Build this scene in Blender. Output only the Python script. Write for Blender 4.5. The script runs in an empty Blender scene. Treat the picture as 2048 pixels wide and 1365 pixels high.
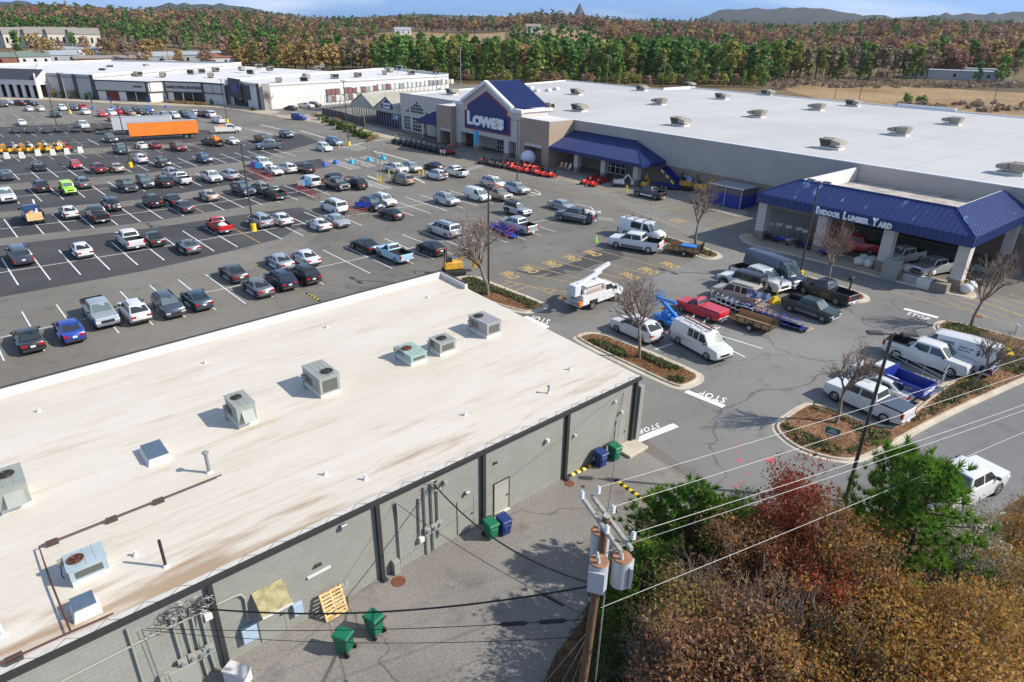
import bpy, bmesh, math, random
from mathutils import Vector, Matrix
SC = bpy.context.scene
COL = SC.collection
PI = math.pi
R = math.radians
rnd = random.Random(7)
# ---------------------------------------------------------------- camera, world, sun, exposure
HC = 24.4                                   # drone height, metres
F, CX, CY = 1335.0, 1024.0, 682.5           # focal length and centre, in pixels of the 2048 px photograph
_d = Vector((978.0 - CX, 3525.0 - CY, F)).normalized()      # where plumb lines converge
UPc = -_d
FWc = (Vector((0, 0, 1)) - UPc * UPc.z).normalized()
RTc = FWc.cross(UPc)
cam = bpy.data.cameras.new('camera'); cam.sensor_width = 36; cam.lens = 36 * F / 2048
cam.clip_start = 0.5; cam.clip_end = 20000
camo = bpy.data.objects.new('camera', cam); COL.objects.link(camo); SC.camera = camo
camo.matrix_world = Matrix(((RTc.x, -RTc.y, -RTc.z, 0), (FWc.x, -FWc.y, -FWc.z, 0), (UPc.x, -UPc.y, -UPc.z, HC), (0, 0, 0, 1)))
SUN_EL, SUN_AZ = R(37), R(97)               # azimuth clockwise from +Y
w = bpy.data.worlds.new('World'); SC.world = w; w.use_nodes = True
nt = w.node_tree; bg = nt.nodes['Background']
sky = nt.nodes.new('ShaderNodeTexSky'); sky.sky_type = 'NISHITA'; sky.sun_disc = False
sky.sun_elevation = SUN_EL; sky.sun_rotation = SUN_AZ; sky.air_density = 1.0; sky.dust_density = 0.3; sky.ozone_density = 2.5
tc = nt.nodes.new('ShaderNodeTexCoord'); mp = nt.nodes.new('ShaderNodeMapping'); mp.inputs['Scale'].default_value = (1.2, 1.2, 9)
mp.inputs['Rotation'].default_value = (0, R(4), 0)
nz = nt.nodes.new('ShaderNodeTexNoise'); nz.inputs['Scale'].default_value = 2.1; nz.inputs['Detail'].default_value = 7; nz.inputs['Roughness'].default_value = 0.55
cr = nt.nodes.new('ShaderNodeValToRGB'); cr.color_ramp.elements[0].position = 0.48; cr.color_ramp.elements[1].position = 0.72
mx = nt.nodes.new('ShaderNodeMix'); mx.data_type = 'RGBA'; mx.inputs[7].default_value = (4.7, 5.2, 6.0, 1)
hs = nt.nodes.new('ShaderNodeHueSaturation'); hs.inputs['Saturation'].default_value = 1.0; hs.inputs['Value'].default_value = 1.0
tint = nt.nodes.new('ShaderNodeMix'); tint.data_type = 'RGBA'; tint.blend_type = 'MULTIPLY'; tint.inputs[0].default_value = 1; tint.inputs[7].default_value = (0.95, 0.98, 1.08, 1)
L = nt.links.new
L(tc.outputs['Generated'], mp.inputs[0]); L(mp.outputs[0], nz.inputs[0]); L(nz.outputs[0], cr.inputs[0])
mth = nt.nodes.new('ShaderNodeMath'); mth.operation = 'MULTIPLY'; mth.inputs[1].default_value = 0.75; L(cr.outputs[0], mth.inputs[0])
sx = nt.nodes.new('ShaderNodeSeparateXYZ'); L(tc.outputs['Generated'], sx.inputs[0])      # sky colour multiplied by a deeper blue towards the horizon
low = nt.nodes.new('ShaderNodeValToRGB'); low.color_ramp.elements[0].position = 0.0; low.color_ramp.elements[1].position = 0.22
low.color_ramp.elements[0].color = (0.13, 0.33, 0.93, 1); low.color_ramp.elements[1].color = (1.02, 0.98, 0.97, 1); L(sx.outputs[2], low.inputs[0]); L(low.outputs[0], tint.inputs[7])
L(sky.outputs[0], tint.inputs[6]); L(tint.outputs[2], hs.inputs['Color']); L(hs.outputs[0], mx.inputs[6]); L(mth.outputs[0], mx.inputs[0]); L(mx.outputs[2], bg.inputs['Color'])
bg.inputs['Strength'].default_value = 0.125
sl = bpy.data.lights.new('sun', 'SUN'); sl.energy = 3.9; sl.angle = R(0.53); sl.color = (1.0, 0.93, 0.82)
so = bpy.data.objects.new('sun', sl); COL.objects.link(so)
_sv = Vector((math.sin(SUN_AZ) * math.cos(SUN_EL), math.cos(SUN_AZ) * math.cos(SUN_EL), math.sin(SUN_EL)))
so.rotation_euler = _sv.to_track_quat('Z', 'Y').to_euler(); so.location = _sv * 300
SC.view_settings.view_transform = 'Standard'; SC.view_settings.look = 'None'
SC.view_settings.exposure = 0.65; SC.view_settings.gamma = 1.0; SC.view_settings.use_curve_mapping = False
SC.cycles.max_bounces = 6; SC.cycles.diffuse_bounces = 3; SC.cycles.glossy_bounces = 3; SC.cycles.transparent_max_bounces = 6

# ---------------------------------------------------------------- survey: a pixel of the photograph -> a point on the site
def ray(u, v):
    r = Vector((u - CX, v - CY, F))
    return Vector((r.dot(RTc), r.dot(FWc), r.dot(UPc)))
def G(u, v, z=0.0):
    r = ray(u, v); t = (HC - z) / -r.z
    return Vector((r.x * t, r.y * t, z))
def onplane(u, v, p0, n):
    r = ray(u, v); k = (Vector(p0) - Vector((0, 0, HC))).dot(n) / r.dot(n)
    return Vector((r.x * k, r.y * k, HC + r.z * k))
def head(p, q):
    return math.atan2(q[1] - p[1], q[0] - p[0])
# ---------------------------------------------------------------- object helpers
def tag(o, label=None, cat=None, group=None, kind=None):
    if label: o['label'] = label
    if cat: o['category'] = cat
    if group: o['group'] = group
    if kind: o['kind'] = kind
    return o
def empty(name, loc=(0, 0, 0), rz=0.0, parent=None):
    o = bpy.data.objects.new(name, None); COL.objects.link(o); o.location = loc; o.rotation_euler = (0, 0, rz)
    o.empty_display_size = 0.3
    if parent: o.parent = parent
    return o
def link(name, me, parent=None, loc=(0, 0, 0), rz=0.0):
    o = bpy.data.objects.new(name, me); COL.objects.link(o); o.location = loc; o.rotation_euler = (0, 0, rz)
    if parent: o.parent = parent
    return o
KIDS = {}
def children(o):
    return [c for c in COL.objects if c.parent == o]
def treeof(o):
    return (o, [(c, [(g, []) for g in c.children]) for c in o.children])
def copy_tree(t, loc=None, rz=None, parent=None):
    c = t[0].copy(); COL.objects.link(c); c.parent = parent
    if loc is not None: c.location = loc
    if rz is not None: c.rotation_euler = (0, 0, rz)
    for k in t[1]: copy_tree(k, parent=c)
    return c
class MB:
    def __init__(s, T=None):
        s.v = []; s.f = []; s.mi = []; s.sm = []; s.T = T
    def add(s, vs, fs, mi=0, sm=False):
        o = len(s.v); T = s.T
        s.v += [tuple(T @ Vector(p)) for p in vs] if T is not None else [tuple(p) for p in vs]
        for f in fs:
            s.f.append([i + o for i in f]); s.mi.append(mi); s.sm.append(sm)
        return s
    def hexa(s, P, mi=0):
        return s.add(P, [(3, 2, 1, 0), (4, 5, 6, 7), (0, 1, 5, 4), (1, 2, 6, 5), (2, 3, 7, 6), (3, 0, 4, 7)], mi)
    def box(s, x0, x1, y0, y1, z0, z1, mi=0):
        return s.hexa([(x0, y0, z0), (x1, y0, z0), (x1, y1, z0), (x0, y1, z0), (x0, y0, z1), (x1, y0, z1), (x1, y1, z1), (x0, y1, z1)], mi)
    def cbox(s, c, d, mi=0):
        return s.box(c[0] - d[0] / 2, c[0] + d[0] / 2, c[1] - d[1] / 2, c[1] + d[1] / 2, c[2] - d[2] / 2, c[2] + d[2] / 2, mi)
    def bar(s, p, q, wd, ht, mi=0):
        p = Vector(p); q = Vector(q); d = (q - p).normalized()
        a = d.cross(Vector((0, 0, 1)))
        if a.length < 1e-4: a = Vector((1, 0, 0))
        a.normalize(); b = a.cross(d).normalized(); a *= wd / 2; b *= ht / 2
        return s.hexa([p - a - b, p + a - b, p + a + b, p - a + b, q - a - b, q + a - b, q + a + b, q - a + b], mi)
    def cyl(s, p, q, r0, r1=None, n=8, mi=0, caps=True, sm=True):
        return s.tube([p, q], [r0, r0 if r1 is None else r1], n, mi, caps, sm)
    def tube(s, pts, r, n=6, mi=0, caps=True, sm=True):
        pts = [Vector(p) for p in pts]
        rs = r if isinstance(r, (list, tuple)) else [r] * len(pts)
        vs = []; fs = []
        d0 = (pts[1] - pts[0]).normalized()
        a = d0.cross(Vector((0, 0, 1)))
        if a.length < 1e-3: a = Vector((1, 0, 0))
        a.normalize()
        for i, p in enumerate(pts):
            d = (pts[min(i + 1, len(pts) - 1)] - pts[max(i - 1, 0)]).normalized()
            a = (a - d * a.dot(d)).normalized(); b = d.cross(a)
            for k in range(n):
                t = 2 * PI * k / n
                vs.append(p + (a * math.cos(t) + b * math.sin(t)) * rs[i])
        for i in range(len(pts) - 1):
            for k in range(n):
                k2 = (k + 1) % n
                fs.append((i * n + k, i * n + k2, (i + 1) * n + k2, (i + 1) * n + k))
        s.add(vs, fs, mi, sm)
        if caps:
            e = len(pts) - 1
            s.add([vs[k] for k in range(n)], [list(range(n))[::-1]], mi)
            s.add([vs[e * n + k] for k in range(n)], [list(range(n))], mi)
        return s
    def prism(s, poly, z0, z1, mi=0, mtop=None, bottom=False):
        n = len(poly)
        z0f = z0 if callable(z0) else (lambda p: z0)
        z1f = z1 if callable(z1) else (lambda p: z1)
        vs = [(p[0], p[1], z0f(p)) for p in poly] + [(p[0], p[1], z1f(p)) for p in poly]
        s.add(vs, [(i, (i + 1) % n, (i + 1) % n + n, i + n) for i in range(n)], mi)
        s.add(vs[n:], [list(range(n))], mi if mtop is None else mtop)
        if bottom: s.add(vs[:n], [list(range(n))[::-1]], mi)
        return s
    def sheet(s, poly, z, mi=0):
        return s.add([(p[0], p[1], z) for p in poly], [list(range(len(poly)))], mi)
    def stripe(s, p, q, wd, z, mi=0):
        p = Vector((p[0], p[1], 0)); q = Vector((q[0], q[1], 0)); d = (q - p).normalized(); a = Vector((-d.y, d.x, 0)) * wd / 2
        return s.sheet([p - a, q - a, q + a, p + a], z, mi)
    def quad(s, a, b, c, d, mi=0):
        return s.add([a, b, c, d], [(0, 1, 2, 3)], mi)
    def slab(s, poly, n, th, mi=0):
        n = Vector(n).normalized() * th; k = len(poly)
        A = [Vector(p) for p in poly]; B = [p + n for p in A]
        s.add(A + B, [list(range(k))[::-1], list(range(k, 2 * k))] + [(i, (i + 1) % k, (i + 1) % k + k, i + k) for i in range(k)], mi)
        return s
    def ball(s, c, r, nu=10, nv=7, mi=0, sc=(1, 1, 1), jit=0.0, rg=None):
        vs = []; fs = []
        for j in range(nv + 1):
            for i in range(nu):
                th = PI * j / nv; ph = 2 * PI * i / nu
                k = 1 + (rg.uniform(-jit, jit) if rg else 0)
                vs.append((c[0] + r * sc[0] * k * math.sin(th) * math.cos(ph), c[1] + r * sc[1] * k * math.sin(th) * math.sin(ph), c[2] + r * sc[2] * k * math.cos(th)))
        for j in range(nv):
            for i in range(nu):
                i2 = (i + 1) % nu
                fs.append((j * nu + i, (j + 1) * nu + i, (j + 1) * nu + i2, j * nu + i2))
        return s.add(vs, fs, mi, True)
    def mesh(s, name, mats, bevel=0.0, seg=1):
        me = bpy.data.meshes.new(name)
        me.from_pydata(s.v, [], s.f)
        for m in (mats if isinstance(mats, (list, tuple)) else [mats]): me.materials.append(m)
        me.polygons.foreach_set('material_index', s.mi); me.polygons.foreach_set('use_smooth', s.sm)
        if bevel > 0:
            bm = bmesh.new(); bm.from_mesh(me); bmesh.ops.remove_doubles(bm, verts=bm.verts, dist=1e-5)
            ed = [e for e in bm.edges if len(e.link_faces) == 2 and e.calc_face_angle(0) > 0.5]
            bmesh.ops.bevel(bm, geom=ed, offset=bevel, segments=seg, affect='EDGES', profile=0.5, clamp_overlap=True)
            bm.to_mesh(me); bm.free()
        me.update()
        return me
    def build(s, name, mats, parent=None, loc=(0, 0, 0), rz=0.0, bevel=0.0, seg=1):
        return link(name, s.mesh(name, mats, bevel, seg), parent, loc, rz)
_fc = {}
def text_shape(txt, bold=0.0, spacing=1.0):
    k = (txt, bold, spacing)
    if k not in _fc:
        cu = bpy.data.curves.new('t', 'FONT'); cu.body = txt; cu.size = 1; cu.offset = bold; cu.space_character = spacing; cu.resolution_u = 2
        cu.fill_mode = 'FRONT'
        o = bpy.data.objects.new('t', cu); COL.objects.link(o)
        dg = bpy.context.evaluated_depsgraph_get(); me = bpy.data.meshes.new_from_object(o.evaluated_get(dg))
        vs = [tuple(v.co) for v in me.vertices]; fs = [tuple(p.vertices) for p in me.polygons]
        bpy.data.objects.remove(o); bpy.data.curves.remove(cu); bpy.data.meshes.remove(me)
        x0 = min(v[0] for v in vs); x1 = max(v[0] for v in vs); y0 = min(v[1] for v in vs); y1 = max(v[1] for v in vs)
        _fc[k] = ([((v[0] - x0) / (x1 - x0), (v[1] - y0) / (y1 - y0)) for v in vs], fs)
    return _fc[k]
def put_text(mb, txt, org, ux, uy, mi=0, bold=0.02, depth=0.0, spacing=1.0):
    """letters fill the parallelogram org, org+ux, org+uy; depth gives them thickness"""
    vs, fs = text_shape(txt, bold, spacing); org = Vector(org); ux = Vector(ux); uy = Vector(uy)
    n = ux.cross(uy).normalized() * depth
    P = [org + ux * a + uy * b + n for a, b in vs]
    mb.add(P, fs, mi)
    if depth > 0:
        cnt = {}
        for f in fs:
            for i in range(len(f)):
                e = (f[i], f[(i + 1) % len(f)]); cnt[e] = 1
        ed = [e for e in cnt if (e[1], e[0]) not in cnt]
        Q = [p - n for p in P]; m = len(P)
        mb.add(P + Q, [(b, a, a + m, b + m) for a, b in ed], mi)
    return mb
# ---------------------------------------------------------------- materials
MT = {}
def mat(name, col, rough=0.6, metal=0.0, var=0.0, scale=1.0, bump=0.0, coat=0.0, spec=0.5, stretch=None, rot=0.0, col2=None, thr=(0.35, 0.65), detail=5, objspace=False, emit=0):
    if name in MT: return MT[name]
    m = bpy.data.materials.new(name); m.use_nodes = True; MT[name] = m
    t = m.node_tree; b = t.nodes['Principled BSDF']
    b.inputs['Base Color'].default_value = (*col, 1); b.inputs['Roughness'].default_value = rough; b.inputs['Metallic'].default_value = metal
    b.inputs['Coat Weight'].default_value = coat; b.inputs['Coat Roughness'].default_value = 0.08; b.inputs['Specular IOR Level'].default_value = spec
    if var > 0 or col2 or bump > 0:
        if objspace:
            g = t.nodes.new('ShaderNodeTexCoord'); src = g.outputs['Object']
        else:
            g = t.nodes.new('ShaderNodeNewGeometry'); src = g.outputs['Position']
        mp = t.nodes.new('ShaderNodeMapping'); mp.inputs['Rotation'].default_value = (0, 0, rot)
        if stretch: mp.inputs['Scale'].default_value = stretch
        mp.vector_type = 'TEXTURE' if rot else 'POINT'
        if rot and stretch: mp.inputs['Scale'].default_value = tuple(1 / x for x in stretch)
        n = t.nodes.new('ShaderNodeTexNoise'); n.inputs['Scale'].default_value = scale; n.inputs['Detail'].default_value = detail; n.inputs['Roughness'].default_value = 0.6
        t.links.new(src, mp.inputs[0]); t.links.new(mp.outputs[0], n.inputs['Vector'])
        rp = t.nodes.new('ShaderNodeValToRGB'); e = rp.color_ramp.elements
        e[0].position, e[1].position = thr
        c2 = col2 if col2 else tuple(min(1, c * (1 + var)) for c in col)
        c1 = tuple(c * (1 - var) for c in col)
        e[0].color = (*c1, 1); e[1].color = (*c2, 1)
        t.links.new(n.outputs[0], rp.inputs[0]); t.links.new(rp.outputs[0], b.inputs['Base Color'])
        if bump > 0:
            bp = t.nodes.new('ShaderNodeBump'); bp.inputs['Strength'].default_value = bump; bp.inputs['Distance'].default_value = 0.05
            t.links.new(n.outputs[0], bp.inputs['Height']); t.links.new(bp.outputs[0], b.inputs['Normal'])
    if emit: b.inputs['Emission Color'].default_value = (*col, 1); b.inputs['Emission Strength'].default_value = emit
    return m
def N(t, k, **kw):
    n = t.nodes.new('ShaderNode' + k)
    for a, v in kw.items(): setattr(n, a, v)
    return n
def ground_mat(name, col, col2, fine=0.25, big=0.09, crack=0.0, stain=0.35, grain=14.0, rough=0.9):
    """asphalt, mulch: broad tonal patches, tyre-worn streaks, fine grain, tar-dark cracks"""
    m = bpy.data.materials.new(name); m.use_nodes = True; MT[name] = m
    t = m.node_tree; b = t.nodes['Principled BSDF']; b.inputs['Roughness'].default_value = rough; b.inputs['Specular IOR Level'].default_value = 0.25
    g = N(t, 'NewGeometry'); P = g.outputs['Position']
    def noise(sc, det, ro=0.6):
        n = N(t, 'TexNoise'); n.inputs['Scale'].default_value = sc; n.inputs['Detail'].default_value = det; n.inputs['Roughness'].default_value = ro
        t.links.new(P, n.inputs['Vector']); return n.outputs[0]
    def ramp(src, a, bb, ca, cb):
        r = N(t, 'ValToRGB'); e = r.color_ramp.elements; e[0].position = a; e[1].position = bb; e[0].color = ca; e[1].color = cb
        t.links.new(src, r.inputs[0]); return r.outputs[0]
    def mul(a, bsock, fac=1.0):
        x = N(t, 'Mix', data_type='RGBA', blend_type='MULTIPLY'); x.inputs[0].default_value = fac
        t.links.new(a, x.inputs[6]); t.links.new(bsock, x.inputs[7]); return x.outputs[2]
    c = ramp(noise(big, 6, 0.62), 0.35, 0.66, (*col, 1), (*col2, 1))
    k = 1 - fine
    c = mul(c, ramp(noise(grain, 3, 0.7), 0.3, 0.7, (k, k, k, 1), (1 + fine, 1 + fine, 1 + fine, 1)))
    if stain > 0:
        q = 1 - stain
        c = mul(c, ramp(noise(0.55, 5, 0.55), 0.57, 0.75, (1, 1, 1, 1), (q, q, q, 1)))
    if crack > 0:
        wv = N(t, 'TexNoise'); wv.inputs['Scale'].default_value = 0.4; wv.inputs['Detail'].default_value = 4; t.links.new(P, wv.inputs['Vector'])
        ad = N(t, 'VectorMath', operation='MULTIPLY_ADD'); ad.inputs[1].default_value = (3.5, 3.5, 0); t.links.new(wv.outputs['Color'], ad.inputs[0]); t.links.new(P, ad.inputs[2])
        vo = N(t, 'TexVoronoi', feature='DISTANCE_TO_EDGE'); vo.inputs['Scale'].default_value = 0.055; t.links.new(ad.outputs[0], vo.inputs['Vector'])
        q = 1 - crack
        c = mul(c, ramp(vo.outputs['Distance'], 0.0008, 0.0028, (q, q, q, 1), (1, 1, 1, 1)))
    t.links.new(c, b.inputs['Base Color'])
    bp = N(t, 'Bump'); bp.inputs['Strength'].default_value = 0.25; bp.inputs['Distance'].default_value = 0.02
    t.links.new(noise(grain * 2, 2), bp.inputs['Height']); t.links.new(bp.outputs[0], b.inputs['Normal'])
    return m
M_OLD = ground_mat('aged_asphalt', (0.150, 0.138, 0.118), (0.205, 0.190, 0.165), 0.14, 0.05, 0.35, 0.3)
M_SEAL = ground_mat('sealed_asphalt', (0.052, 0.052, 0.054), (0.082, 0.080, 0.080), 0.18, 0.09, 0.0, 0.25)
M_MID = ground_mat('worn_sealed_asphalt', (0.130, 0.121, 0.107), (0.185, 0.173, 0.152), 0.16, 0.1, 0.25, 0.4)
M_DRIVE = ground_mat('driveway_asphalt', (0.165, 0.160, 0.150), (0.225, 0.217, 0.202), 0.16, 0.06, 0.5, 0.3)
M_YARD = ground_mat('weathered_asphalt', (0.185, 0.170, 0.150), (0.255, 0.238, 0.212), 0.24, 0.12, 0.5, 0.35, 9)
M_ROAD = ground_mat('road_asphalt', (0.150, 0.150, 0.150), (0.195, 0.193, 0.190), 0.15, 0.06, 0.4, 0.2)
M_MULCH = ground_mat('leaf_mulch', (0.12, 0.062, 0.030), (0.26, 0.145, 0.075), 0.6, 0.5, 0, 0.45, 7)
M_LITTER = ground_mat('leaf_litter', (0.06, 0.040, 0.020), (0.14, 0.085, 0.045), 0.6, 0.4, 0, 0.4, 6)
M_FIELD = ground_mat('dry_grass', (0.22, 0.135, 0.06), (0.36, 0.25, 0.13), 0.35, 0.025, 0, 0.5, 0.5)
M_EARTH = ground_mat('woodland_earth', (0.10, 0.07, 0.035), (0.17, 0.125, 0.06), 0.3, 0.01, 0, 0.3, 0.3)
M_CONC = ground_mat('kerb_concrete', (0.42, 0.37, 0.29), (0.55, 0.49, 0.39), 0.14, 0.5, 0, 0.3, 9)
M_WALK = ground_mat('pale_sidewalk', (0.33, 0.28, 0.21), (0.48, 0.41, 0.31), 0.2, 0.2, 0, 0.45, 6)
M_WHITE = mat('white_paint_line', (0.72, 0.72, 0.70), 0.7, var=0.16, scale=2.5)
M_WORN = mat('worn_white_line', (0.46, 0.44, 0.40), 0.8, var=0.35, scale=2.0)
M_YELLOW = mat('worn_yellow_line', (0.30, 0.22, 0.11), 0.8, col2=(0.56, 0.38, 0.12), scale=3.5, thr=(.4, .6))
M_YPAINT = mat('yellow_enamel', (0.80, 0.55, 0.01), 0.45)
M_BLACK = mat('black_rubber', (0.016, 0.016, 0.017), 0.75)
M_TRIM = mat('black_plastic', (0.022, 0.022, 0.024), 0.5)
M_STEEL = mat('galvanised_steel', (0.50, 0.52, 0.54), 0.4, 0.7, var=0.15, scale=3)
M_DSTEEL = mat('dark_bronze_metal', (0.075, 0.065, 0.055), 0.5, 0.3)
M_CHROME = mat('chrome', (0.62, 0.62, 0.62), 0.2, 1.0)
M_ALU = mat('alloy_wheel', (0.45, 0.45, 0.46), 0.35, 0.6)
M_GLASS = mat('tinted_car_glass', (0.026, 0.034, 0.038), 0.06, spec=0.7)
M_GLASSW = mat('pale_windscreen_glass', (0.10, 0.14, 0.138), 0.05, spec=0.8)
M_WIN = mat('dark_window_glass', (0.012, 0.016, 0.022), 0.08, spec=0.6)
M_LAMP = mat('headlamp_lens', (0.62, 0.64, 0.66), 0.12, spec=0.7)
M_TAIL = mat('red_lamp_lens', (0.35, 0.008, 0.01), 0.2)
M_PLATE = mat('number_plate', (0.66, 0.68, 0.70), 0.5)
M_ROOFW = mat('white_membrane', (0.60, 0.59, 0.57), 0.7, var=0.07, scale=0.12)
M_PWHITE = mat('white_render', (0.62, 0.61, 0.585), 0.75, var=0.05, scale=0.3)
M_PCREAM = mat('pale_grey_block', (0.42, 0.42, 0.385), 0.85, var=0.07, scale=0.5)
M_CHAR = mat('charcoal_paint', (0.045, 0.047, 0.055), 0.6)
M_ORANGE = mat('orange_panel', (0.80, 0.22, 0.025), 0.5, var=0.08, scale=0.4)
M_RED = mat('red_enamel', (0.55, 0.025, 0.015), 0.35)
M_DRED = mat('red_rail_paint', (0.42, 0.045, 0.03), 0.5)
M_BLUE = mat('store_blue', (0.012, 0.022, 0.14), 0.45, var=0.1, scale=0.5)
M_BBLUE = mat('bright_blue_steel', (0.02, 0.055, 0.42), 0.4)
M_LBLUE = mat('lift_blue', (0.03, 0.20, 0.58), 0.4)
M_CYAN = mat('cyan_panel', (0.05, 0.42, 0.75), 0.5)
M_LIME = mat('lime_vest', (0.25, 0.9, 0.03), 0.5)
M_WOOD = mat('weathered_plank', (0.36, 0.22, 0.11), 0.8, var=0.25, scale=3, stretch=(1, 6, 6), objspace=True)
M_PINEWD = mat('fresh_pine_wood', (0.62, 0.42, 0.19), 0.75, var=0.2, scale=4, objspace=True)
M_BARK = mat('grey_brown_bark', (0.21, 0.165, 0.135), 0.9, var=0.35, scale=4, objspace=True)
M_BARKP = mat('pine_bark', (0.13, 0.085, 0.055), 0.9, var=0.35, scale=4, objspace=True)
# ================================================================ terrain, asphalt, painted lines
def sstep(a, b, x):
    t = max(0.0, min(1.0, (x - a) / (b - a))); return t * t * (3 - 2 * t)
def terrain(x, y):
    d = math.hypot(x, y)
    az = math.degrees(math.atan2(x, y))
    h = sstep(430, 1150, d) * (20 + 5 * math.sin(az * 0.21 + 1.0) + 3 * math.sin(az * 0.53))
    h += sstep(900, 2600, d) * 14
    return h - 0.02
def make_ground():
    vs = []; fs = []
    rad = [0, 60, 120, 200, 300, 400, 460, 520, 600, 700, 820, 960, 1150, 1400, 1800, 2400, 3200, 4500, 6500, 9000]
    na = 144
    for r in rad:
        for k in range(na):
            a = 2 * PI * k / na; x = r * math.sin(a); y = r * math.cos(a)
            vs.append((x, y, terrain(x, y) - (d_drop(r))))
    for j in range(len(rad) - 1):
        for k in range(na):
            k2 = (k + 1) % na
            fs.append((j * na + k, j * na + k2, (j + 1) * na + k2, (j + 1) * na + k))
    mb = MB(); mb.add(vs, fs, 0, True)
    tag(mb.build('ground', M_EARTH), kind='structure')
def d_drop(r):
    return sstep(3000, 9000, r) * 40
make_ground()
def px(poly, z=0.0):
    return [G(u, v, z) for u, v in poly]
def area(name, poly, m, z):
    o = MB().sheet(px(poly), z).build(name, m); tag(o, kind='structure'); return o
# whole lot, then darker / lighter seal coats laid over it
lot = MB(); lot.sheet([(-330, -60), (60, -60), (140, 120), (40, 330), (-60, 330), (-330, 330)], 0.004); tag(lot.build('parking_lot', M_OLD), kind='structure')
area('worn_pavement', [(650, 460), (1000, 392), (1180, 430), (1290, 470), (1300, 560), (1180, 640), (1040, 650), (940, 570), (800, 560), (640, 605), (560, 620), (520, 560)], M_MID, 0.009)
for p in [[(-60, 499), (300, 457), (470, 432), (600, 415), (640, 432), (560, 478), (460, 503), (300, 540), (0, 595), (-60, 606)],
          [(-60, 442), (300, 409), (500, 381), (700, 352), (745, 360), (640, 386), (520, 408), (300, 444), (-60, 484)],
          [(-60, 386), (300, 363), (480, 341), (640, 318), (660, 334), (560, 352), (300, 398), (-60, 430)],
          [(-60, 319), (160, 309), (300, 300), (480, 281), (600, 268), (640, 284), (500, 322), (300, 346), (-60, 374)],
          [(-60, 257), (160, 248), (240, 246), (420, 262), (430, 282), (300, 291), (-60, 309)]]:
    area('sealed_pavement', p, M_SEAL, 0.010)
area('driveway', [(1075, 655), (1160, 628), (1300, 560), (1480, 480), (1700, 520), (2048, 640), (2300, 700), (2300, 930), (2048, 1000), (1700, 1020), (1500, 1020), (1320, 900), (1280, 870), (1265, 760)], M_DRIVE, 0.008)
area('service_yard', [(1262, 880), (1290, 905), (1420, 980), (1520, 1040), (1300, 1150), (1120, 1420), (0, 2400), (-600, 1900), (400, 1340)], M_YARD, 0.012)
area('access_road', [(1690, 1015), (1536, 985), (1640, 925), (1725, 930), (1800, 895), (2048, 766), (2400, 600), (2700, 700), (2300, 905), (2048, 985), (1985, 1028), (1860, 1045)], M_ROAD, 0.012)
area('front_drive', [(545, 232), (880, 298), (1000, 338), (1180, 385), (1330, 450), (1480, 520), (1720, 580), (1780, 600), (2048, 672), (2300, 740), (2300, 660), (2048, 600), (1930, 590), (1640, 522), (1480, 486), (1330, 420), (1160, 365), (930, 310), (800, 280), (620, 240)], M_DRIVE, 0.010)
area('wet_patch', [(1020, 537), (1060, 553), (1105, 546), (1085, 556), (1135, 549), (1125, 540), (1160, 543), (1190, 530), (1215, 525), (1250, 515), (1240, 500), (1190, 500), (1145, 526), (1100, 538), (1055, 545)], M_SEAL, 0.013)
area('field', [(1560, 178), (1700, 160), (1860, 165), (2400, 168), (2700, 240), (2400, 300), (2048, 262), (1750, 225)], M_FIELD, 0.006)
area('woodland_floor', [(1062, 1420), (1112, 1308), (1165, 1240), (1222, 1130), (1292, 1046), (1400, 1014), (1560, 1012), (1700, 1014), (1860, 1052), (1985, 1034), (2048, 992), (2400, 870), (2700, 1500), (2000, 2400), (1000, 2400)], M_LITTER, 0.016)
# ---- parking rows: centre line through surveyed points, stall lines square to it
SA = R(-47.9); SD = Vector((math.cos(SA), math.sin(SA), 0))
lw = MB(); lwn = MB(); ly = MB()
def row(cpx, start, n, la, lb, skip=(), yellow=(), center=True, worn=False, wd=0.13, pitch=2.74):
    """la, lb: how far a stall line runs up (away) and down (towards us) from the centre line"""
    mbw = lwn if worn else lw
    pts = [G(*p) for p in cpx]
    if center:
        for a, b in zip(pts, pts[1:]): mbw.stripe(a, b, wd, 0.020)
    seg = []; acc = 0
    for a, b in zip(pts, pts[1:]):
        seg.append((acc, a, b)); acc += (b - a).length
    def at(s):
        for q, a, b in reversed(seg):
            if s >= q or q == 0: return a + (b - a).normalized() * (s - q)
    ps = G(*start); s0 = min((((p0 + (b - p0).normalized() * k) - ps).length, q + k) for q, p0, b in seg for k in [x * 0.2 for x in range(int((b - p0).length * 5) + 1)])[1]
    for k in range(-n[0], n[1] + 1):
        if k in skip: continue
        c = at(s0 + k * pitch / abs(math.sin(SA - head(pts[0], pts[-1]))))
        (ly if k in yellow else mbw).stripe(c - SD * la, c + SD * lb, wd, 0.024)
row([(-60, 555), (0, 546.3), (137.7, 524.7), (247.6, 507.2), (433.3, 475.7), (600, 448.6), (700, 432), (800, 415.7), (859, 407), (1000, 385)], (80.6, 533.5), (1, 24), 5.6, 5.5, yellow=(8,), skip=(14,))
row([(-40, 686), (0, 676), (105, 653), (416, 584), (455, 577), (632, 536.5), (735, 514.5), (820, 497), (889, 482), (951, 470), (1000, 461), (1062, 446), (1122, 435.5)], (735, 514.5), (14, 9), 5.5, 5.3, yellow=(-4,), skip=(-2,), worn=False, wd=0.11)
row([(-60, 466), (0, 458.9), (167, 439.9), (300, 423), (386, 412), (514, 394.5), (589, 385), (720, 362)], (121.6, 444.3), (3, 16), 5.5, 5.5, yellow=(6,))
row([(-40, 400), (26, 394.5), (219.7, 376.9), (385, 360.5), (560, 342)], (70, 390), (2, 13), 5.5, 5.5, yellow=(6,))
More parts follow.
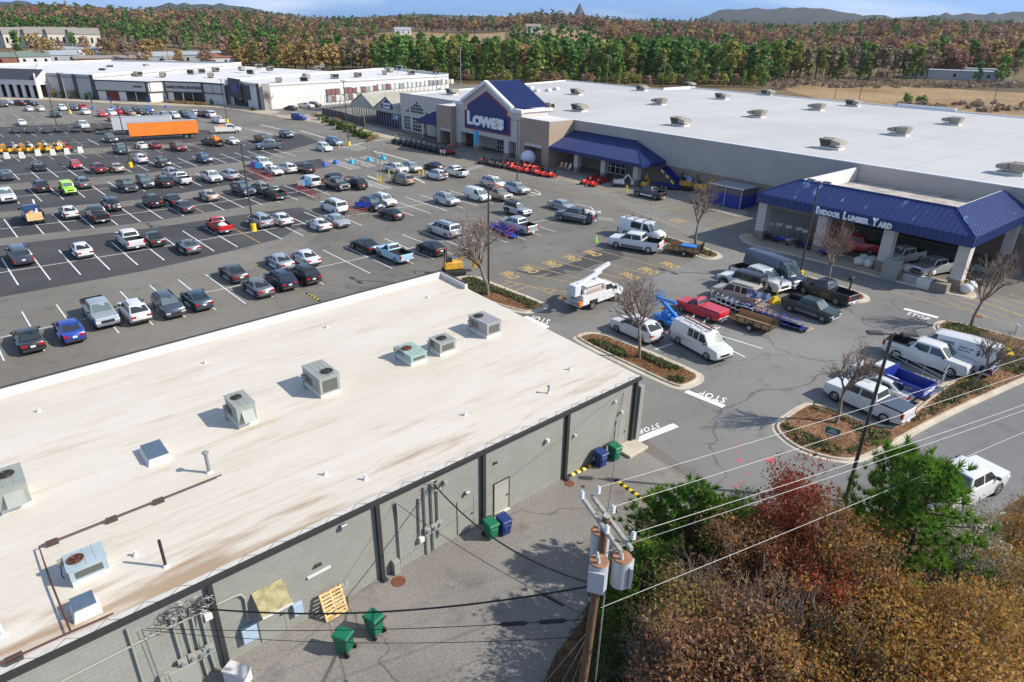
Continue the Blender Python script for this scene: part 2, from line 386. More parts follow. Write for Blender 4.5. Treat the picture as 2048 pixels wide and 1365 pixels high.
row([(-60, 356), (23.4, 350.5), (170, 341), (300, 331.5), (382, 324.2), (427, 319), (498, 312.5), (571, 305.9), (640, 298)], (28, 350), (3, 17), 5.6, 5.5, yellow=(5,))
row([(-40, 319), (162, 309), (219, 307), (262, 303), (332, 298.5), (440, 288), (560, 272)], (192, 307.6), (6, 12), 5.4, 5.3, yellow=(0,), worn=True)
row([(-40, 293), (0, 291.5), (195, 284)], (30, 290.5), (2, 6), 5.2, 5.4, yellow=(4,))
row([(-40, 268), (60, 265.5), (190, 257), (240, 252), (420, 246), (520, 262)], (60, 265.5), (4, 22), 8.5, 8.0, center=False, worn=True)
row([(-40, 234), (60, 231), (190, 228), (300, 231), (400, 236)], (60, 231), (4, 14), 7.5, 7.5, center=False, worn=True)
# ---- cross-hatched walkways by the accessible stalls
def hatch(mb, a0, a1, b0, b1, n, wd=0.14, edges=True):
    A0, A1, B0, B1 = G(*a0), G(*a1), G(*b0), G(*b1)
    if edges: mb.stripe(A0, A1, wd, 0.020); mb.stripe(B0, B1, wd, 0.0205)
    for k in range(n):
        t = (k + 0.5) / n
        mb.stripe(A0.lerp(A1, t), B0.lerp(B1, min(1, t + 0.25 / n)), wd, 0.0245)
for a, b, c, d in [((655, 322), (703, 340), (665, 319.5), (721, 337)), ((688, 318), (738, 335), (699, 315.5), (752, 333)), ((719, 314.5), (778, 333), (730, 312), (788, 330)), ((704, 357), (766, 379), (716, 355), (783, 377))]:
    hatch(lw, a, b, c, d, 13)
hatch(lw, (683, 295), (718, 302), (700, 288), (734, 297), 5); hatch(lwn, (748, 303), (775, 323), (760, 304), (822, 322), 6)
hatch(lw, (700, 293), (765, 278), (718, 287), (783, 279), 14, edges=False)
hatch(lw, (905, 345), (960, 330), (915, 350), (972, 332), 12, edges=False)
for a, b in [((500, 260), (545, 270)), ((520, 250), (590, 266)), ((600, 262), (655, 278)), ((735, 352), (758, 361)), ((760, 345), (800, 352)), ((826, 355), (850, 367)), ((748, 303), (822, 323)), ((1060, 385), (1082, 390))]: lw.stripe(G(*a), G(*b), 0.3, 0.021)
for p in [((1068, 380), (1077, 384), (1081, 388), (1078, 391), (1060, 391)), ((1150, 408), (1180, 414), (1186, 419), (1182, 423), (1160, 422)), ((1195, 435), (1228, 438.5)), ((1193, 438), (1228, 442.5))]:
    for a, b in zip(p, p[1:]): lw.stripe(G(*a), G(*b), 0.14, 0.022)
# ---- yellow drive centre line, fire lane edges, hatching, PRO stalls
def pl(mb, pts, wd, z=0.021):
    P = [G(*p) for p in pts]
    for a, b in zip(P, P[1:]): mb.stripe(a, b, wd, z)
pl(ly, [(520, 240), (610, 255), (740, 285), (900, 318), (1050, 367), (1180, 395), (1300, 432), (1400, 475), (1480, 508), (1640, 548), (1760, 577), (1950, 628), (2060, 660), (2200, 700)], 0.12)
pl(ly, [(700, 262), (800, 285), (905, 312), (930, 318), (985, 336), (1106, 358), (1180, 375), (1230, 393), (1260, 410), (1330, 418), (1440, 428)], 0.13, 0.022)
for k in range(9):
    a = (1090 + k * 10.5, 354 + k * 2.6); b = (1112 + k * 12, 350 + k * 2.2); pl(ly, [a, b], 0.12)
for k in range(8): pl(ly, [(1196 + k * 17, 378 + k * 6), (1262 + k * 14, 377 + k * 5.6)], 0.12, 0.023)
for k in range(6): pl(ly, [(940 + k * 9, 320 + k * 2.3), (985 + k * 9, 311 + k * 3)], 0.12, 0.023)
pl(ly, [(1410, 458), (1440, 452), (1490, 462)], 0.12); pl(ly, [(1413, 460), (1500, 490)], 0.12, 0.023)
for k in range(5): pl(ly, [(1440 + 10 * k, 450 + k * 4), (1500, 444 + k * 8)], 0.12, 0.025)
for k in range(7): pl(ly, [(1880 + k * 28, 600 - k * 2), (1990 + k * 30, 640 - k * 3)], 0.14, 0.023)
pl(ly, [(1900, 588), (1990, 612), (2060, 640)], 0.12, 0.0215)
for a, b in [((1183, 498), (1344, 541)), ((1141, 509), (1307, 552)), ((1099.5, 519.5), (1261, 563)), ((1054, 530), (1190, 566)), ((1018, 544), (1146, 566))]: pl(ly, [a, b], 0.12)
pl(ly, [(1008, 561), (1058, 573), (1112, 581), (1160, 590)], 0.13); pl(ly, [(1060, 573), (1128, 598)], 0.13, 0.023)
for a, b in [((1005, 578), (1038, 569)), ((1028, 583), (1058, 573)), ((1000, 571), (1020, 565)), ((1085, 582), (1096, 578)), ((1098, 586), (1112, 581))]: pl(ly, [a, b], 0.13, 0.025)
for a, b in [((1535, 615), (1572, 640)), ((1520, 622), (1556, 606)), ((1530, 580), (1560, 600)), ((1500, 628), (1545, 650))]: pl(ly, [a, b], 0.14, 0.023)
for a, b in [((1330, 640), (1390, 665)), ((1364, 685), (1440, 655)), ((1385, 655), (1525, 698)), ((1440, 690), (1490, 715)), ((1540, 645), (1628, 658)), ((1310, 700), (1345, 688)), ((1550, 642), (1570, 650))]: lw.stripe(G(*a), G(*b), 0.13, 0.021)
rt = Vector((math.cos(R(-50)), math.sin(R(-50)), 0)); up = Vector((-rt.y, rt.x, 0))
def pro(u, v, wd=2.3, hh=1.5, txt='PRO'):
    c = G(u, v, 0.022); put_text(ly, txt, c - rt * wd / 2 - up * hh / 2, rt * wd, up * hh, 0, 0.035)
for u, v in [(1186, 507), (1144.5, 517), (1105, 529), (1059, 540), (1020, 551), (1340, 531), (1298, 542), (1260, 553), (1216, 566), (1598, 653), (1522, 617)]: pro(u, v)
put_text(ly, 'PRO', G(1349, 437, 0.022), up * -1.8, rt * 2.2, 0, 0.035)
# ---- STOP bars and words
def stop(org, ux, uy, bar):
    put_text(lw, 'STOP', G(*org, 0.022), G(*ux, 0.022) - G(*org, 0.022), G(*uy, 0.022) - G(*org, 0.022), 0, 0.02, spacing=1.15)
    lw.stripe(G(*bar[0]), G(*bar[1]), 0.55, 0.021)
stop((1455, 797), (1402, 781), (1448, 807), ((1372, 783), (1448, 814)))
stop((1316, 846), (1276, 860), (1320, 855), ((1270, 883), (1352, 851)))
stop((1102, 640), (1063, 630), (1094, 650), ((1050, 634), (1096, 656)))
stop((1812, 629), (1856, 642), (1818, 624), ((1808, 618), (1876, 636)))
tag(lw.build('white_lines', M_WHITE), kind='structure'); tag(lwn.build('worn_lines', M_WORN), kind='structure'); tag(ly.build('yellow_lines', M_YELLOW), kind='structure')
mk = MB()
for u, v, r_ in [(1540, 921, .35), (1478, 922, .2), (1480, 965, .12), (1474, 905, .1), (1476, 890, .1), (1490, 947, .1), (1471, 975, .15)]:
    c = G(u, v); mk.sheet([(c.x + r_ * (0.7 + 0.4 * math.sin(k * 2.4)) * math.cos(k), c.y + r_ * (0.7 + 0.4 * math.sin(k * 1.7)) * math.sin(k)) for k in [x * 2 * PI / 11 for x in range(11)]], 0.02)
tag(mk.build('survey_paint_marks', mat('pink_survey_paint', (0.5, 0.10, 0.13), 0.8, var=0.3, scale=8)), kind='structure')
# ---- kerbed islands
def rounded(P, it=2):
    for _ in range(it):
        Q = []
        for a, b in zip(P, P[1:] + P[:1]): Q += [a.lerp(b, 0.25), a.lerp(b, 0.75)]
        P = Q
    return P
def offset(P, d):
    n = len(P); A = sum(P[i].x * P[(i + 1) % n].y - P[(i + 1) % n].x * P[i].y for i in range(n)); s = 1 if A > 0 else -1
    out = []
    for i in range(n):
        e1 = (P[i] - P[i - 1]); e2 = (P[(i + 1) % n] - P[i])
        n1 = Vector((-e1.y, e1.x, 0)).normalized() * s; n2 = Vector((-e2.y, e2.x, 0)).normalized() * s
        m_ = n1 + n2
        m_ = m_.normalized() if m_.length > 1e-3 else n1
        out.append(P[i] + m_ * (d / max(0.5, m_.dot(n1))))
    return out
def ring(mb, A, za, B, zb, mi=0):
    n = len(A)
    mb.add([(p.x, p.y, za) for p in A] + [(p.x, p.y, zb) for p in B], [(i, (i + 1) % n, (i + 1) % n + n, i + n) for i in range(n)], mi)
ISL = []
def island(poly, apron=0.45, topm=M_MULCH, z=0.13, name='planting_island'):
    P = rounded(px(poly)); mb = MB()
    O = P; I = offset(P, apron); I2 = offset(P, apron + 0.04); K = offset(P, apron + 0.2)
    ring(mb, O, 0.018, I, 0.022); ring(mb, I, 0.022, I2, z); ring(mb, I2, z, K, z)
    mb.sheet(K, z - 0.03, 1); ring(mb, K, z, K, z - 0.03)
    tag(mb.build(name, [M_CONC, topm]), kind='structure'); ISL.append(K); return K
K1 = island([(900, 556), (950, 550), (987, 566), (1087, 604), (1100, 613), (1090, 622), (1050, 631), (985, 612), (930, 590)])
K2 = island([(1142, 681), (1150, 671), (1172, 664), (1206, 666), (1236, 675), (1398, 743), (1411, 756), (1404, 769), (1370, 782), (1345, 778), (1300, 758)])
K3 = island([(1536, 853), (1560, 835), (1597, 811), (1614, 805), (1648, 809), (1778, 862), (1816, 822), (1886, 768), (1935, 738), (1968, 728), (1868, 662), (1864, 650), (1880, 640), (1912, 644), (2004, 667), (2060, 682), (2150, 706), (2125, 732), (2048, 766), (1881, 842), (1764, 910), (1717, 929), (1676, 927), (1623, 915), (1570, 891)], .28)
K4 = island([(1296, 466), (1330, 471), (1430, 502), (1447, 511), (1443, 519), (1420, 521), (1390, 512), (1316, 487), (1296, 474)])
K5 = island([(1580, 548), (1606, 549), (1725, 585), (1742, 596), (1738, 606), (1708, 608), (1650, 591), (1588, 566)])
# ================================================================ vehicles
PAINT = {}
def paint(name, c, metal=0.0, rough=0.32):
    PAINT[name] = mat(name + '_car_paint', c, rough, metal, coat=0.6)
paint('white', (0.62, 0.62, 0.61)); paint('silver', (0.44, 0.46, 0.49), 0.45); paint('grey', (0.16, 0.165, 0.18), 0.3); paint('darkgrey', (0.055, 0.057, 0.065), 0.25)
paint('black', (0.013, 0.013, 0.015)); paint('navy', (0.012, 0.020, 0.052)); paint('blue', (0.010, 0.045, 0.30)); paint('steelblue', (0.17, 0.24, 0.33), 0.3)
paint('red', (0.50, 0.014, 0.020)); paint('maroon', (0.13, 0.012, 0.016)); paint('beige', (0.42, 0.37, 0.29), 0.2); paint('tan', (0.33, 0.27, 0.19), 0.2)
paint('lime', (0.36, 0.78, 0.012)); paint('lightblue', (0.33, 0.53, 0.64)); paint('green', (0.020, 0.042, 0.036)); paint('teal', (0.025, 0.055, 0.085)); paint('slate', (0.045, 0.060, 0.085)); paint('rust', (0.20, 0.06, 0.035)); paint('midblue', (0.02, 0.05, 0.13))
def wheel_mesh(r, wd, rim):
    mb = MB(); n = 18
    prof = [(r * 0.62, wd / 2), (r * 0.93, wd / 2), (r, wd / 2 - 0.035), (r, -wd / 2 + 0.035), (r * 0.93, -wd / 2), (r * 0.62, -wd / 2)]
    vs = []; fs = []
    for pr, py in prof:
        for k in range(n): vs.append((pr * math.cos(2 * PI * k / n), py, pr * math.sin(2 * PI * k / n)))
    for j in range(len(prof) - 1):
        for k in range(n): fs.append((j * n + k, j * n + (k + 1) % n, (j + 1) * n + (k + 1) % n, (j + 1) * n + k))
    mb.add(vs, fs, 0, False)
    for sgn in (1, -1):
        y = sgn * (wd / 2 - 0.03); yo = sgn * (wd / 2 - 0.008)
        mb.add([(r * 0.63 * math.cos(2 * PI * k / n), y, r * 0.63 * math.sin(2 * PI * k / n)) for k in range(n)], [list(range(n))], 0)
        mb.add([(q * math.cos(2 * PI * k / n), yo, q * math.sin(2 * PI * k / n)) for q in (r * 0.66, r * 0.56) for k in range(n)], [(k, (k + 1) % n, (k + 1) % n + n, k + n) for k in range(n)], 1)
        for k in range(5):
            a = 2 * PI * k / 5; c, s_ = math.cos(a), math.sin(a); h = r * 0.11
            mb.add([(c * q + s_ * e * h, yo, s_ * q - c * e * h) for q in (0.0, r * 0.6) for e in (-1, 1)], [(0, 1, 3, 2)], 1)
    return mb.mesh('wheel', [M_BLACK, rim])
def smooth_mesh(bm, name, mats, ang=0.62):
    for f in bm.faces: f.smooth = True
    for e in bm.edges:
        e.smooth = not (len(e.link_faces) == 2 and e.calc_face_angle(0) > ang)
    me = bpy.data.meshes.new(name); bm.to_mesh(me); bm.free()
    for m in mats: me.materials.append(m)
    me.update(); return me
def shell(spec):
    """lower body: side outline with wheel arches lofted across the width, rounded edges, narrowed ends, optional open load bed"""
    Lh = spec['L'] / 2; w_ = spec['W'] / 2; zb = spec['zb']; r = spec['r']; Ra = r + spec.get('gap', 0.06)
    top = spec['top']; bed = spec.get('bed')
    P = []; fl = []
    def ap(x, z, k=0): P.append([x, z]); fl.append(k)
    ap(Lh - 0.06, zb + 0.05); ap(Lh, zb + 0.22)
    for x, z in top:
        if bed and abs(x - bed[0]) < 1e-6:
            x1, x2, fz, rz = bed
            ap(x1, rz); ap(x1 - 0.05, rz, 2); ap(x1 - 0.06, rz, 1); ap(x2 + 0.06, rz, 1); ap(x2 + 0.05, rz, 2)
            continue
        ap(x, z)
    ap(-Lh, zb + 0.28); ap(-Lh + 0.08, zb + 0.06)
    for xa in (spec['xr'], spec['xf']):
        t0 = math.asin(max(-1, min(1, (zb - r) / Ra)))
        for k in range(9):
            a = PI - t0 + (t0 - (PI - t0)) * k / 8
            ap(xa + Ra * math.cos(a), r + Ra * math.sin(a), 9)
    n = len(P)
    def inset(d):
        out = []
        for i in range(n):
            if fl[i] == 9: out.append(P[i]); continue
            a = Vector(P[i - 1]); b = Vector(P[i]); c = Vector(P[(i + 1) % n])
            t = ((b - a).normalized() + (c - b).normalized())
            t = t.normalized() if t.length > 1e-6 else Vector((1, 0))
            nn = Vector((t.y, -t.x))             # outline runs counter-clockwise seen from -y: outward normal
            out.append([b.x - nn.x * d, b.y - nn.y * d])
        return out
    e = spec.get('edge', 0.055)
    fs_sign = 1
    base = P; ins = inset(e); mid = inset(e * 0.3)
    # orientation check
    ar = sum(P[i][0] * P[(i + 1) % n][1] - P[(i + 1) % n][0] * P[i][1] for i in range(n))
    if ar < 0: ins = inset(-e); mid = inset(-e * 0.3)
    rings = [(-w_, ins), (-w_ + e * 0.3, mid), (-w_ + e, base)]
    if bed:
        low = [[p[0], bed[2]] if fl[i] == 1 else list(p) for i, p in enumerate(P)]
        rings += [(-w_ + 0.10, base), (-w_ + 0.105, low), (w_ - 0.105, low), (w_ - 0.10, base)]
    rings += [(w_ - e, base), (w_ - e * 0.3, mid), (w_, ins)]
    x0 = Lh * 0.62; tp = spec.get('taper', 0.11)
    bm = bmesh.new(); V = []
    for y, pts in rings:
        rr = []
        for x, z in pts:
            k = 1 - tp * max(0, (abs(x) - x0) / (Lh - x0)) ** 2
            zt = spec.get('tz', 0.85)
            k *= 1 - 0.05 * max(0, (z - zt) / 0.5) - 0.035 * max(0, (0.45 - z) / 0.3)
            rr.append(bm.verts.new((x, y * k, z)))
        V.append(rr)
    dark = []
    for a, b in zip(V, V[1:]):
        for i in range(n):
            j = (i + 1) % n
            try:
                f = bm.faces.new((a[i], a[j], b[j], b[i]))
                if fl[i] == 9 or fl[j] == 9 or (bed and (fl[i] in (1, 2) and fl[j] in (1, 2))): dark.append(f)
            except ValueError: pass
    for rr in (V[0], V[-1]):
        f = bm.faces.new(rr if rr is V[-1] else rr[::-1])
        bmesh.ops.triangulate(bm, faces=[f], ngon_method='EAR_CLIP')
    for f in bm.faces: f.material_index = 1 if f in set(dark) else 0
    bmesh.ops.recalc_face_normals(bm, faces=bm.faces)
    return bm
def cabin(bm, spec):
    A, B, C, D = spec['cab']; wb, wr = spec['cw']; cm = spec.get('cabmat', 0)
    b2 = bmesh.new(); mx_ = (B[0] + C[0]) / 2; mz = max(B[1], C[1]) + 0.02
    prof = [A, B, (mx_, mz), C, D]; ys = [wb, wr, wr * 1.01, wr, wb]
    S = [[b2.verts.new((p[0], sg * y, p[1])) for p, y in zip(prof, ys)] for sg in (-1, 1)]
    crown = [b2.verts.new((p[0], 0, p[1] + 0.035)) for p in prof[1:4]]
    b2.faces.new(S[0]); b2.faces.new(S[1][::-1])
    b2.faces.new((S[0][0], S[0][1], crown[0], S[1][1], S[1][0])); b2.faces.new((S[1][4], S[1][3], crown[2], S[0][3], S[0][4]))
    for i in (0, 1):
        b2.faces.new((S[0][i + 1], S[0][i + 2], crown[i + 1], crown[i])); b2.faces.new((crown[i], crown[i + 1], S[1][i + 2], S[1][i + 1]))
    bmesh.ops.recalc_face_normals(b2, faces=b2.faces)
    ed = [e for e in b2.edges if len(e.link_faces) == 2 and e.calc_face_angle(0) > 0.35]
    bmesh.ops.bevel(b2, geom=ed, offset=spec.get('cbev', 0.07), segments=2, affect='EDGES', profile=0.6, clamp_overlap=True)
    me = bpy.data.meshes.new('x'); b2.to_mesh(me); b2.free()
    nf = len(bm.faces); bm.from_mesh(me); bpy.data.meshes.remove(me); bm.faces.ensure_lookup_table()
    for f in bm.faces[nf:]: f.material_index = cm
    return bm
def cab_side(spec, x, z, sg, out=0.012):
    A, B, C, D = spec['cab']; wb, wr = spec['cw']; zb = A[1]; zt = (B[1] + C[1]) / 2
    t = (z - zb) / (zt - zb); return (x, sg * (wb + (wr - wb) * t + out), z)
def lerp2(a, b, t): return (a[0] + (b[0] - a[0]) * t, a[1] + (b[1] - a[1]) * t)
def glass(spec):
    """returns windscreen, rear window and per side a pane list"""
    A, B, C, D = spec['cab']; wb, wr = spec['cw']
    def end(p, q, sgn, lo=0.06, hi=0.90, m_=0.09):
        a = lerp2(p, q, lo); b = lerp2(p, q, hi); ya = (wb + (wr - wb) * lo) - m_; yb = (wb + (wr - wb) * hi) - m_
        d = Vector((q[0] - p[0], 0, q[1] - p[1])).normalized(); nn = Vector((d.z, 0, -d.x)) * sgn
        if nn.z < 0 and abs(d.x) > 0.2: nn = -nn
        if abs(d.x) <= 0.2: nn = Vector((sgn, 0, 0))
        o = nn * 0.016
        f0, f1 = (MB(), None)
        # 3 columns with a slight bow
        vs = []
        for s_ in (-1, -0.45, 0.45, 1):
            bow = 0.0
            vs.append((a[0] + o.x + bow, s_ * ya, a[1] + o.z)); vs.append((b[0] + o.x + bow, s_ * yb, b[1] + o.z))
        fs = [(0, 2, 3, 1), (2, 4, 5, 3), (4, 6, 7, 5)]
        if sgn < 0: fs = [f[::-1] for f in fs]
        # rim so the pane is a solid plate
        return f0.add(vs, fs, 0, True)
    ws = end(A, B, 1); rw = end(D, C, -1, spec.get('rlo', 0.10), 0.88)
    zt = (B[1] + C[1]) / 2; z0 = A[1] + 0.05; z1 = zt - 0.11
    def xf(z): t = (z - A[1]) / (B[1] - A[1]); return A[0] + (B[0] - A[0]) * t - 0.13
    def xr(z): t = (z - D[1]) / (C[1] - D[1]); return D[0] + (C[0] - D[0]) * t + spec.get('cpil', 0.16)
    sides = []
    for sg in (-1, 1):
        mb = MB()
        cuts = spec['panes']       # list of (x_start or None, x_end or None) front to rear
        for p0, p1 in cuts:
            q = [(xf(z0) if p0 is None else min(p0, xf(z0)), z0), (xf(z1) if p0 is None else min(p0, xf(z1)), z1), (xr(z1) if p1 is None else max(p1, xr(z1)), z1), (xr(z0) if p1 is None else max(p1, xr(z0)), z0)]
            if spec.get('panel') and p0 is not None and False: continue
            vs = [cab_side(spec, x, z, sg) for x, z in q]
            mb.add(vs, [(0, 1, 2, 3) if sg > 0 else (3, 2, 1, 0)])
        sides.append(mb)
    return ws, rw, sides
SPECS = {}
def S_(name, **k): SPECS[name] = k
S_('sedan', L=4.75, W=1.82, zb=0.20, r=0.33, xf=1.42, xr=-1.36, top=[(2.36, 0.62), (2.20, 0.76), (1.0, 0.97), (-1.55, 1.01), (-2.20, 0.99), (-2.36, 0.80)], cab=((1.10, 0.96), (0.32, 1.42), (-0.75, 1.43), (-1.72, 1.00)), cw=(0.79, 0.60), panes=[(None, -0.18), (-0.25, None)], taper=0.16, cpil=0.30)
S_('coupe', L=4.6, W=1.86, zb=0.18, r=0.34, xf=1.40, xr=-1.30, top=[(2.28, 0.60), (2.1, 0.73), (0.8, 0.93), (-1.5, 0.98), (-2.1, 0.99), (-2.28, 0.80)], cab=((0.9, 0.92), (0.05, 1.33), (-0.65, 1.34), (-1.75, 0.98)), cw=(0.78, 0.57), panes=[(None, -0.35), (-0.42, None)], taper=0.17, cpil=0.34)
S_('hatchback', L=4.35, W=1.76, zb=0.19, r=0.32, xf=1.36, xr=-1.28, top=[(2.16, 0.64), (1.98, 0.80), (1.05, 0.98), (-1.5, 1.05), (-2.02, 1.08), (-2.15, 0.84)], cab=((1.20, 0.97), (0.35, 1.47), (-0.9, 1.46), (-2.0, 1.06)), cw=(0.77, 0.59), panes=[(None, -0.15), (-0.22, None)], taper=0.17, cpil=0.32)
S_('small_car', L=3.65, W=1.64, zb=0.19, r=0.29, xf=1.16, xr=-1.14, top=[(1.8, 0.62), (1.66, 0.82), (0.85, 0.96), (-1.2, 1.0), (-1.70, 0.98), (-1.8, 0.75)], cab=((0.95, 0.95), (0.35, 1.46), (-0.85, 1.46), (-1.6, 0.98)), cw=(0.72, 0.56), panes=[(None, -0.25), (-0.32, None)], taper=0.17)
S_('suv', L=4.7, W=1.90, zb=0.25, r=0.36, xf=1.42, xr=-1.34, top=[(2.32, 0.75), (2.18, 0.96), (1.10, 1.10), (-1.9, 1.16), (-2.28, 1.14), (-2.35, 0.86)], cab=((1.14, 1.09), (0.42, 1.68), (-1.55, 1.68), (-2.20, 1.14)), cw=(0.83, 0.66), panes=[(None, -0.12), (-0.20, -1.08), (-1.17, None)], taper=0.15, cpil=0.22, rails=True)
S_('big_suv', L=5.35, W=2.02, zb=0.30, r=0.40, xf=1.68, xr=-1.55, top=[(2.66, 0.85), (2.56, 1.08), (1.35, 1.18), (-2.2, 1.24), (-2.62, 1.22), (-2.67, 0.9)], cab=((1.36, 1.17), (0.72, 1.87), (-2.25, 1.87), (-2.55, 1.22)), cw=(0.90, 0.74), panes=[(None, 0.22), (0.13, -0.80), (-0.90, None)], taper=0.10, cpil=0.16, rails=True)
S_('minivan', L=5.1, W=1.98, zb=0.22, r=0.35, xf=1.56, xr=-1.46, top=[(2.53, 0.66), (2.40, 0.84), (1.55, 1.06), (-2.0, 1.12), (-2.48, 1.10), (-2.54, 0.84)], cab=((1.60, 1.05), (0.55, 1.73), (-1.85, 1.72), (-2.40, 1.10)), cw=(0.87, 0.70), panes=[(None, 0.10), (0.0, -1.12), (-1.2, None)], taper=0.15, cpil=0.2, rails=True)
S_('boxy_suv', L=4.3, W=1.83, zb=0.25, r=0.36, xf=1.32, xr=-1.24, top=[(2.12, 0.78), (2.0, 0.98), (1.05, 1.08), (-1.9, 1.10), (-2.12, 1.08), (-2.14, 0.8)], cab=((1.05, 1.07), (0.55, 1.76), (-1.95, 1.78), (-2.08, 1.08)), cw=(0.83, 0.73), panes=[(None, -0.05), (-0.16, -0.62), (-0.74, None)], taper=0.12, rails=True, cpil=0.14)
S_('jeep', L=4.5, W=1.62, zb=0.42, r=0.44, gap=0.10, xf=1.48, xr=-1.42, top=[(2.1, 1.04), (2.0, 1.14), (0.75, 1.22), (-1.95, 1.24), (-2.12, 1.20), (-2.14, 0.9)], cab=((0.78, 1.21), (0.48, 1.86), (-1.98, 1.86), (-2.06, 1.23)), cw=(0.77, 0.70), panes=[(None, -0.22), (-0.34, -1.08), (-1.2, None)], taper=0.05, cabmat=1, cpil=0.1, flares=True, cbev=0.05)
S_('crew_pickup', L=5.85, W=2.02, zb=0.36, r=0.41, xf=1.92, xr=-1.78, top=[(2.90, 0.95), (2.80, 1.16), (1.62, 1.25), (0.0, 1.28), (-1.02, 1.30), (-2.90, 1.28)], bed=(-1.02, -2.90, 0.82, 1.34), cab=((1.60, 1.24), (0.85, 1.88), (-0.78, 1.88), (-1.02, 1.30)), cw=(0.90, 0.74), panes=[(None, 0.30), (0.20, None)], taper=0.09, cpil=0.16, rlo=0.2)
S_('ext_pickup', L=5.6, W=1.96, zb=0.34, r=0.39, xf=1.82, xr=-1.62, top=[(2.78, 0.90), (2.66, 1.10), (1.55, 1.19), (0.3, 1.21), (-0.62, 1.22), (-2.78, 1.2)], bed=(-0.62, -2.78, 0.78, 1.26), cab=((1.52, 1.18), (0.80, 1.78), (-0.32, 1.78), (-0.60, 1.22)), cw=(0.86, 0.70), panes=[(None, 0.26), (0.18, None)], taper=0.09, cpil=0.14, rlo=0.2)
S_('reg_pickup', L=5.3, W=1.94, zb=0.34, r=0.39, xf=1.72, xr=-1.50, top=[(2.62, 0.90), (2.52, 1.10), (1.30, 1.18), (0.3, 1.2), (-0.18, 1.2), (-2.64, 1.2)], bed=(-0.18, -2.64, 0.76, 1.24), cab=((1.28, 1.17), (0.62, 1.76), (0.10, 1.76), (-0.15, 1.2)), cw=(0.85, 0.70), panes=[(None, None)], taper=0.08, cpil=0.14, rlo=0.2)
S_('cargo_van', L=5.6, W=2.02, zb=0.28, r=0.37, xf=1.72, xr=-1.62, top=[(2.78, 0.84), (2.62, 1.06), (1.95, 1.24), (-2.7, 1.28), (-2.78, 1.2), (-2.8, 0.8)], cab=((1.98, 1.22), (1.20, 2.05), (-2.66, 2.08), (-2.76, 1.26)), cw=(0.93, 0.80), panes=[(None, 0.72), (0.45, -0.95)], taper=0.12, cbev=0.12)
S_('high_van', L=6.3, W=2.08, zb=0.30, r=0.38, xf=2.05, xr=-1.75, top=[(3.12, 0.88), (2.95, 1.14), (2.35, 1.34), (-3.05, 1.38), (-3.13, 1.3), (-3.15, 0.8)], cab=((2.38, 1.32), (1.45, 2.48), (-3.02, 2.62), (-3.12, 1.36)), cw=(0.98, 0.84), panes=[(None, 1.15)], taper=0.12, cbev=0.16)
S_('small_van', L=4.75, W=1.86, zb=0.22, r=0.34, xf=1.50, xr=-1.35, top=[(2.36, 0.72), (2.2, 0.92), (1.55, 1.08), (-2.3, 1.12), (-2.37, 1.05), (-2.38, 0.75)], cab=((1.58, 1.07), (0.72, 1.78), (-2.25, 1.84), (-2.34, 1.1)), cw=(0.86, 0.74), panes=[(None, 0.2)], taper=0.13, cbev=0.1)
S_('old_van', L=5.7, W=2.02, zb=0.30, r=0.38, xf=1.78, xr=-1.66, top=[(2.84, 0.88), (2.72, 1.10), (1.75, 1.26), (-2.75, 1.28), (-2.83, 1.2), (-2.85, 0.8)], cab=((1.76, 1.25), (1.05, 2.02), (-2.68, 2.06), (-2.80, 1.27)), cw=(0.93, 0.78), panes=[(None, 0.62), (0.5, -0.05), (-0.15, -0.72)], taper=0.10, cbev=0.12)
MESH = {}
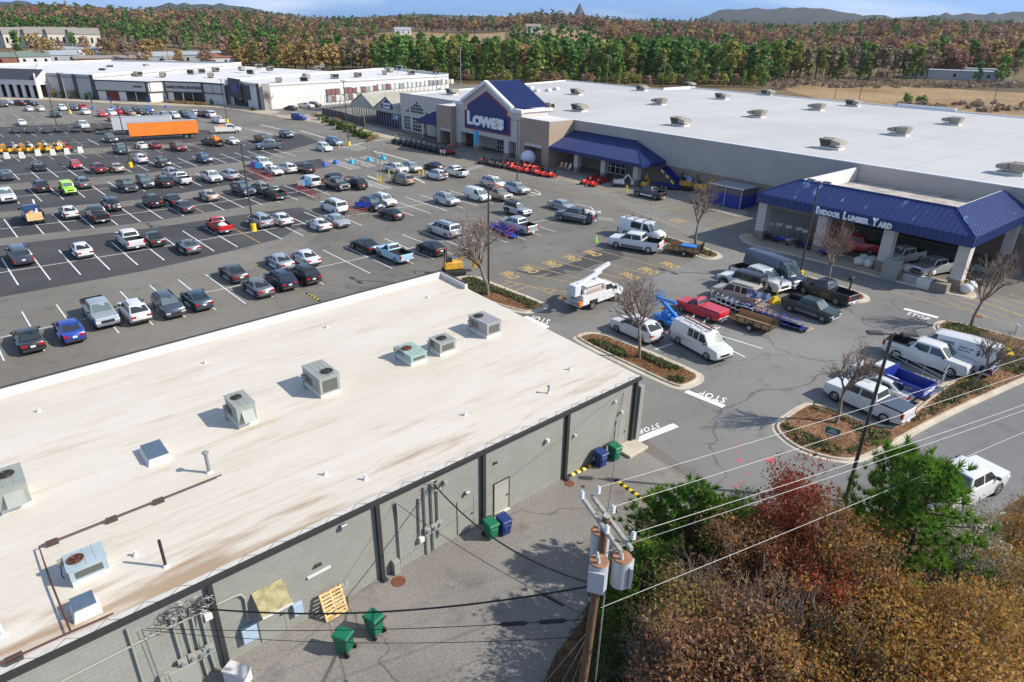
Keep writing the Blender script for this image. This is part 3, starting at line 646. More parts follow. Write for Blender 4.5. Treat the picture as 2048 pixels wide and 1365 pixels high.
def car_meshes(kind, rim='alloy'):
    if kind in MESH: return MESH[kind]
    sp = SPECS[kind]; Lh = sp['L'] / 2; w_ = sp['W'] / 2; P = {}
    bm = shell(sp)
    # underbody block fills the arches with dark
    cabin(bm, sp)
    body = smooth_mesh(bm, kind + '_body', [PAINT['white'], M_TRIM])
    P['body'] = body
    ub = MB(); ub.box(-Lh + 0.25, Lh - 0.25, -w_ + 0.24, w_ - 0.24, sp['zb'] - 0.03, min(0.74, sp['zb'] + 0.4)); P['underbody'] = ub.mesh('underbody', M_TRIM)
    ws, rw, sd = glass(sp)
    P['windshield'] = ws.mesh('windshield', M_GLASSW); P['rear_window'] = rw.mesh('rear_window', M_GLASS); P['side_windows'] = [m_.mesh('side_window', M_GLASS) for m_ in sd]
    zt = [z for x, z in sp['top']]
    zh = sp['top'][0][1]; zr = sp['top'][-1][1]
    wn = w_ * (1 - sp.get('taper', .11) * 0.86)
    big = kind.endswith('pickup') or kind in ('big_suv', 'old_van', 'cargo_van', 'high_van')
    hl = MB(); hh = 0.20 if big else 0.13
    hl.box(Lh - 0.30, Lh - 0.01, wn - 0.40, wn + 0.015, zh - hh - 0.02, zh - 0.02); P['headlight'] = hl.mesh('headlight', M_LAMP, 0.03)
    hl2 = MB(); hl2.box(Lh - 0.30, Lh - 0.01, -wn - 0.015, -wn + 0.40, zh - hh - 0.02, zh - 0.02); P['headlight2'] = hl2.mesh('headlight', M_LAMP, 0.03)
    th = 0.42 if big else 0.19; tw = 0.16 if big else 0.40
    zr2 = sp['bed'][3] - 0.08 if 'bed' in sp else zr + 0.10
    for nm, s_ in (('taillight', 1), ('taillight2', -1)):
        t = MB(); a, b = sorted((s_ * (wn - tw), s_ * (wn + 0.012))); t.box(-Lh - 0.012, -Lh + 0.16, a, b, zr2 - th, zr2); P[nm] = t.mesh('taillight', M_TAIL, 0.02)
    g = MB(); g.box(Lh - 0.10, Lh + 0.012, -wn * 0.55, wn * 0.55, zh - (0.30 if big else 0.2), zh - 0.03); P['grille'] = g.mesh('grille', M_TRIM if not big else mat('grille_dark', (0.06, 0.06, 0.065), 0.3, 0.6), 0.02)
    b = MB(); zc = sp['zb'] + 0.17
    b.box(Lh - 0.12, Lh + 0.05, -wn * 0.98, wn * 0.98, zc - 0.11, zc + 0.09); P['front_bumper'] = b.mesh('bumper', M_CHROME if kind.endswith('pickup') and kind != 'x' else M_TRIM, 0.04)
    b = MB(); b.box(-Lh - 0.06, -Lh + 0.12, -wn * 0.98, wn * 0.98, zc - 0.06, zc + 0.14); P['rear_bumper'] = b.mesh('bumper', M_CHROME if kind.endswith('pickup') else M_TRIM, 0.04)
    p = MB(); zp = zr - 0.02 if not 'bed' in sp else zc + 0.03
    p.box(-Lh - (0.075 if 'bed' in sp else 0.016), -Lh + 0.02, -0.17, 0.17, zp - 0.13, zp + 0.03); P['number_plate'] = p.mesh('number_plate', M_PLATE)
    A = sp['cab'][0]
    for nm, s_ in (('mirror', 1), ('mirror2', -1)):
        t = MB(); t.cbox((A[0] - 0.32, s_ * (sp['cw'][0] + 0.15), A[1] + 0.10), (0.14, 0.24, 0.17)); P[nm] = t.mesh('mirror', M_TRIM, 0.03)
    if sp.get('rails'):
        B, C = sp['cab'][1], sp['cab'][2]; rr = MB()
        for s_ in (-1, 1): rr.bar((B[0] - 0.25, s_ * sp['cw'][1] * 0.86, B[1] + 0.07), (C[0] + 0.25, s_ * sp['cw'][1] * 0.86, C[1] + 0.07), 0.05, 0.05)
        P['roof_rack'] = rr.mesh('roof_rack', M_TRIM)
    if sp.get('flares'):
        for nm, xa, s_ in (('fender', sp['xf'], 1), ('fender2', sp['xf'], -1), ('fender3', sp['xr'], 1), ('fender4', sp['xr'], -1)):
            t = MB(); Ra = sp['r'] + 0.10; n = 7
            for k in range(n - 1):
                a0 = PI * (0.08 + 0.84 * k / (n - 1)); a1 = PI * (0.08 + 0.84 * (k + 1) / (n - 1)); y0, y1 = sorted((s_ * (w_ - 0.05), s_ * (w_ + 0.15)))
                t.hexa([(xa + q * math.cos(a), y, sp['r'] + q * math.sin(a)) for q in (Ra, Ra + 0.06) for a, y in ((a0, y0), (a1, y0), (a1, y1), (a0, y1))])
            P[nm] = t.mesh('fender', M_TRIM)
        sw = sp['r'] * 0.95
        P['spare_wheel'] = wheel_mesh(sw, 0.25, M_ALU)
    P['wheel'] = wheel_mesh(sp['r'], 0.24 if not big else 0.28, M_ALU)
    MESH[kind] = P; return P
CARS = []
def make_car(kind, color, loc, rz, label, cat='car', name='parked_car', group=None, full=True, scale=1.0, roof=None, rims=None):
    sp = SPECS[kind]; P = car_meshes(kind); t = empty(name, loc, rz); t.scale = (scale,) * 3
    tag(t, label, cat, group)
    o = link('body', P['body'], t)
    o.material_slots[0].link = 'OBJECT'; o.material_slots[0].material = PAINT[color] if isinstance(color, str) else color
    if sp.get('cabmat') and roof:
        o.material_slots[1].link = 'OBJECT'; o.material_slots[1].material = PAINT[roof]
    link('underbody', P['underbody'], t)
    link('windshield', P['windshield'], t); link('rear_window', P['rear_window'], t)
    for m_ in P['side_windows']: link('side_window', m_, t)
    tw = sp['W'] / 2 - (0.13 if not sp.get('flares') else 0.02)
    for x in (sp['xf'], sp['xr']):
        for s_ in (-1, 1): link('wheel', P['wheel'], t, (x, s_ * tw, sp['r']))
    link('headlight', P['headlight'], t); link('headlight', P['headlight2'], t); link('taillight', P['taillight'], t); link('taillight', P['taillight2'], t)
    if full:
        link('grille', P['grille'], t); link('front_bumper', P['front_bumper'], t); link('rear_bumper', P['rear_bumper'], t); link('number_plate', P['number_plate'], t)
        link('mirror', P['mirror'], t); link('mirror', P['mirror2'], t)
        if 'roof_rack' in P: link('roof_rack', P['roof_rack'], t)
        if 'fender' in P:
            for k in ('fender', 'fender2', 'fender3', 'fender4'): link('fender', P[k], t)
            s_ = link('spare_wheel', P['spare_wheel'], t, (-sp['L'] / 2 - 0.02, 0.05, 1.0)); s_.rotation_euler = (0, 0, PI / 2)
    CARS.append(t); return t
CN = {'white': 'white', 'silver': 'silver', 'grey': 'grey', 'darkgrey': 'dark grey', 'black': 'black', 'navy': 'navy', 'blue': 'bright blue', 'steelblue': 'blue grey', 'red': 'red', 'maroon': 'maroon', 'beige': 'beige', 'tan': 'tan', 'lime': 'lime green', 'lightblue': 'pale blue', 'green': 'dark green', 'teal': 'dark teal', 'slate': 'slate grey', 'rust': 'rust brown', 'midblue': 'dark blue'}
KN = {'sedan': 'sedan', 'coupe': 'coupe', 'hatchback': 'hatchback', 'small_car': 'small car', 'suv': 'SUV', 'big_suv': 'large SUV', 'minivan': 'minivan', 'boxy_suv': 'boxy SUV', 'jeep': 'square four-door off-roader', 'crew_pickup': 'crew cab pickup', 'ext_pickup': 'extended cab pickup', 'reg_pickup': 'single cab pickup', 'cargo_van': 'cargo van', 'high_van': 'high roof van', 'small_van': 'small cargo van', 'old_van': 'cargo van'}
KC = {'crew_pickup': 'pickup', 'ext_pickup': 'pickup', 'reg_pickup': 'pickup', 'cargo_van': 'van', 'high_van': 'van', 'small_van': 'van', 'old_van': 'van', 'minivan': 'minivan', 'suv': 'SUV', 'big_suv': 'SUV', 'boxy_suv': 'SUV', 'jeep': 'off-roader'}
FH, RH = R(-47.9), R(132.1)
def car(kind, color, u, v, h, where, group='cars parked in the store lot', scale=1.0, **k):
    c = G(u, v, 0.72); c.z = 0.026
    rz = {'F': FH, 'R': RH}[h] if isinstance(h, str) else h
    full = c.length < 150
    nm = {'pickup': 'pickup_truck', 'van': 'cargo_van', 'minivan': 'minivan', 'SUV': 'sport_utility_car', 'off-roader': 'off_roader'}.get(KC.get(kind), 'parked_car')
    return make_car(kind, color, c, rz, CN[color] + ' ' + KN[kind] + ' ' + where, KC.get(kind, 'car'), nm, group, full, scale, **k)
def carw(kind, color, fw, rw, where, side, group='cars parked in the store lot', **k):
    """placed by its front and rear wheel contact points on the side we see (+1: its left side)"""
    a, b = G(*fw), G(*rw); sp = SPECS[kind]; d = (a - b).normalized(); nrm = Vector((-d.y, d.x, 0)) * side
    sc_ = max(0.88, min(1.12, (a - b).length / (sp['xf'] - sp['xr'])))
    c = (a + b) / 2 - nrm * (sp['W'] / 2 - 0.02) * sc_ - d * ((sp['xf'] + sp['xr']) / 2 * sc_); c.z = 0.026
    nm = {'pickup': 'pickup_truck', 'van': 'cargo_van', 'minivan': 'minivan', 'SUV': 'sport_utility_car', 'off-roader': 'off_roader'}.get(KC.get(kind), 'parked_car')
    return make_car(kind, color, c, math.atan2(d.y, d.x), CN[color] + ' ' + KN[kind] + ' ' + where, KC.get(kind, 'car'), nm, group, True, sc_, **k)
for a in [
 # nearest row, along the pale roof
 ('sedan','black',56,675,'R','nearest the left edge, rear to the pale roof'), ('sedan','blue',138,657,'R','beside a black sedan in the nearest row'),
 ('crew_pickup','silver',200,625,'F','facing the pale roof beside the bright blue sedan'), ('suv','white',269,621,'R','with roof bars beside the silver pickup in the nearest row'),
 ('suv','slate',336,610,'F','facing the pale roof next to the white SUV with roof bars'), ('sedan','teal',392,596,'R','beside the slate SUV in the nearest row'),
 ('sedan','darkgrey',466,544,'R','alone on the upper side of the nearest row'), ('sedan','grey',514,572,'R','just below the dark grey sedan, left of two dark SUVs'),
 ('suv','navy',561,559,'R','wagon-like with red lamps, between the grey sedan and a black SUV'), ('suv','black',608,548,'R','with a pale plate, right end of the group of four'),
 ('sedan','silver',558,521,'R','with a beige sunshade glow, above the navy SUV'), ('sedan','white',610,513,'R','right of the silver sedan above the black SUV'),
 ('sedan','black',730,489,'R','left of the old pale blue pickup'), ('hatchback','black',862,495,'R','with white tail badges, right of the old pale blue pickup'),
 ('big_suv','silver',888,460,'R','long bodied with roof rack, left of the bare tree'),
 # row A
 ('big_suv','slate',40,511,'R','first at the left end of the row with the pale sedan'), ('sedan','white',162,498,'R','alone in the second row from the pale roof'),
 ('crew_pickup','white',260,480,'R','with open bed in the second row, beside a black sedan'), ('sedan','black',306,476,'R','tucked beside the open white pickup'),
 ('coupe','grey',375,490,'R','with a bright tail on the near side of the second row'), ('suv','silver',521,441,'R','beside the yellow based lamp pole in the second row'),
 ('sedan','white',561,437,'R','right of the silver SUV by the lamp pole'), ('coupe','white',637,447,'R','rounded, left of the silver sedan facing us'),
 ('sedan','silver',673,440,'F','facing us below the white large SUV'), ('big_suv','white',668,414,'R','left of the red cart rails with the blue sign'),
 ('suv','navy',744,409,'F','behind the red cart rails with the blue sign'), ('suv','white',768,401,'F','facing us beside the navy SUV at the cart rails'),
 ('coupe','black',782,426,'R','with a full width red lamp, below the white SUV'), ('suv','silver',893,399,'F','alone facing us, left of the ladder-topped white van'),
 ('ext_pickup','tan',994,389,'F','partly behind the white van with the orange ladders'), ('minivan','white',987,366,'F','behind the ladder-topped white van'),
 ('suv','silver',1034,377,'F','closest to the driveway lamp pole, facing the lot'), ('crew_pickup','silver',1036,452,'R','with red cart rails beside its front wheel'),
 ('sedan','silver',1124,410,'F','above the dark pickup carrying junk'),
 # row B
 ('suv','black',305,402,'R','between two dark sedans in the fourth row'), ('sedan','black',345,399,'R','above a grey sedan in the fourth row'), ('sedan','darkgrey',367,412,'R','on the near side of the fourth row'),
 ('crew_pickup','black',195,430,'R','with a closed black bed, in front of the silver off-roader'), ('sedan','white',137,423,'R','right of the blue junk truck'),
 ('sedan','beige',417,390,'R','alone between two lines in the fourth row'), ('crew_pickup','navy',486,379,'F','facing us beside the tall lamp pole'), ('suv','tan',522,376,'R','with a maroon rear behind the dark green pickup'), ('reg_pickup','green',549,387,'R','in front of the tan SUV in the fourth row'),
 ('small_van','white',620,364,'R','beside the red rails with cyan sign'), ('crew_pickup','black',673,369,'F','with big chrome grille facing us'), ('sedan','navy',669,354,'R','hidden behind the large black pickup'), ('suv','black',713,368,'R','right of the large black pickup'),
 ('minivan','tan',806,359,'R','beside the yellow posts of the accessible stalls'), ('suv','white',873,350,'R','left of the white pickup carrying lumber'), ('ext_pickup','white',912,344,'R','carrying lumber in its bed'),
 # row C
 ('crew_pickup','white',12,392,'F','cut by the left edge of the picture'), ('suv','black',82,373,'R','left of the lime off-roader'), ('suv','grey',165,366,'R','right of the lime off-roader'),
 ('ext_pickup','black',254,372,'F','left of the grey off-road SUV in the fifth row'), ('boxy_suv','slate',290,366,'F','facing us right of the black pickup in the fifth row'), ('suv','black',328,364,'R','in front of a white pickup in the fifth row'),
 ('ext_pickup','white',363,358,'R','with open bed in the fifth row'), ('suv','silver',341,346,'R','mostly hidden behind a white pickup'), ('ext_pickup','white',423,354,'F','facing us beside the silver SUV with side glass'), ('suv','silver',460,350,'R','right of the white pickup facing us'),
 ('sedan','white',548,341,'F','behind the low red rails'), ('crew_pickup','white',523,327,'F','behind the red rails with purple and cyan signs'), ('suv','white',575,337,'R','between the white sedan and a black SUV'), ('suv','black',610,337,'R','left of the striped pickup stalls'),
 ('ext_pickup','white',792,338,'F','facing us in the accessible stalls'), ('suv','silver',823,335,'F','facing us right of the white pickup in the accessible stalls'), ('sedan','navy',868,332,'R','behind the white SUV near the crossing'),
 # row D
 ('sedan','darkgrey',12,350,'F','cut by the left edge in the sixth row'), ('sedan','black',77,332,'F','with green tinted windscreen in the sixth row'), ('small_car','red',151,329,'F','rounded and facing us'), ('suv','maroon',196,337,'R','with dark glass, right of the small red car'),
 ('sedan','beige',233,335,'R','left of the yellow based lamp pole in the sixth row'), ('suv','white',280,318,'R','right of the yellow based lamp pole in the sixth row'), ('suv','black',325,325,'F','facing us with black bumpers in the sixth row'), ('suv','midblue',408,317,'F','facing us alone in the sixth row'),
 ('suv','white',648,295,'F','facing us on the drive side by the accessible aisle'), ('minivan','steelblue',668,283,'F','beside the yellow based pole near the garden centre'), ('suv','navy',572,269,'F','alone at the drive end of a back row'),
 ('crew_pickup','slate',242,300,'F','in front of the orange trailer'), ('suv','darkgrey',222,278,'F','left of the orange trailer'), ('coupe','white',282,290,'R','below the orange trailer'), ('sedan','maroon',308,290,'R','right of the white coupe below the orange trailer'),
 ('ext_pickup','maroon',356,294,'F','facing us below the orange trailer'), ('coupe','white',465,281,'F','right of the black truck with a trailer'), ('crew_pickup','black',526,279,'F','behind the moving dark grey pickup'),
 ('ext_pickup','white',437,241,'R','beside the far yellow pole base'), ('big_suv','white',420,230,'R','in front of the self storage front'),
 # back rows
 ('suv','darkgrey',7,209,'F','cut by the left edge before the arcade'), ('sedan','white',18,205,R(-15),'parked crosswise before the arcade'), ('suv','maroon',43,207,R(-15),'parked crosswise before the arcade'), ('suv','navy',61,207,R(-15),'behind the maroon SUV before the arcade'),
 ('sedan','white',58,217,'R','left of two white sedans before the pilastered wall'), ('sedan','white',81,217,'R','right of two white sedans before the pilastered wall'), ('suv','white',124,216,'F','left of the far tall pole'), ('suv','navy',146,216,'F','right of the far tall pole'),
 ('suv','red',165,215,'R','behind a white SUV in the back row'), ('suv','white',171,224,'F','in front of the red SUV in the back row'), ('crew_pickup','black',111,229,'F','beside the left rear lamp pole'), ('sedan','white',43,245,'F','alone left of the bronze trailers'),
 ('suv','red',204,228,'F','left of the second rear lamp pole'), ('suv','white',223,226,'F','between two red cars in the back row'), ('sedan','red',236,223,'R','behind the rear lamp pole'), ('sedan','red',225,237,'F','right above the white semi-trailer'),
 ('suv','darkgrey',252,222,'F','first of the dark cars in the back row'), ('sedan','tan',262,226,'R','with a maroon roof in the back row'), ('suv','black',273,221,'F','second of the dark cars in the back row'), ('crew_pickup','black',284,225,'F','third of the dark vehicles in the back row'), ('suv','blue',297,220,'F','by the blue sign post'),
 ('sedan','white',278,236,'F','right behind the orange trailer roof'), ('suv','midblue',310,233,'F','behind the orange trailer, left of a silver car'), ('suv','silver',330,231,'F','behind the orange trailer beside a dark blue SUV'), ('suv','white',349,231,'F','behind the orange trailer'), ('suv','black',368,228,'F','behind the orange trailer end'),
 ('sedan','steelblue',382,232,'F','last but one behind the orange trailer end'), ('suv','white',389,227,'R','behind the blue grey sedan'), ('suv','maroon',404,228,'R','left of the white large SUV'), ('crew_pickup','white',166,251,'F','behind the row of bronze trailers'),
 # beside the white side wall
 ('sedan','darkgrey',581,216,R(150),'by the white side wall, left of a white car'), ('ext_pickup','white',612,212,R(-25),'by the white side wall'), ('suv','darkgrey',629,210,R(-25),'by the black fence of the garden yard'), ('boxy_suv','blue',598,235,R(-20),'beside the dark enclosure near the garden yard')]:
    car(*a)
car('reg_pickup', 'red', 438, 451, 'R', 'carrying white sacks in the second row')
car('jeep', 'lime', 136, 379, 'F', 'facing us, brightest car of the lot', roof='lime')
car('jeep', 'silver', 222, 410, 'R', 'with a spare wheel on its tail', roof='black')
car('jeep', 'silver', 1035, 421, 'F', 'facing us with a black hard top', roof='black')
car('small_van', 'white', 955, 391, 'F', 'with orange ladders on its roof')
car('reg_pickup', 'lightblue', 789, 507, 'R', 'old and two-toned with white tail')
car('crew_pickup', 'slate', 540, 291, R(-140), 'driving across the aisle', group=None)
carw('ext_pickup', 'black', (1211, 404.5), (1308, 405.5), 'unused', 1) if False else None
carw('crew_pickup', 'black', (1274, 393), (1309, 401), 'with white lower panels by the store front', 1, group=None)
carw('crew_pickup', 'white', (1231, 498), (1295, 509), 'with grey lower panels towing a wooden trailer', 1)
carw('cargo_van', 'white', (1297, 487), (1248, 474), 'with black roof racks behind the towing pickup', -1)
carw('suv', 'white', (1232, 665), (1280, 687), 'parked under the bare tree by the leafy island', 1)
carw('old_van', 'white', (1411, 722), (1354, 690), 'with a ladder rack, beside the leafy island', -1)
carw('reg_pickup', 'red', (1362, 625), (1415, 645), 'with a red bed cover', 1)
carw('boxy_suv', 'beige', (1431, 598), (1490, 616), 'with grey fenders beside the red pickup', 1)
carw('jeep', 'white', (1443, 574), (1503, 592), 'with black top and spare wheel', 1, roof='black')
carw('crew_pickup', 'white', (1538, 590), (1468, 563), 'lifted with black wheels and sunroof', -1)
carw('cargo_van', 'slate', (1562, 578), (1505, 556), 'long and dark beside the lamp pole', -1) if False else carw('high_van', 'slate', (1566, 582), (1500, 556), 'beside the yellow based pole', -1)
carw('ext_pickup', 'black', (1605, 589), (1669, 612), 'with a tonneau at the island end', 1)
carw('crew_pickup', 'green', (1642, 646), (1577, 624), 'two-toned with grey lower panels', -1)
car('high_van', 'white', 1903, 712, head(G(1789, 720), G(1896, 756)) + PI, 'lettered for rental with blue skirt')
carw('crew_pickup', 'white', (1896, 756), (1789, 720), 'behind the blue dump bed', -1)
carw('crew_pickup', 'white', (1666, 803), (1764, 848), 'with grey bed cover by the leafy corner', 1)
carw('sedan', 'white', (1710, 778), (1782, 808), 'squeezed beside the bed-covered pickup', 1)
carw('crew_pickup', 'white', (1992, 992), (1912, 1036), 'on the access road behind the pines', -1, group=None)
carw('crew_pickup', 'red', (1668, 500), (1738, 512), 'under the blue canopy', 1, group='vehicles under the blue canopy')
carw('crew_pickup', 'white', (1790, 530), (1838, 512), 'between the canopy columns', -1, group='vehicles under the blue canopy') if False else car('crew_pickup', 'white', 1806, 513, R(205), 'behind the second canopy column', group='vehicles under the blue canopy')
car('crew_pickup', 'silver', 1868, 535, R(205), 'right of the white one under the canopy', group='vehicles under the blue canopy')
car('crew_pickup', 'black', 1965, 548, R(215), 'half hidden behind the last canopy column', group='vehicles under the blue canopy')
# ================================================================ near building with the pale roof
NA = R(41.28); NO = Vector((7.75, 36.75, 0)); NX = Vector((math.cos(NA), math.sin(NA), 0)); NY = Vector((-NX.y, NX.x, 0))
def nl(p, z=None):
    d = Vector((p[0], p[1], 0)) - NO; return Vector((d.dot(NX), d.dot(NY), p[2] if z is None else z))
def nw(x, y, z=0): return NO + NX * x + NY * y + Vector((0, 0, z))
def wp(u, v):                       # a pixel on the rear wall -> (x along wall, height)
    p = nl(onplane(u, v, NO, NY)); return p.x, p.z
ZR = 4.85
def roofp(u, v, z=0.0): return nl(G(u, v, ZR + z))
def roof_mat():
    m = bpy.data.materials.new('aged_roof_membrane'); m.use_nodes = True; t = m.node_tree; b = t.nodes['Principled BSDF']; b.inputs['Roughness'].default_value = 0.8; b.inputs['Specular IOR Level'].default_value = 0.3
    tcn = N(t, 'TexCoord'); P = tcn.outputs['Object']
    def noise(sc, stretch, det=5, ro=0.6):
        mp = N(t, 'Mapping'); mp.inputs['Scale'].default_value = stretch; t.links.new(P, mp.inputs[0])
        n = N(t, 'TexNoise'); n.inputs['Scale'].default_value = sc; n.inputs['Detail'].default_value = det; n.inputs['Roughness'].default_value = ro
        t.links.new(mp.outputs[0], n.inputs['Vector']); return n.outputs[0]
    def ramp(src, a, bb, ca, cb):
        r = N(t, 'ValToRGB'); e = r.color_ramp.elements; e[0].position = a; e[1].position = bb; e[0].color = (*ca, 1); e[1].color = (*cb, 1); t.links.new(src, r.inputs[0]); return r.outputs[0]
    def mul(a, c, f=1.0):
        x = N(t, 'Mix', data_type='RGBA', blend_type='MULTIPLY'); x.inputs[0].default_value = f; t.links.new(a, x.inputs[6]); t.links.new(c, x.inputs[7]); return x.outputs[2]
    c = ramp(noise(0.35, (0.5, 1, 1)), 0.3, 0.7, (0.545, 0.495, 0.415), (0.615, 0.57, 0.50))
    c = mul(c, ramp(noise(1.1, (0.16, 1.0, 1), 7, 0.65), 0.56, 0.72, (1, 1, 1), (0.86, 0.79, 0.70)))
    c = mul(c, ramp(noise(0.8, (0.22, 1.3, 1), 5), 0.66, 0.74, (1, 1, 1), (0.78, 0.68, 0.57)))
    sx = N(t, 'SeparateXYZ'); t.links.new(P, sx.inputs[0])
    wob = N(t, 'MapRange'); wob.inputs[3].default_value = -0.12; wob.inputs[4].default_value = 0.12; t.links.new(noise(1.5, (1, 1, 1), 2), wob.inputs[0])
    ad = N(t, 'Math', operation='ADD'); t.links.new(sx.outputs[1], ad.inputs[0]); t.links.new(wob.outputs[0], ad.inputs[1])
    dv = N(t, 'Math', operation='DIVIDE'); dv.inputs[1].default_value = 1.02; t.links.new(ad.outputs[0], dv.inputs[0])
    fr = N(t, 'Math', operation='FRACT'); t.links.new(dv.outputs[0], fr.inputs[0])
    seam = ramp(fr.outputs[0], 0.0, 0.045, (0.80, 0.74, 0.67), (1, 1, 1))
    c = mul(c, seam)
    # rust-brown ponding marks close to the eave
    mr = N(t, 'MapRange'); mr.inputs[1].default_value = 0.0; mr.inputs[2].default_value = 4.0; mr.inputs[3].default_value = 0.30; mr.inputs[4].default_value = 0.0; t.links.new(sx.outputs[1], mr.inputs[0])
    su = N(t, 'Math', operation='ADD'); t.links.new(noise(0.55, (0.25, 1.5, 1), 6), su.inputs[0]); t.links.new(mr.outputs[0], su.inputs[1])
    c = mul(c, ramp(su.outputs[0], 0.72, 0.88, (1, 1, 1), (0.62, 0.50, 0.39)))
    c = mul(c, ramp(noise(18, (1, 1, 1), 2), 0.3, 0.7, (0.95, 0.95, 0.95), (1.05, 1.05, 1.05)))
    t.links.new(c, b.inputs['Base Color'])
    return m
M_NROOF = roof_mat()
M_WALL = mat('painted_block_wall', (0.275, 0.28, 0.25), 0.8, var=0.05, scale=0.8)
def block_mat(base):
    t = base.node_tree; b = t.nodes['Principled BSDF']; tcn = N(t, 'TexCoord'); mp = N(t, 'Mapping'); mp.inputs['Rotation'].default_value = (PI / 2, 0, 0)
    br = N(t, 'TexBrick'); br.inputs['Scale'].default_value = 1; br.inputs['Brick Width'].default_value = 0.41; br.inputs['Row Height'].default_value = 0.2; br.inputs['Mortar Size'].default_value = 0.012
    t.links.new(tcn.outputs['Object'], mp.inputs[0]); t.links.new(mp.outputs[0], br.inputs['Vector'])
    ln_ = b.inputs['Base Color'].links
    if ln_:
        src = ln_[0].from_socket; x = N(t, 'Mix', data_type='RGBA', blend_type='MULTIPLY'); x.inputs[0].default_value = 1; br.inputs['Color1'].default_value = (1, 1, 1, 1); br.inputs['Color2'].default_value = (.94, .94, .94, 1); br.inputs['Mortar'].default_value = (.82, .82, .82, 1); t.links.new(src, x.inputs[6]); t.links.new(br.outputs['Color'], x.inputs[7]); t.links.new(x.outputs[2], b.inputs['Base Color'])
    bp = N(t, 'Bump'); bp.inputs['Strength'].default_value = 0.5; bp.inputs['Distance'].default_value = 0.01; bp.invert = True
    t.links.new(br.outputs['Fac'], bp.inputs['Height']); t.links.new(bp.outputs[0], b.inputs['Normal'])
block_mat(M_WALL)
M_NDOOR = mat('grey_green_door', (0.36, 0.36, 0.32), 0.6)
M_FASC = mat('dark_fascia', (0.035, 0.034, 0.034), 0.5)
M_PIPEG = mat('painted_conduit', (0.29, 0.295, 0.265), 0.6)
near = empty('shop_building', NO, NA); tag(near, 'long grey block building in the foreground with a stained pale flat roof', 'building')
R1 = nl(G(1279, 752, ZR)); R2 = nl(G(882, 541, ZR + 0.45)); R2b = nl(G(941, 566, ZR + 0.45)); R3 = nl(G(0, 775, ZR + 0.45))
XL = -62.0; bk = (R3.y - R2.y) / (R3.x - R2.x); yl = R2.y + bk * (XL - R2.x)
rf = MB(); rp = [(XL, -0.15), (R1.x, -0.15), (R2.x, R2.y), (XL, yl)]
rf.prism(rp, ZR - 0.22, ZR, 1, 0); rf.build('roof', [M_NROOF, M_FASC], near)
wl = MB(); wl.box(XL + 0.2, -0.02, 0, 0.25, 0, ZR - 0.24); wl.box(-0.02, R1.x - 0.05, 0.02, 0.5, 0, ZR - 0.24)
wl.hexa([(R1.x - 0.35, 0.5, 0), (R1.x - 0.05, 0.5, 0), (R2.x - 0.05, R2.y - 0.3, 0), (R2.x - 0.35, R2.y - 0.3, 0), (R1.x - 0.35, 0.5, ZR - 0.24), (R1.x - 0.05, 0.5, ZR - 0.24), (R2.x - 0.05, R2.y - 0.3, ZR - 0.24), (R2.x - 0.35, R2.y - 0.3, ZR - 0.24)])
wl.hexa([(XL, yl - 0.3, 0), (R2.x - 0.35, R2.y - 0.3, 0), (R2.x - 0.35, R2.y, 0), (XL, yl, 0), (XL, yl - 0.3, ZR - 0.24), (R2.x - 0.35, R2.y - 0.3, ZR - 0.24), (R2.x - 0.35, R2.y, ZR - 0.24), (XL, yl, ZR - 0.24)])
wl.build('wall', M_WALL, near)
pp = MB()
ed = Vector((R1.x - R2.x, R1.y - R2.y, 0)).normalized(); eb = Vector((XL - R2.x, yl - R2.y, 0)).normalized(); Q = Vector((R2.x, R2.y, 0))
L2 = (Vector((R2b.x, R2b.y, 0)) - Q).length
def wallseg(mb, p, d, n, ln, th, z0, z1, mi):
    a = p; b = p + d * ln
    mb.hexa([(*a.xy, z0), (*b.xy, z0), (*(b + n * th).xy, z0), (*(a + n * th).xy, z0), (*a.xy, z1), (*b.xy, z1), (*(b + n * th).xy, z1), (*(a + n * th).xy, z1)], mi)
nin = Vector((eb.y, -eb.x, 0)); nin = nin if nin.y < 0 else -nin
nie = Vector((-ed.y, ed.x, 0)); nie = nie if nie.x < 0 else -nie
wallseg(pp, Q, eb, nin, 70, 0.30, ZR - 0.24, ZR + 0.42, 0); wallseg(pp, Q - eb * 0.06, eb, nin, 70, 0.17, ZR + 0.423, ZR + 0.46, 1)
wallseg(pp, Q + eb * -0.02 - nin * 0.02, eb, nin * -1, 70, 0.03, ZR - 0.6, ZR + 0.45, 1)
# sloped white cant at the foot of the parapet
ca = Q + eb * 0.3 + nin * 0.3; cb = ca + eb * 69
pp.quad((*ca.xy, ZR + 0.40), (*(ca + nin * 0.25).xy, ZR + 0.006), (*(cb + nin * 0.25).xy, ZR + 0.006), (*cb.xy, ZR + 0.40), 0)
wallseg(pp, Q + ed * 0.3, ed, nie, L2 - 0.3, 0.28, ZR - 0.24, ZR + 0.42, 0); wallseg(pp, Q + ed * -0.05, ed, nie, L2, 0.15, ZR + 0.424, ZR + 0.462, 1)
pp.build('parapet', [mat('white_parapet_membrane', (0.60, 0.565, 0.52), 0.75, var=0.06, scale=0.5), M_FASC], near)
gt = MB(); gt.box(XL, R1.x + 0.03, -0.32, -0.153, ZR - 0.20, ZR - 0.03, 0); gt.build('gutter', M_FASC, near)
ls = MB(); ls.box(XL, R1.x, -0.15, 0.10, ZR + 0.003, ZR + 0.03, 0); ls.build('roof_edge_strip', mat('pale_metal_edge', (0.52, 0.50, 0.46), 0.6, var=0.1, scale=2), near)
hc = MB(); pts = []
for k in range(int(-XL / 0.42)):
    x = R1.x - 0.3 - k * 0.42; hc_y = 0.10 if k % 3 == 1 else -0.22
    pts.append((x, hc_y, ZR + 0.04))
hc.tube(pts, 0.008, 4); hc.build('heat_cable', M_BLACK, near)
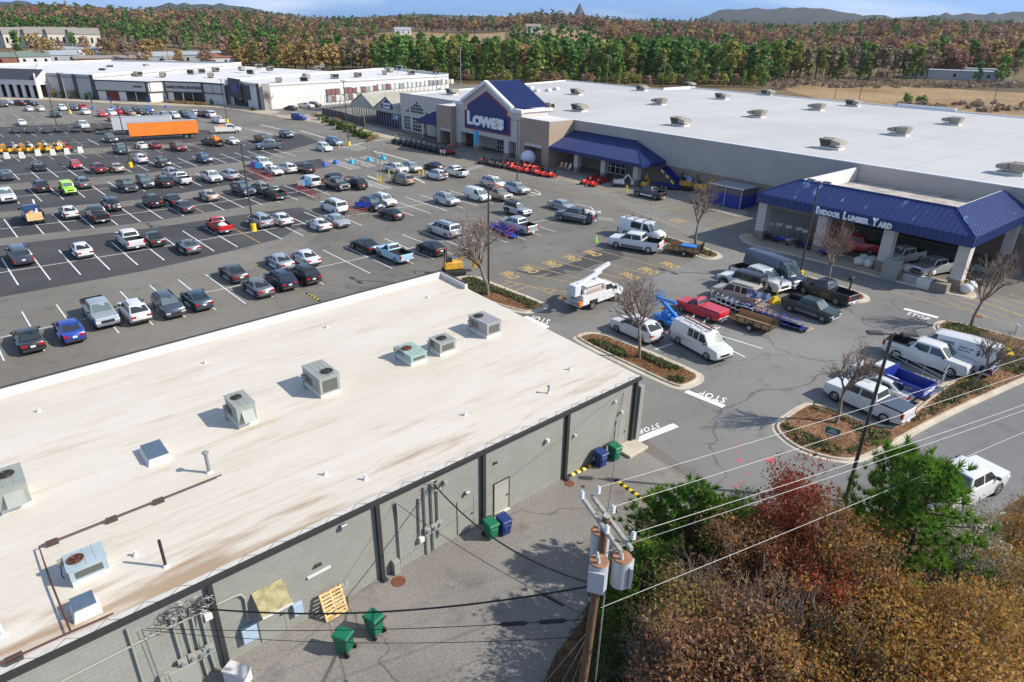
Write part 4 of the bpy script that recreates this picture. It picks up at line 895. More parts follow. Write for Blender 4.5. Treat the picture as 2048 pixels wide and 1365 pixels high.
for (u0, v0, u1, v1, nm) in [(1131, 826, 1127, 952, 0), (966, 905, 965, 1038, 0), (750, 1008, 764, 1155, 0), (414, 1169, 454, 1328, 0), (1268, 768, 1258, 888, 0)]:
    x0 = wp(u1, v1)[0]; d_ = MB(); d_.box(x0 - 0.10, x0 + 0.10, -0.20, -0.012, 0.12, ZR - 0.2); d_.box(x0 - 0.11, x0 + 0.11, -0.42, -0.03, 0.06, 0.17, 0); d_.build('downspout', M_FASC, near)
x0 = wp(1285, 870)[0]; c_ = MB(); c_.box(R1.x + 0.05, R1.x + 0.42, -0.30, 0.30, 0, ZR - 0.75); c_.build('corner_pier', M_WALL, near)
def door(u0, v0, u1, v1, us, m=M_NDOOR, sill=True, letters=None):
    """two bottom corner pixels; door is 2.1 m high"""
    a = wp(u0, v0)[0]; b = wp(u1, v1)[0]; d_ = MB(); d_.box(a, b, -0.035, -0.004, 0.12, 2.14); o = d_.build('door', m, near)
    f = MB(); f.box(a - 0.06, a - 0.003, -0.05, -0.004, 0.1, 2.2); f.box(b + 0.003, b + 0.06, -0.05, -0.004, 0.1, 2.2); f.box(a - 0.06, b + 0.06, -0.055, -0.004, 2.143, 2.2); f.build('door_frame', M_DSTEEL if m is M_NDOOR else M_WALL, o)
    h = MB(); h.box(b - 0.16, b - 0.08, -0.10, -0.037, 1.05, 1.12); h.build('handle', M_DSTEEL, o)
    if sill: s_ = MB(); s_.box(a - 0.05, b + 0.05, -0.14, -0.005, 0.0, 0.1); s_.build('sill', M_PWHITE, o)
    return a, b
door(988, 1024, 1016, 1012, 0); door(1228, 893, 1248, 884, 0, M_WALL, False)
a, b = door(527, 1285, 573, 1257, 0, M_WALL, False); door(917, 1071, 947, 1051, 0, M_WALL, False)
aw = MB(); aw.add([(a - 0.1, -0.01, 2.95), (b + 0.15, -0.01, 2.95), (b + 0.15, -1.0, 2.35), (a - 0.1, -1.0, 2.35), (a - 0.1, -0.01, 2.35), (b + 0.15, -0.01, 2.35)], [(0, 3, 2, 1), (0, 4, 3), (1, 2, 5)], 0); aw.bar((a - 0.1, -1.0, 2.33), (b + 0.15, -1.0, 2.33), 0.05, 0.07, 1)
aw.build('awning', [mat('mossy_awning', (0.30, 0.27, 0.14), 0.8, var=0.3, scale=3), M_PWHITE], near)
st = MB(); x0 = wp(1240, 889)[0]; st.box(x0 - 0.55, x0 + 1.25, -1.3, -0.003, 0.012, 0.2); tag(st.build('concrete_step', M_CONC, None, NO, NA, 0.02), 'pale concrete step below the rightmost rear door of the grey building', 'step')
def conduit(pts, r_=0.045, nm='conduit', m=M_PIPEG, out=-0.09):
    P = [(wp(u, v)[0], out, wp(u, v)[1]) for u, v in pts]; MB().tube(P, r_, 7).build(nm, m, near)
for p in [((846, 974), (853, 1107)), ((860, 966), (866, 1097)), ((872, 958), (876, 1072)), ((334, 1218), (362, 1312)), ((359, 1220), (395, 1345)), ((378, 1215), (398, 1300)), ((395, 1208), (416, 1290)), ((252, 1255), (285, 1362)), ((390, 1320), (396, 1360)), ((403, 1310), (415, 1352)), ((418, 1300), (432, 1343)), ((1246, 785), (1217, 900)), ((791, 1005), (800, 1134)), ((836, 995), (838, 1070))]:
    conduit(p, 0.05 if p[0][0] < 900 and p[0][1] > 940 else 0.02)
conduit([(100, 1372), (300, 1270), (469, 1190), (480, 1187), (488, 1195), (495, 1240)], 0.05)
for u, v in [(851, 1058), (864, 1051), (875, 1044), (363, 1320), (383, 1309), (400, 1302), (417, 1291)]:
    x, z = wp(u, v); m_ = MB(); m_.box(x - 0.17, x + 0.17, -0.24, -0.145, z - 0.24, z + 0.24); o = m_.build('electric_meter', M_PIPEG, near); g_ = MB(); g_.cyl((x, -0.24, z + 0.04), (x, -0.36, z + 0.04), 0.10, 0.09, 12); g_.build('meter_dial', M_STEEL, o)
for u, v, wd, hh, dp, m_, nm in [(496, 1262, 0.62, 0.75, 0.25, mat('pale_blue_box', (0.36, 0.47, 0.58), 0.5), 'blue_switch_box'), (593, 1214, 0.42, 0.62, 0.2, MT['pale_blue_box'], 'blue_switch_box'), (686, 1168, 0.35, 0.35, 0.25, M_PIPEG, 'junction_box'), (340, 1348, 0.8, 0.6, 0.3, M_PIPEG, 'electric_cabinet'), (376, 1346, 0.75, 1.2, 0.25, M_PIPEG, 'electric_cabinet'), (414, 1229, 0.3, 0.3, 0.2, M_PWHITE, 'junction_box'), (840, 1076, 0.28, 0.3, 0.2, M_PWHITE, 'junction_box'), (788, 1130, 0.35, 0.8, 0.3, M_PIPEG, 'pipe_cover'), (684, 1050, 0.25, 0.22, 0.2, M_STEEL, 'wall_lamp'), (1092, 880, 0.2, 0.22, 0.2, M_PWHITE, 'wall_lamp'), (990, 925, 0.24, 0.16, 0.06, M_TRIM, 'vent_plate'), (1148, 870, 0.14, 0.14, 0.15, M_PWHITE, 'wall_lamp'), (1240, 823, 0.14, 0.2, 0.2, M_PWHITE, 'wall_lamp'), (1228, 803, 0.12, 0.14, 0.15, M_STEEL, 'wall_lamp'), (931, 984, 0.18, 0.2, 0.2, M_STEEL, 'wall_lamp'), (887, 963, 0.2, 0.25, 0.2, M_PIPEG, 'junction_box'), (635, 1128, 0.3, 0.1, 0.14, M_TRIM, 'wall_lamp')]:
    x, z = wp(u, v); z = max(z, hh / 2 + 0.02); b_ = MB(); b_.box(x - wd / 2, x + wd / 2, -dp - 0.03, -0.03, z - hh / 2, z + hh / 2); b_.build(nm, m_, near, bevel=0.015)
a = wp(614, 1156); b = wp(660, 1132); MB().bar((a[0], -0.05, a[1]), (b[0], -0.05, b[1]), 0.08, 0.1).build('door_lintel', M_PWHITE, near)
ck = MB(); rr = random.Random(3)
for cx_, cz_, n_ in [(wp(395, 1200)[0], wp(395, 1200)[1], 22), (wp(340, 1225)[0], wp(340, 1225)[1], 20), (wp(866, 968)[0], wp(866, 968)[1], 9)]:
    for k in range(n_):
        c0 = Vector((cx_ + rr.uniform(-0.35, 0.35), -0.15 - rr.random() * 0.2, cz_ + rr.uniform(-0.3, 0.25))); q = rr.uniform(0.12, 0.38); ph = rr.random() * 6
        ck.tube([c0 + Vector((q * math.cos(ph + t * 0.9), -0.04 * math.sin(t * 2), q * 0.8 * math.sin(ph + t * 0.9))) for t in range(6)], 0.012, 4, rr.randint(0, 1))
ck.build('cable_bundle', [M_BLACK, M_STEEL], near)['kind'] = 'stuff'
MB().tube([(wp(787, 1002)[0], -0.1, wp(787, 1002)[1]), (wp(795, 1060)[0], -0.1, wp(795, 1060)[1]), (wp(801, 1130)[0], -0.1, 0.3)], 0.02, 5).build('wall_cable', M_BLACK, near)
# ---- machines on the roof
M_HV = {'grey': mat('hvac_grey_green', (0.30, 0.32, 0.285), 0.5, 0.1, var=0.06, scale=2), 'green': mat('hvac_faded_green', (0.30, 0.40, 0.37), 0.55, var=0.08, scale=2), 'mauve': mat('hvac_mauve_grey', (0.33, 0.31, 0.325), 0.5, 0.1, var=0.06, scale=2), 'blue': mat('hvac_pale_blue', (0.34, 0.42, 0.45), 0.5, var=0.08, scale=2)}
M_CURB = mat('white_curb_flashing', (0.66, 0.63, 0.58), 0.75, var=0.1, scale=3)
M_RUST = mat('rusty_fan', (0.16, 0.055, 0.03), 0.8, var=0.3, scale=10)
M_COIL = mat('dark_coil_fins', (0.10, 0.105, 0.095), 0.6)
def rtu(quad, bot, col, label, fan='dark', fanpos=(0.3, 0.5), hood=False, loc_h=None):
    nb = roofp(*bot); best = None
    for k in range(60, 220):
        h = k * 0.01; q = [roofp(u, v, h) for u, v in quad]; d_ = (q[3].xy - nb.xy).length
        if best is None or d_ < best[0]: best = (d_, h, q)
    h = loc_h or best[1]; q = best[2] if not loc_h else [roofp(u, v, h) for u, v in quad]
    x0 = (q[0].x + q[3].x) / 2 if False else min((q[0].x + q[1].x) / 2, (q[3].x + q[2].x) / 2, q[0].x, q[3].x) ; xs = sorted(p.x for p in q); ys = sorted(p.y for p in q)
    xa, xb = (xs[0] + xs[1]) / 2, (xs[2] + xs[3]) / 2; ya, yb = (ys[0] + ys[1]) / 2, (ys[2] + ys[3]) / 2
    cx_, cy_ = (xa + xb) / 2, (ya + yb) / 2; t = empty('rooftop_unit', nw(cx_, cy_, ZR), NA); tag(t, label, 'air conditioner', 'air conditioners on the pale roof')
    hx, hy = (xb - xa) / 2, (yb - ya) / 2; m_ = M_HV[col]
    c = MB(); c.box(-hx * 0.96, hx * 0.96, -hy * 0.96, hy * 0.96, 0, 0.24); c.build('curb', M_CURB, t)
    c = MB(); c.box(-hx, hx, -hy, hy, 0.243, h - 0.05); c.build('casing', m_, t, bevel=0.02)
    c = MB(); c.box(-hx - 0.03, hx + 0.03, -hy - 0.03, hy + 0.03, h - 0.047, h); n_ = int(hx * 2 / 0.3)
    for k in range(1, n_): c.box(-hx + k * 2 * hx / n_ - 0.012, -hx + k * 2 * hx / n_ + 0.012, -hy - 0.02, hy + 0.02, h + 0.002, h + 0.014)
    c.build('lid', m_, t, bevel=0.012)
    fx, fy = -hx + 2 * hx * fanpos[0], -hy + 2 * hy * fanpos[1]; fr = min(hx, hy) * 0.52
    c = MB(); c.cyl((fx, fy, h + 0.016), (fx, fy, h + 0.022), fr, fr, 20, 0); o = c.build('fan_opening', M_BLACK, t)
    g_ = MB()
    for k in range(4): g_.add([(fx + fr * 0.9 * math.cos(k * PI / 2 + e), fy + fr * 0.9 * math.sin(k * PI / 2 + e), h + 0.026 + 0.03 * (e > 0.3)) for e in (0, 0.7)] + [(fx, fy, h + 0.03)], [(0, 1, 2)])
    g_.build('fan_blade', M_RUST if fan == 'rust' else M_DSTEEL, o)
    g_ = MB()
    for q_ in (1.0, 0.72, 0.45): g_.tube([(fx + fr * q_ * math.cos(k * PI / 10), fy + fr * q_ * math.sin(k * PI / 10), h + 0.05) for k in range(21)], 0.008, 4, caps=False)
    g_.tube([(fx + fr * 1.03 * math.cos(k * PI / 10), fy + fr * 1.03 * math.sin(k * PI / 10), h + 0.03) for k in range(21)], 0.03, 5, caps=False)
    g_.build('fan_guard', M_DSTEEL if fan == 'dark' else M_RUST, o)
    c = MB()
    if hood:
        c.add([(-hx * 0.5, -hy - 0.003, h * 0.75), (hx * 0.7, -hy - 0.003, h * 0.75), (hx * 0.7, -hy - 0.35, 0.42), (-hx * 0.5, -hy - 0.35, 0.42), (-hx * 0.5, -hy - 0.003, 0.42), (hx * 0.7, -hy - 0.003, 0.42)], [(0, 3, 2, 1), (0, 4, 3), (1, 2, 5)]); c.build('intake_hood', m_, t)
    else:
        c.box(-hx * 0.72, hx * 0.72, -hy - 0.012, -hy - 0.002, 0.36, h - 0.2); c.build('coil_panel', M_COIL, t)
    c = MB()
    for k in range(7): c.box(-hx - 0.012, -hx - 0.002, -hy * 0.1, hy * 0.75, 0.45 + k * 0.07, 0.48 + k * 0.07)
    c.box(-hx - 0.008, -hx - 0.002, -hy * 0.75, -hy * 0.2, 0.36, h - 0.15, 1); c.build('louvre', [M_COIL, m_], t)
    c = MB(); c.box(-hx - 0.2, -hx - 0.02, hy * 0.55, hy * 0.85, 0.55, 0.85); c.tube([(-hx - 0.12, hy * 0.7, 0.55), (-hx - 0.2, hy * 0.6, 0.2), (-hx - 0.15, hy * 0.4, 0.05)], 0.02, 5, 1); c.build('disconnect_box', [M_PIPEG, M_BLACK], t)
rtu([(938.6, 631.6), (963.7, 621), (1000.6, 639.5), (975.5, 650)], (977, 680), 'mauve', 'mauve grey rooftop unit closest to the right end of the pale roof', fanpos=(0.35, 0.72))
rtu([(859, 676), (886, 666), (911, 675), (882, 690)], (879, 717), 'grey', 'small grey rooftop unit with a dark coil just right of the green one', fanpos=(0.45, 0.5))
rtu([(792, 695), (817, 683), (854, 700), (824, 715)], (828, 736), 'green', 'faded green rooftop unit with a rusty fan', 'rust', (0.35, 0.62))
rtu([(602, 732), (643, 719.5), (678, 745), (640, 760)], (643, 800), 'grey', 'large grey rooftop unit in the middle of the pale roof with a wide mesh panel', fanpos=(0.62, 0.28))
rtu([(446.5, 792), (483, 780), (510, 802), (473, 817)], (479, 861), 'grey', 'grey rooftop unit with a slanted intake hood, left of the pale roof middle', fanpos=(0.42, 0.62), hood=True)
rtu([(-30, 945), (36, 928), (53.5, 962), (-12, 982)], (-6, 1036), 'grey', 'grey rooftop unit cut by the left edge of the picture', fanpos=(0.5, 0.6), hood=True)
rtu([(122.8, 1114.8), (200, 1082), (212, 1112), (135, 1143)], (146, 1178), 'blue', 'pale blue rooftop unit with a rusty fan near the eave', 'rust', (0.28, 0.5))
def hatch_box(quad, h, label):
    q = [roofp(u, v, h) for u, v in quad]; cx_ = sum(p.x for p in q) / 4; cy_ = sum(p.y for p in q) / 4; xs = sorted(p.x for p in q); ys = sorted(p.y for p in q); hx = (xs[2] + xs[3] - xs[0] - xs[1]) / 4; hy = (ys[2] + ys[3] - ys[0] - ys[1]) / 4
    t = empty('roof_hatch', nw(cx_, cy_, ZR), NA); tag(t, label, 'skylight', 'roof hatches on the pale roof')
    c = MB(); c.hexa([(-hx - .12, -hy - .12, 0), (hx + .12, -hy - .12, 0), (hx + .12, hy + .12, 0), (-hx - .12, hy + .12, 0), (-hx, -hy, h - 0.06), (hx, -hy, h - 0.06), (hx, hy, h - 0.06), (-hx, hy, h - 0.06)]); c.build('curb', M_CURB, t)
    c = MB(); c.box(-hx - 0.03, hx + 0.03, -hy - 0.03, hy + 0.03, h - 0.057, h); c.build('lid', mat('slate_blue_lid', (0.085, 0.125, 0.175), 0.4, var=0.1, scale=3), t, bevel=0.015)
hatch_box([(280.6, 893.5), (317, 877.7), (336, 904), (300, 919)], 0.4, 'square slate blue roof hatch between two rooftop units, far from the eave')
hatch_box([(140, 1198), (182, 1180.6), (190.6, 1204), (148, 1223)], 0.5, 'square slate blue roof hatch beside the pale blue rooftop unit')
def vent(u, v, h, r_, m_, label, cap=False, name='vent_pipe'):
    p = roofp(u, v); t = empty(name, nw(p.x, p.y, ZR), NA); tag(t, label, 'vent pipe', 'vent pipes on the pale roof')
    c = MB(); c.cyl((0, 0, 0.05), (0, 0, h), r_, r_, 10); c.build('pipe', m_, t)
    c = MB(); c.cyl((0, 0, 0.0), (0, 0, 0.12), r_ * 2.2, r_ * 1.3, 10); c.build('boot', M_CURB, t)
    if cap: c = MB(); c.cyl((0, 0, h), (0, 0, h + 0.05), r_ * 1.9, r_ * 2.0, 12); c.cyl((0, 0, h + 0.05), (0, 0, h + 0.11), r_ * 2.0, r_ * 0.5, 12); c.build('cap', m_, t)
for u, v, h, lb in [(654, 656, .22, 'short white vent stub beyond the middle of the pale roof'), (411, 727, .22, 'short white vent stub near the dark coping on the left'), (651, 950, .25, 'short white vent stub closest to the eave stain'), (731, 960, .28, 'short white vent stub ringed by a dark stain'), (1140, 740, .25, 'short white vent stub near the right corner of the pale roof'), (930, 831, .22, 'short white vent stub above the wall with the door'), (856, 596, .22, 'short white vent stub near the far corner of the pale roof'), (78, 824, .22, 'short white vent stub near the left edge of the picture'), (272, 1112, .25, 'short white vent stub beside the black stack')]: vent(u, v, h, 0.06, M_PWHITE, lb)
vent(1097, 787, 0.45, 0.055, mat('dull_zinc', (0.25, 0.27, 0.29), 0.5, 0.3), 'short capped zinc vent between the roof middle and right corner', True)
vent(419, 946, 1.12, 0.085, MT['dull_zinc'], 'tall capped zinc vent beside the end of the gas pipe', True); vent(332, 1134, 1.35, 0.06, mat('black_iron_pipe', (0.03, 0.025, 0.022), 0.6), 'tall bare black stack near the eave', False); vent(6, 1272, 0.9, 0.07, M_PWHITE, 'white pipe at the left edge of the picture')
def gasline(pts, label):
    P = [roofp(u, v, 0.22) for u, v in pts]; P = [Vector((p.x, p.y, 0.22)) for p in P]; t = empty('gas_pipe', nw(0, 0, ZR), NA); tag(t, label, 'gas pipe')
    MB().tube(P, 0.035, 6).build('pipe', mat('rust_red_pipe', (0.10, 0.035, 0.025), 0.7), t); return t, P
t, P = gasline([(443, 950), (317, 1000), (223, 1037), (78, 1094), (100, 1160), (141, 1263)], 'long rust red gas pipe bending round the pale blue rooftop unit')
for u, v in [(317, 1002), (223, 1039), (104, 1085)]:
    p = roofp(u, v, .1); c = MB(); c.box(p.x - .22, p.x + .22, p.y - .12, p.y + .12, 0, .17); c.build('support_block', M_DSTEEL, t)
t, P = gasline([(227, 1227), (141, 1264), (28, 1315), (-40, 1348)], 'straight rust red gas pipe along the eave')
p = roofp(28, 1318, .1); c = MB(); c.box(p.x - .25, p.x + .25, p.y - .15, p.y + .15, 0, .17); c.build('support_block', M_DSTEEL, t)
# ---- wheeled bins, pallet, bumps
def bin_(u, v, m_, rz, label):
    c0 = G(u, v); t = empty('wheeled_bin', (c0.x, c0.y, 0.016), rz); tag(t, label, 'bin', 'wheeled bins behind the grey building')
    c = MB(); c.hexa([(-.24, -.26, .06), (.24, -.26, .06), (.24, .28, .1), (-.24, .28, .1), (-.31, -.36, .98), (.31, -.36, .98), (.31, .36, .98), (-.31, .36, .98)]); c.box(-.20, .20, -.345, -.30, .35, .75); c.build('tub', m_, t, bevel=.025)
    c = MB(); c.hexa([(-.34, -.42, .985), (.34, -.42, .985), (.34, .40, .985), (-.34, .40, .985), (-.29, -.36, 1.06), (.29, -.36, 1.06), (.29, .34, 1.09), (-.29, .34, 1.09)]); c.build('lid', m_, t, bevel=.02)
    c = MB(); c.bar((-.30, .47, 1.0), (.30, .47, 1.0), .035, .035)
    for x in (-.3, -.1, .1, .3): c.bar((x, .38, 1.0), (x, .48, 1.0), .03, .03)
    c.build('handle', M_BLACK, t)
    for x in (-.29, .29): c = MB(); c.cyl((x - .04, .30, .13), (x + .04, .30, .13), .13, .13, 14); c.build('wheel', M_BLACK, t)
M_BG = mat('green_bin_plastic', (0.005, 0.15, 0.075), 0.45); M_BB = mat('blue_bin_plastic', (0.010, 0.035, 0.16), 0.45)
bin_(690, 1302, M_BG, NA + PI + 0.5, 'green wheeled bin standing nearest to us on the yard'); bin_(750, 1266, M_BG, NA + PI + 0.25, 'green wheeled bin with a pale streak on its lid, beside the wooden pallet')
bin_(982, 1075, M_BG, NA - 0.1, 'green wheeled bin beside the grey door'); bin_(1008, 1067, M_BB, NA - 0.1, 'blue wheeled bin beside the grey door'); bin_(1200, 932, M_BB, NA - 0.05, 'blue wheeled bin at the striped stop'); bin_(1228, 919, M_BG, NA - 0.05, 'green wheeled bin by the concrete step')
x, z = wp(660, 1235); pt = empty('wooden_pallet', nw(wp(662, 1232)[0], -0.75, 0.016), NA); pt.rotation_euler = (R(-22), 0, NA); tag(pt, 'tan wooden pallet leaning on the grey wall', 'pallet')
for k in range(8): c = MB(); c.box(-.55, .55, -.075, -.055, .02 + k * .17, .12 + k * .17); c.build('deck_board', M_PINEWD, pt)
for x in (-.5, 0, .5): c = MB(); c.box(x - .045, x + .045, -.053, .05, .0, 1.32); c.build('stringer', M_PINEWD, pt)
for k in range(4): c = MB(); c.box(-.55, .55, .053, .072, .05 + k * .38, .15 + k * .38); c.build('bottom_board', M_PINEWD, pt)
def bump(p, q, n_, wd, label, cat):
    a, b = G(*p), G(*q); d_ = (b - a); t = empty('speed_bump' if wd > .2 else 'parking_stop', a, head(a, b)); t.location.z = 0.016; tag(t, label, cat); ln = d_.length; mb = MB()
    h = .07
    for k in range(n_):
        x0, x1 = ln * k / n_, ln * (k + 1) / n_; mb.hexa([(x0, -wd / 2, 0), (x1, -wd / 2, 0), (x1, wd / 2, 0), (x0, wd / 2, 0), (x0, -wd / 5, h), (x1, -wd / 5, h), (x1, wd / 5, h), (x0, wd / 5, h)], k % 2)
    mb.build('striped_body', [M_BLACK, M_YPAINT], t)
bump((1231, 961), (1305, 1013), 13, .32, 'black and yellow striped speed bump across the yard', 'speed bump'); bump((1137, 953), (1186, 930), 9, .3, 'black and yellow striped stop along the foot of the grey wall', 'speed bump'); bump((614, 588), (640, 603), 9, .3, 'black and yellow striped bump beyond the dark roof coping', 'speed bump')
q = G(478, 1362); t = empty('storage_chest', q, NA + 0.55); tag(t, 'white plastic chest on the yard at the bottom edge', 'chest'); c = MB(); c.box(-.28, .28, -.5, .5, .02, .62); c.build('tub', M_PWHITE, t, bevel=.04); c = MB(); c.box(-.3, .3, -.53, .53, .625, .72); c.build('lid', M_PWHITE, t, bevel=.03)
def manhole(u, v, r_, label, m_=M_DSTEEL, z=0.018):
    p = G(u, v); c = MB(); c.cyl((0, 0, 0), (0, 0, .012), r_, r_, 18); tag(c.build('manhole_cover', m_, None, (p.x, p.y, z)), label, 'manhole', 'covers in the paving')
manhole(797, 1164, .35, 'round rusty cover at the foot of the second downspout', M_RUST); manhole(1139, 968, .3, 'rusty cover beside the striped wall stop', M_RUST); manhole(1166, 974, .12, 'small round cap in the yard'); manhole(1395, 470, .4, 'round cover on the front drive') ; manhole(1955, 633, .4, 'round cover by the right yellow hatching', M_RUST)
# ================================================================ utility pole, transformers and wires
UP0 = Vector((2.96, 16.14, 0)); pole = empty('utility_pole', UP0, 0); tag(pole, 'wooden utility pole with transformers at the bottom of the picture', 'utility pole')
M_POLE = mat('creosoted_pole', (0.13, 0.075, 0.045), 0.85, var=0.35, scale=2, stretch=(6, 6, .6), objspace=True); M_ARM = mat('weathered_crossarm', (0.33, 0.32, 0.29), 0.8, var=0.2, scale=6, objspace=True); M_TANK = mat('transformer_grey', (0.40, 0.43, 0.45), 0.45); M_LID = mat('rusty_tank_lid', (0.30, 0.145, 0.08), 0.8, var=0.35, scale=6, objspace=True); M_POR = mat('grey_porcelain', (0.50, 0.53, 0.56), 0.25)
MB().tube([(-.45, -.12, 0), (-.1, 0, 8), (0, 0, 11)], [.17, .14, .12], 12).build('pole', M_POLE, pole)
MB().cyl((0, 0, 11), (0, 0, 11.02), .12, .10, 12).build('pole_top', M_ARM, pole)
ax = (G(1195, 997, 10.8) - G(1272, 1100, 10.8)).normalized(); ax.z = 0; ay = Vector((-ax.y, ax.x, 0)); ARM = []
for sgn in (-1, 1):
    c0 = ay * (.17 * sgn); MB().bar(c0 - ax * 1.3 + Vector((0, 0, 10.75)), c0 + ax * 1.3 + Vector((0, 0, 10.75)), .11, .13).build('crossarm', M_ARM, pole)
ipos = []
for k, sgn in ((1.15, 1), (.15, 1), (-1.1, 1), (1.1, -1), (-.6, -1)):
    p = ax * k + ay * (.3 * -sgn) + Vector((0, 0, 10.9)); c = MB(); c.cyl(p, p + Vector((0, 0, .3)), .045, .045, 8)
    for j in range(3): c.cyl(p + Vector((0, 0, .06 + j * .09)), p + Vector((0, 0, .09 + j * .09)), .085, .06, 8)
    c.build('insulator', M_POR, pole); ipos.append(UP0 + p + Vector((0, 0, .25)))
for dx, dz, r_, h in [(ax * .5 - ay * .15, 9.95, .30, 1.0), (-ax * .5 + ay * .4, 9.75, .30, 1.0), (-ax * .35 - ay * .5, 9.5, .31, 1.05)]:
    p = dx + Vector((0, 0, dz)); c = MB(); c.cyl(p - Vector((0, 0, h)), p, r_, r_, 18); o = c.build('transformer_tank', M_TANK, pole); c = MB(); c.cyl(p, p + Vector((0, 0, .05)), r_ * 1.03, r_ * .96, 18); c.build('tank_lid', M_LID, o)
    c = MB()
    for q in range(2): pp_ = p + Vector((r_ * .4 * math.cos(2 + q * 2.4), r_ * .4 * math.sin(2 + q * 2.4), .05)); c.cyl(pp_, pp_ + Vector((0, 0, .22)), .06, .035, 8)
    c.build('bushing', M_POR, o); c = MB(); e = dx.normalized(); s_ = Vector((-e.y, e.x, 0)); f_ = p + e * (r_ + .06) - Vector((0, 0, h * .55)); c.add([f_ - s_ * .25 - Vector((0, 0, .4)), f_ + s_ * .25 - Vector((0, 0, .4)), f_ + s_ * .25 + Vector((0, 0, .4)), f_ - s_ * .25 + Vector((0, 0, .4)), f_ - s_ * .25 - e * .1 - Vector((0, 0, .4)), f_ + s_ * .25 - e * .1 - Vector((0, 0, .4)), f_ + s_ * .25 - e * .1 + Vector((0, 0, .4)), f_ - s_ * .25 - e * .1 + Vector((0, 0, .4))], [(0, 1, 2, 3), (7, 6, 5, 4), (0, 4, 5, 1), (1, 5, 6, 2), (2, 6, 7, 3), (3, 7, 4, 0)]); c.build('radiator_fin', M_TANK, o)
for (p, q) in [(Vector((0, 0, 9.3)), ax * .5 + Vector((0, 0, 9.0))), (Vector((0, 0, 9.2)), -ax * .4 + ay * .3 + Vector((0, 0, 9.0)))]: MB().bar(p, q, .08, .12).build('bracket', M_STEEL, pole)
c = MB(); c.tube([UP0 * 0 + Vector((.12, -.1, .0)), Vector((.16, -.1, 8.4))], .03, 6); c.build('riser_pipe', M_STEEL, pole)
def sag(p, q, s_, n_=14): return [Vector(p).lerp(Vector(q), k / n_) - Vector((0, 0, 4 * s_ * (k / n_) * (1 - k / n_))) for k in range(n_ + 1)]
def wire(p, q, s_, r_, m_, label, name='power_line'):
    P = sag(p, q, s_); o = Vector(P[0]); tag(MB().tube([x - o for x in P], r_, 5).build(name, m_, None, o), label, 'wire')
M_WIRE = mat('bare_aluminium_wire', (0.50, 0.48, 0.45), 0.5, 0.3); M_CABLE = mat('black_cable', (0.012, 0.012, 0.013), 0.6)
def far(u, v, z): return G(u, v, z)
for i, (a, (u, v), lb) in enumerate([(ipos[0], (2048, 708), 'pale power line running up to the right, the farthest of the four from the pole'), (ipos[1], (2048, 739), 'pale power line running up to the right, second from the far side'), (ipos[2], (2048, 801), 'pale power line running up to the right, third from the far side')]):
    b = far(u, v, 10.9); wire(a, a + (b - a) * 1.8, .25, .009, M_WIRE, lb)
a = UP0 + Vector((.1, 0, 9.6)); b = far(2048, 813, 9.6); wire(a, a + (b - a) * 1.8, .25, .009, M_WIRE, 'pale neutral wire below the three power lines')
a = UP0 + Vector((.1, 0, 7.2)); b = far(2048, 856, 7.4); wire(a, a + (b - a) * 1.8, .3, .010, M_WIRE, 'lowest pale wire crossing the autumn trees')
def wallp(u, v, out=-.15): x, z = wp(u, v); return nw(x, out, z)
hub = UP0 + Vector((-.1, 0, 8.2)); low = UP0 + Vector((-.15, 0, 6.7))
wire(hub, wallp(864, 966), .9, .035, M_CABLE, 'thick black service cable sagging to the meters in the wall middle', 'service_cable'); wire(hub, wallp(395, 1212), .7, .035, M_CABLE, 'thick black service cable running to the left meters', 'service_cable')
wire(low, wallp(790, 1004), .35, .014, M_CABLE, 'thin black cable with one splice case', 'telephone_cable'); wire(low, wallp(290, 1252), .3, .014, M_CABLE, 'thin black cable with two splice cases', 'telephone_cable'); wire(low - Vector((0, 0, .8)), wallp(280, 1255), .5, .012, M_CABLE, 'lower thin black cable without a splice case', 'telephone_cable')
wire(UP0 + Vector((0, 0, 10.5)), nw(-1.2, -.1, 4.3), .1, .010, M_CABLE, 'thin dark wire dropping to the right end of the grey wall', 'telephone_cable')
for (q, t0, t1, lb) in [(wallp(790, 1004), .1, .2, 'black splice case on the upper thin cable'), (wallp(290, 1252), .05, .115, 'black splice case next to the pole on the lower thin cable'), (wallp(290, 1252), .13, .19, 'black splice case farther from the pole on the lower thin cable')]:
    s_ = .35 if 'upper' in lb else .3; P = sag(low, q, s_, 100); a, b = P[int(t0 * 100)], P[int(t1 * 100)]; tag(MB().tube([a - a, (b - a) * .06, (b - a) * .1, (b - a) * .9, (b - a) * .94, b - a], [.03, .03, .075, .075, .03, .03], 10).build('splice_case', M_BLACK, None, a), lb, 'splice case')
for (u, v), lb in [((1082, 1375), 'left guy wire of the utility pole'), ((1120, 1372), 'middle guy wire of the utility pole'), ((1135, 1390), 'right guy wire of the utility pole')]: wire(UP0 + Vector((-.05, 0, 6.5)), G(u, v), 0, .012, M_WIRE, lb, 'guy_wire')
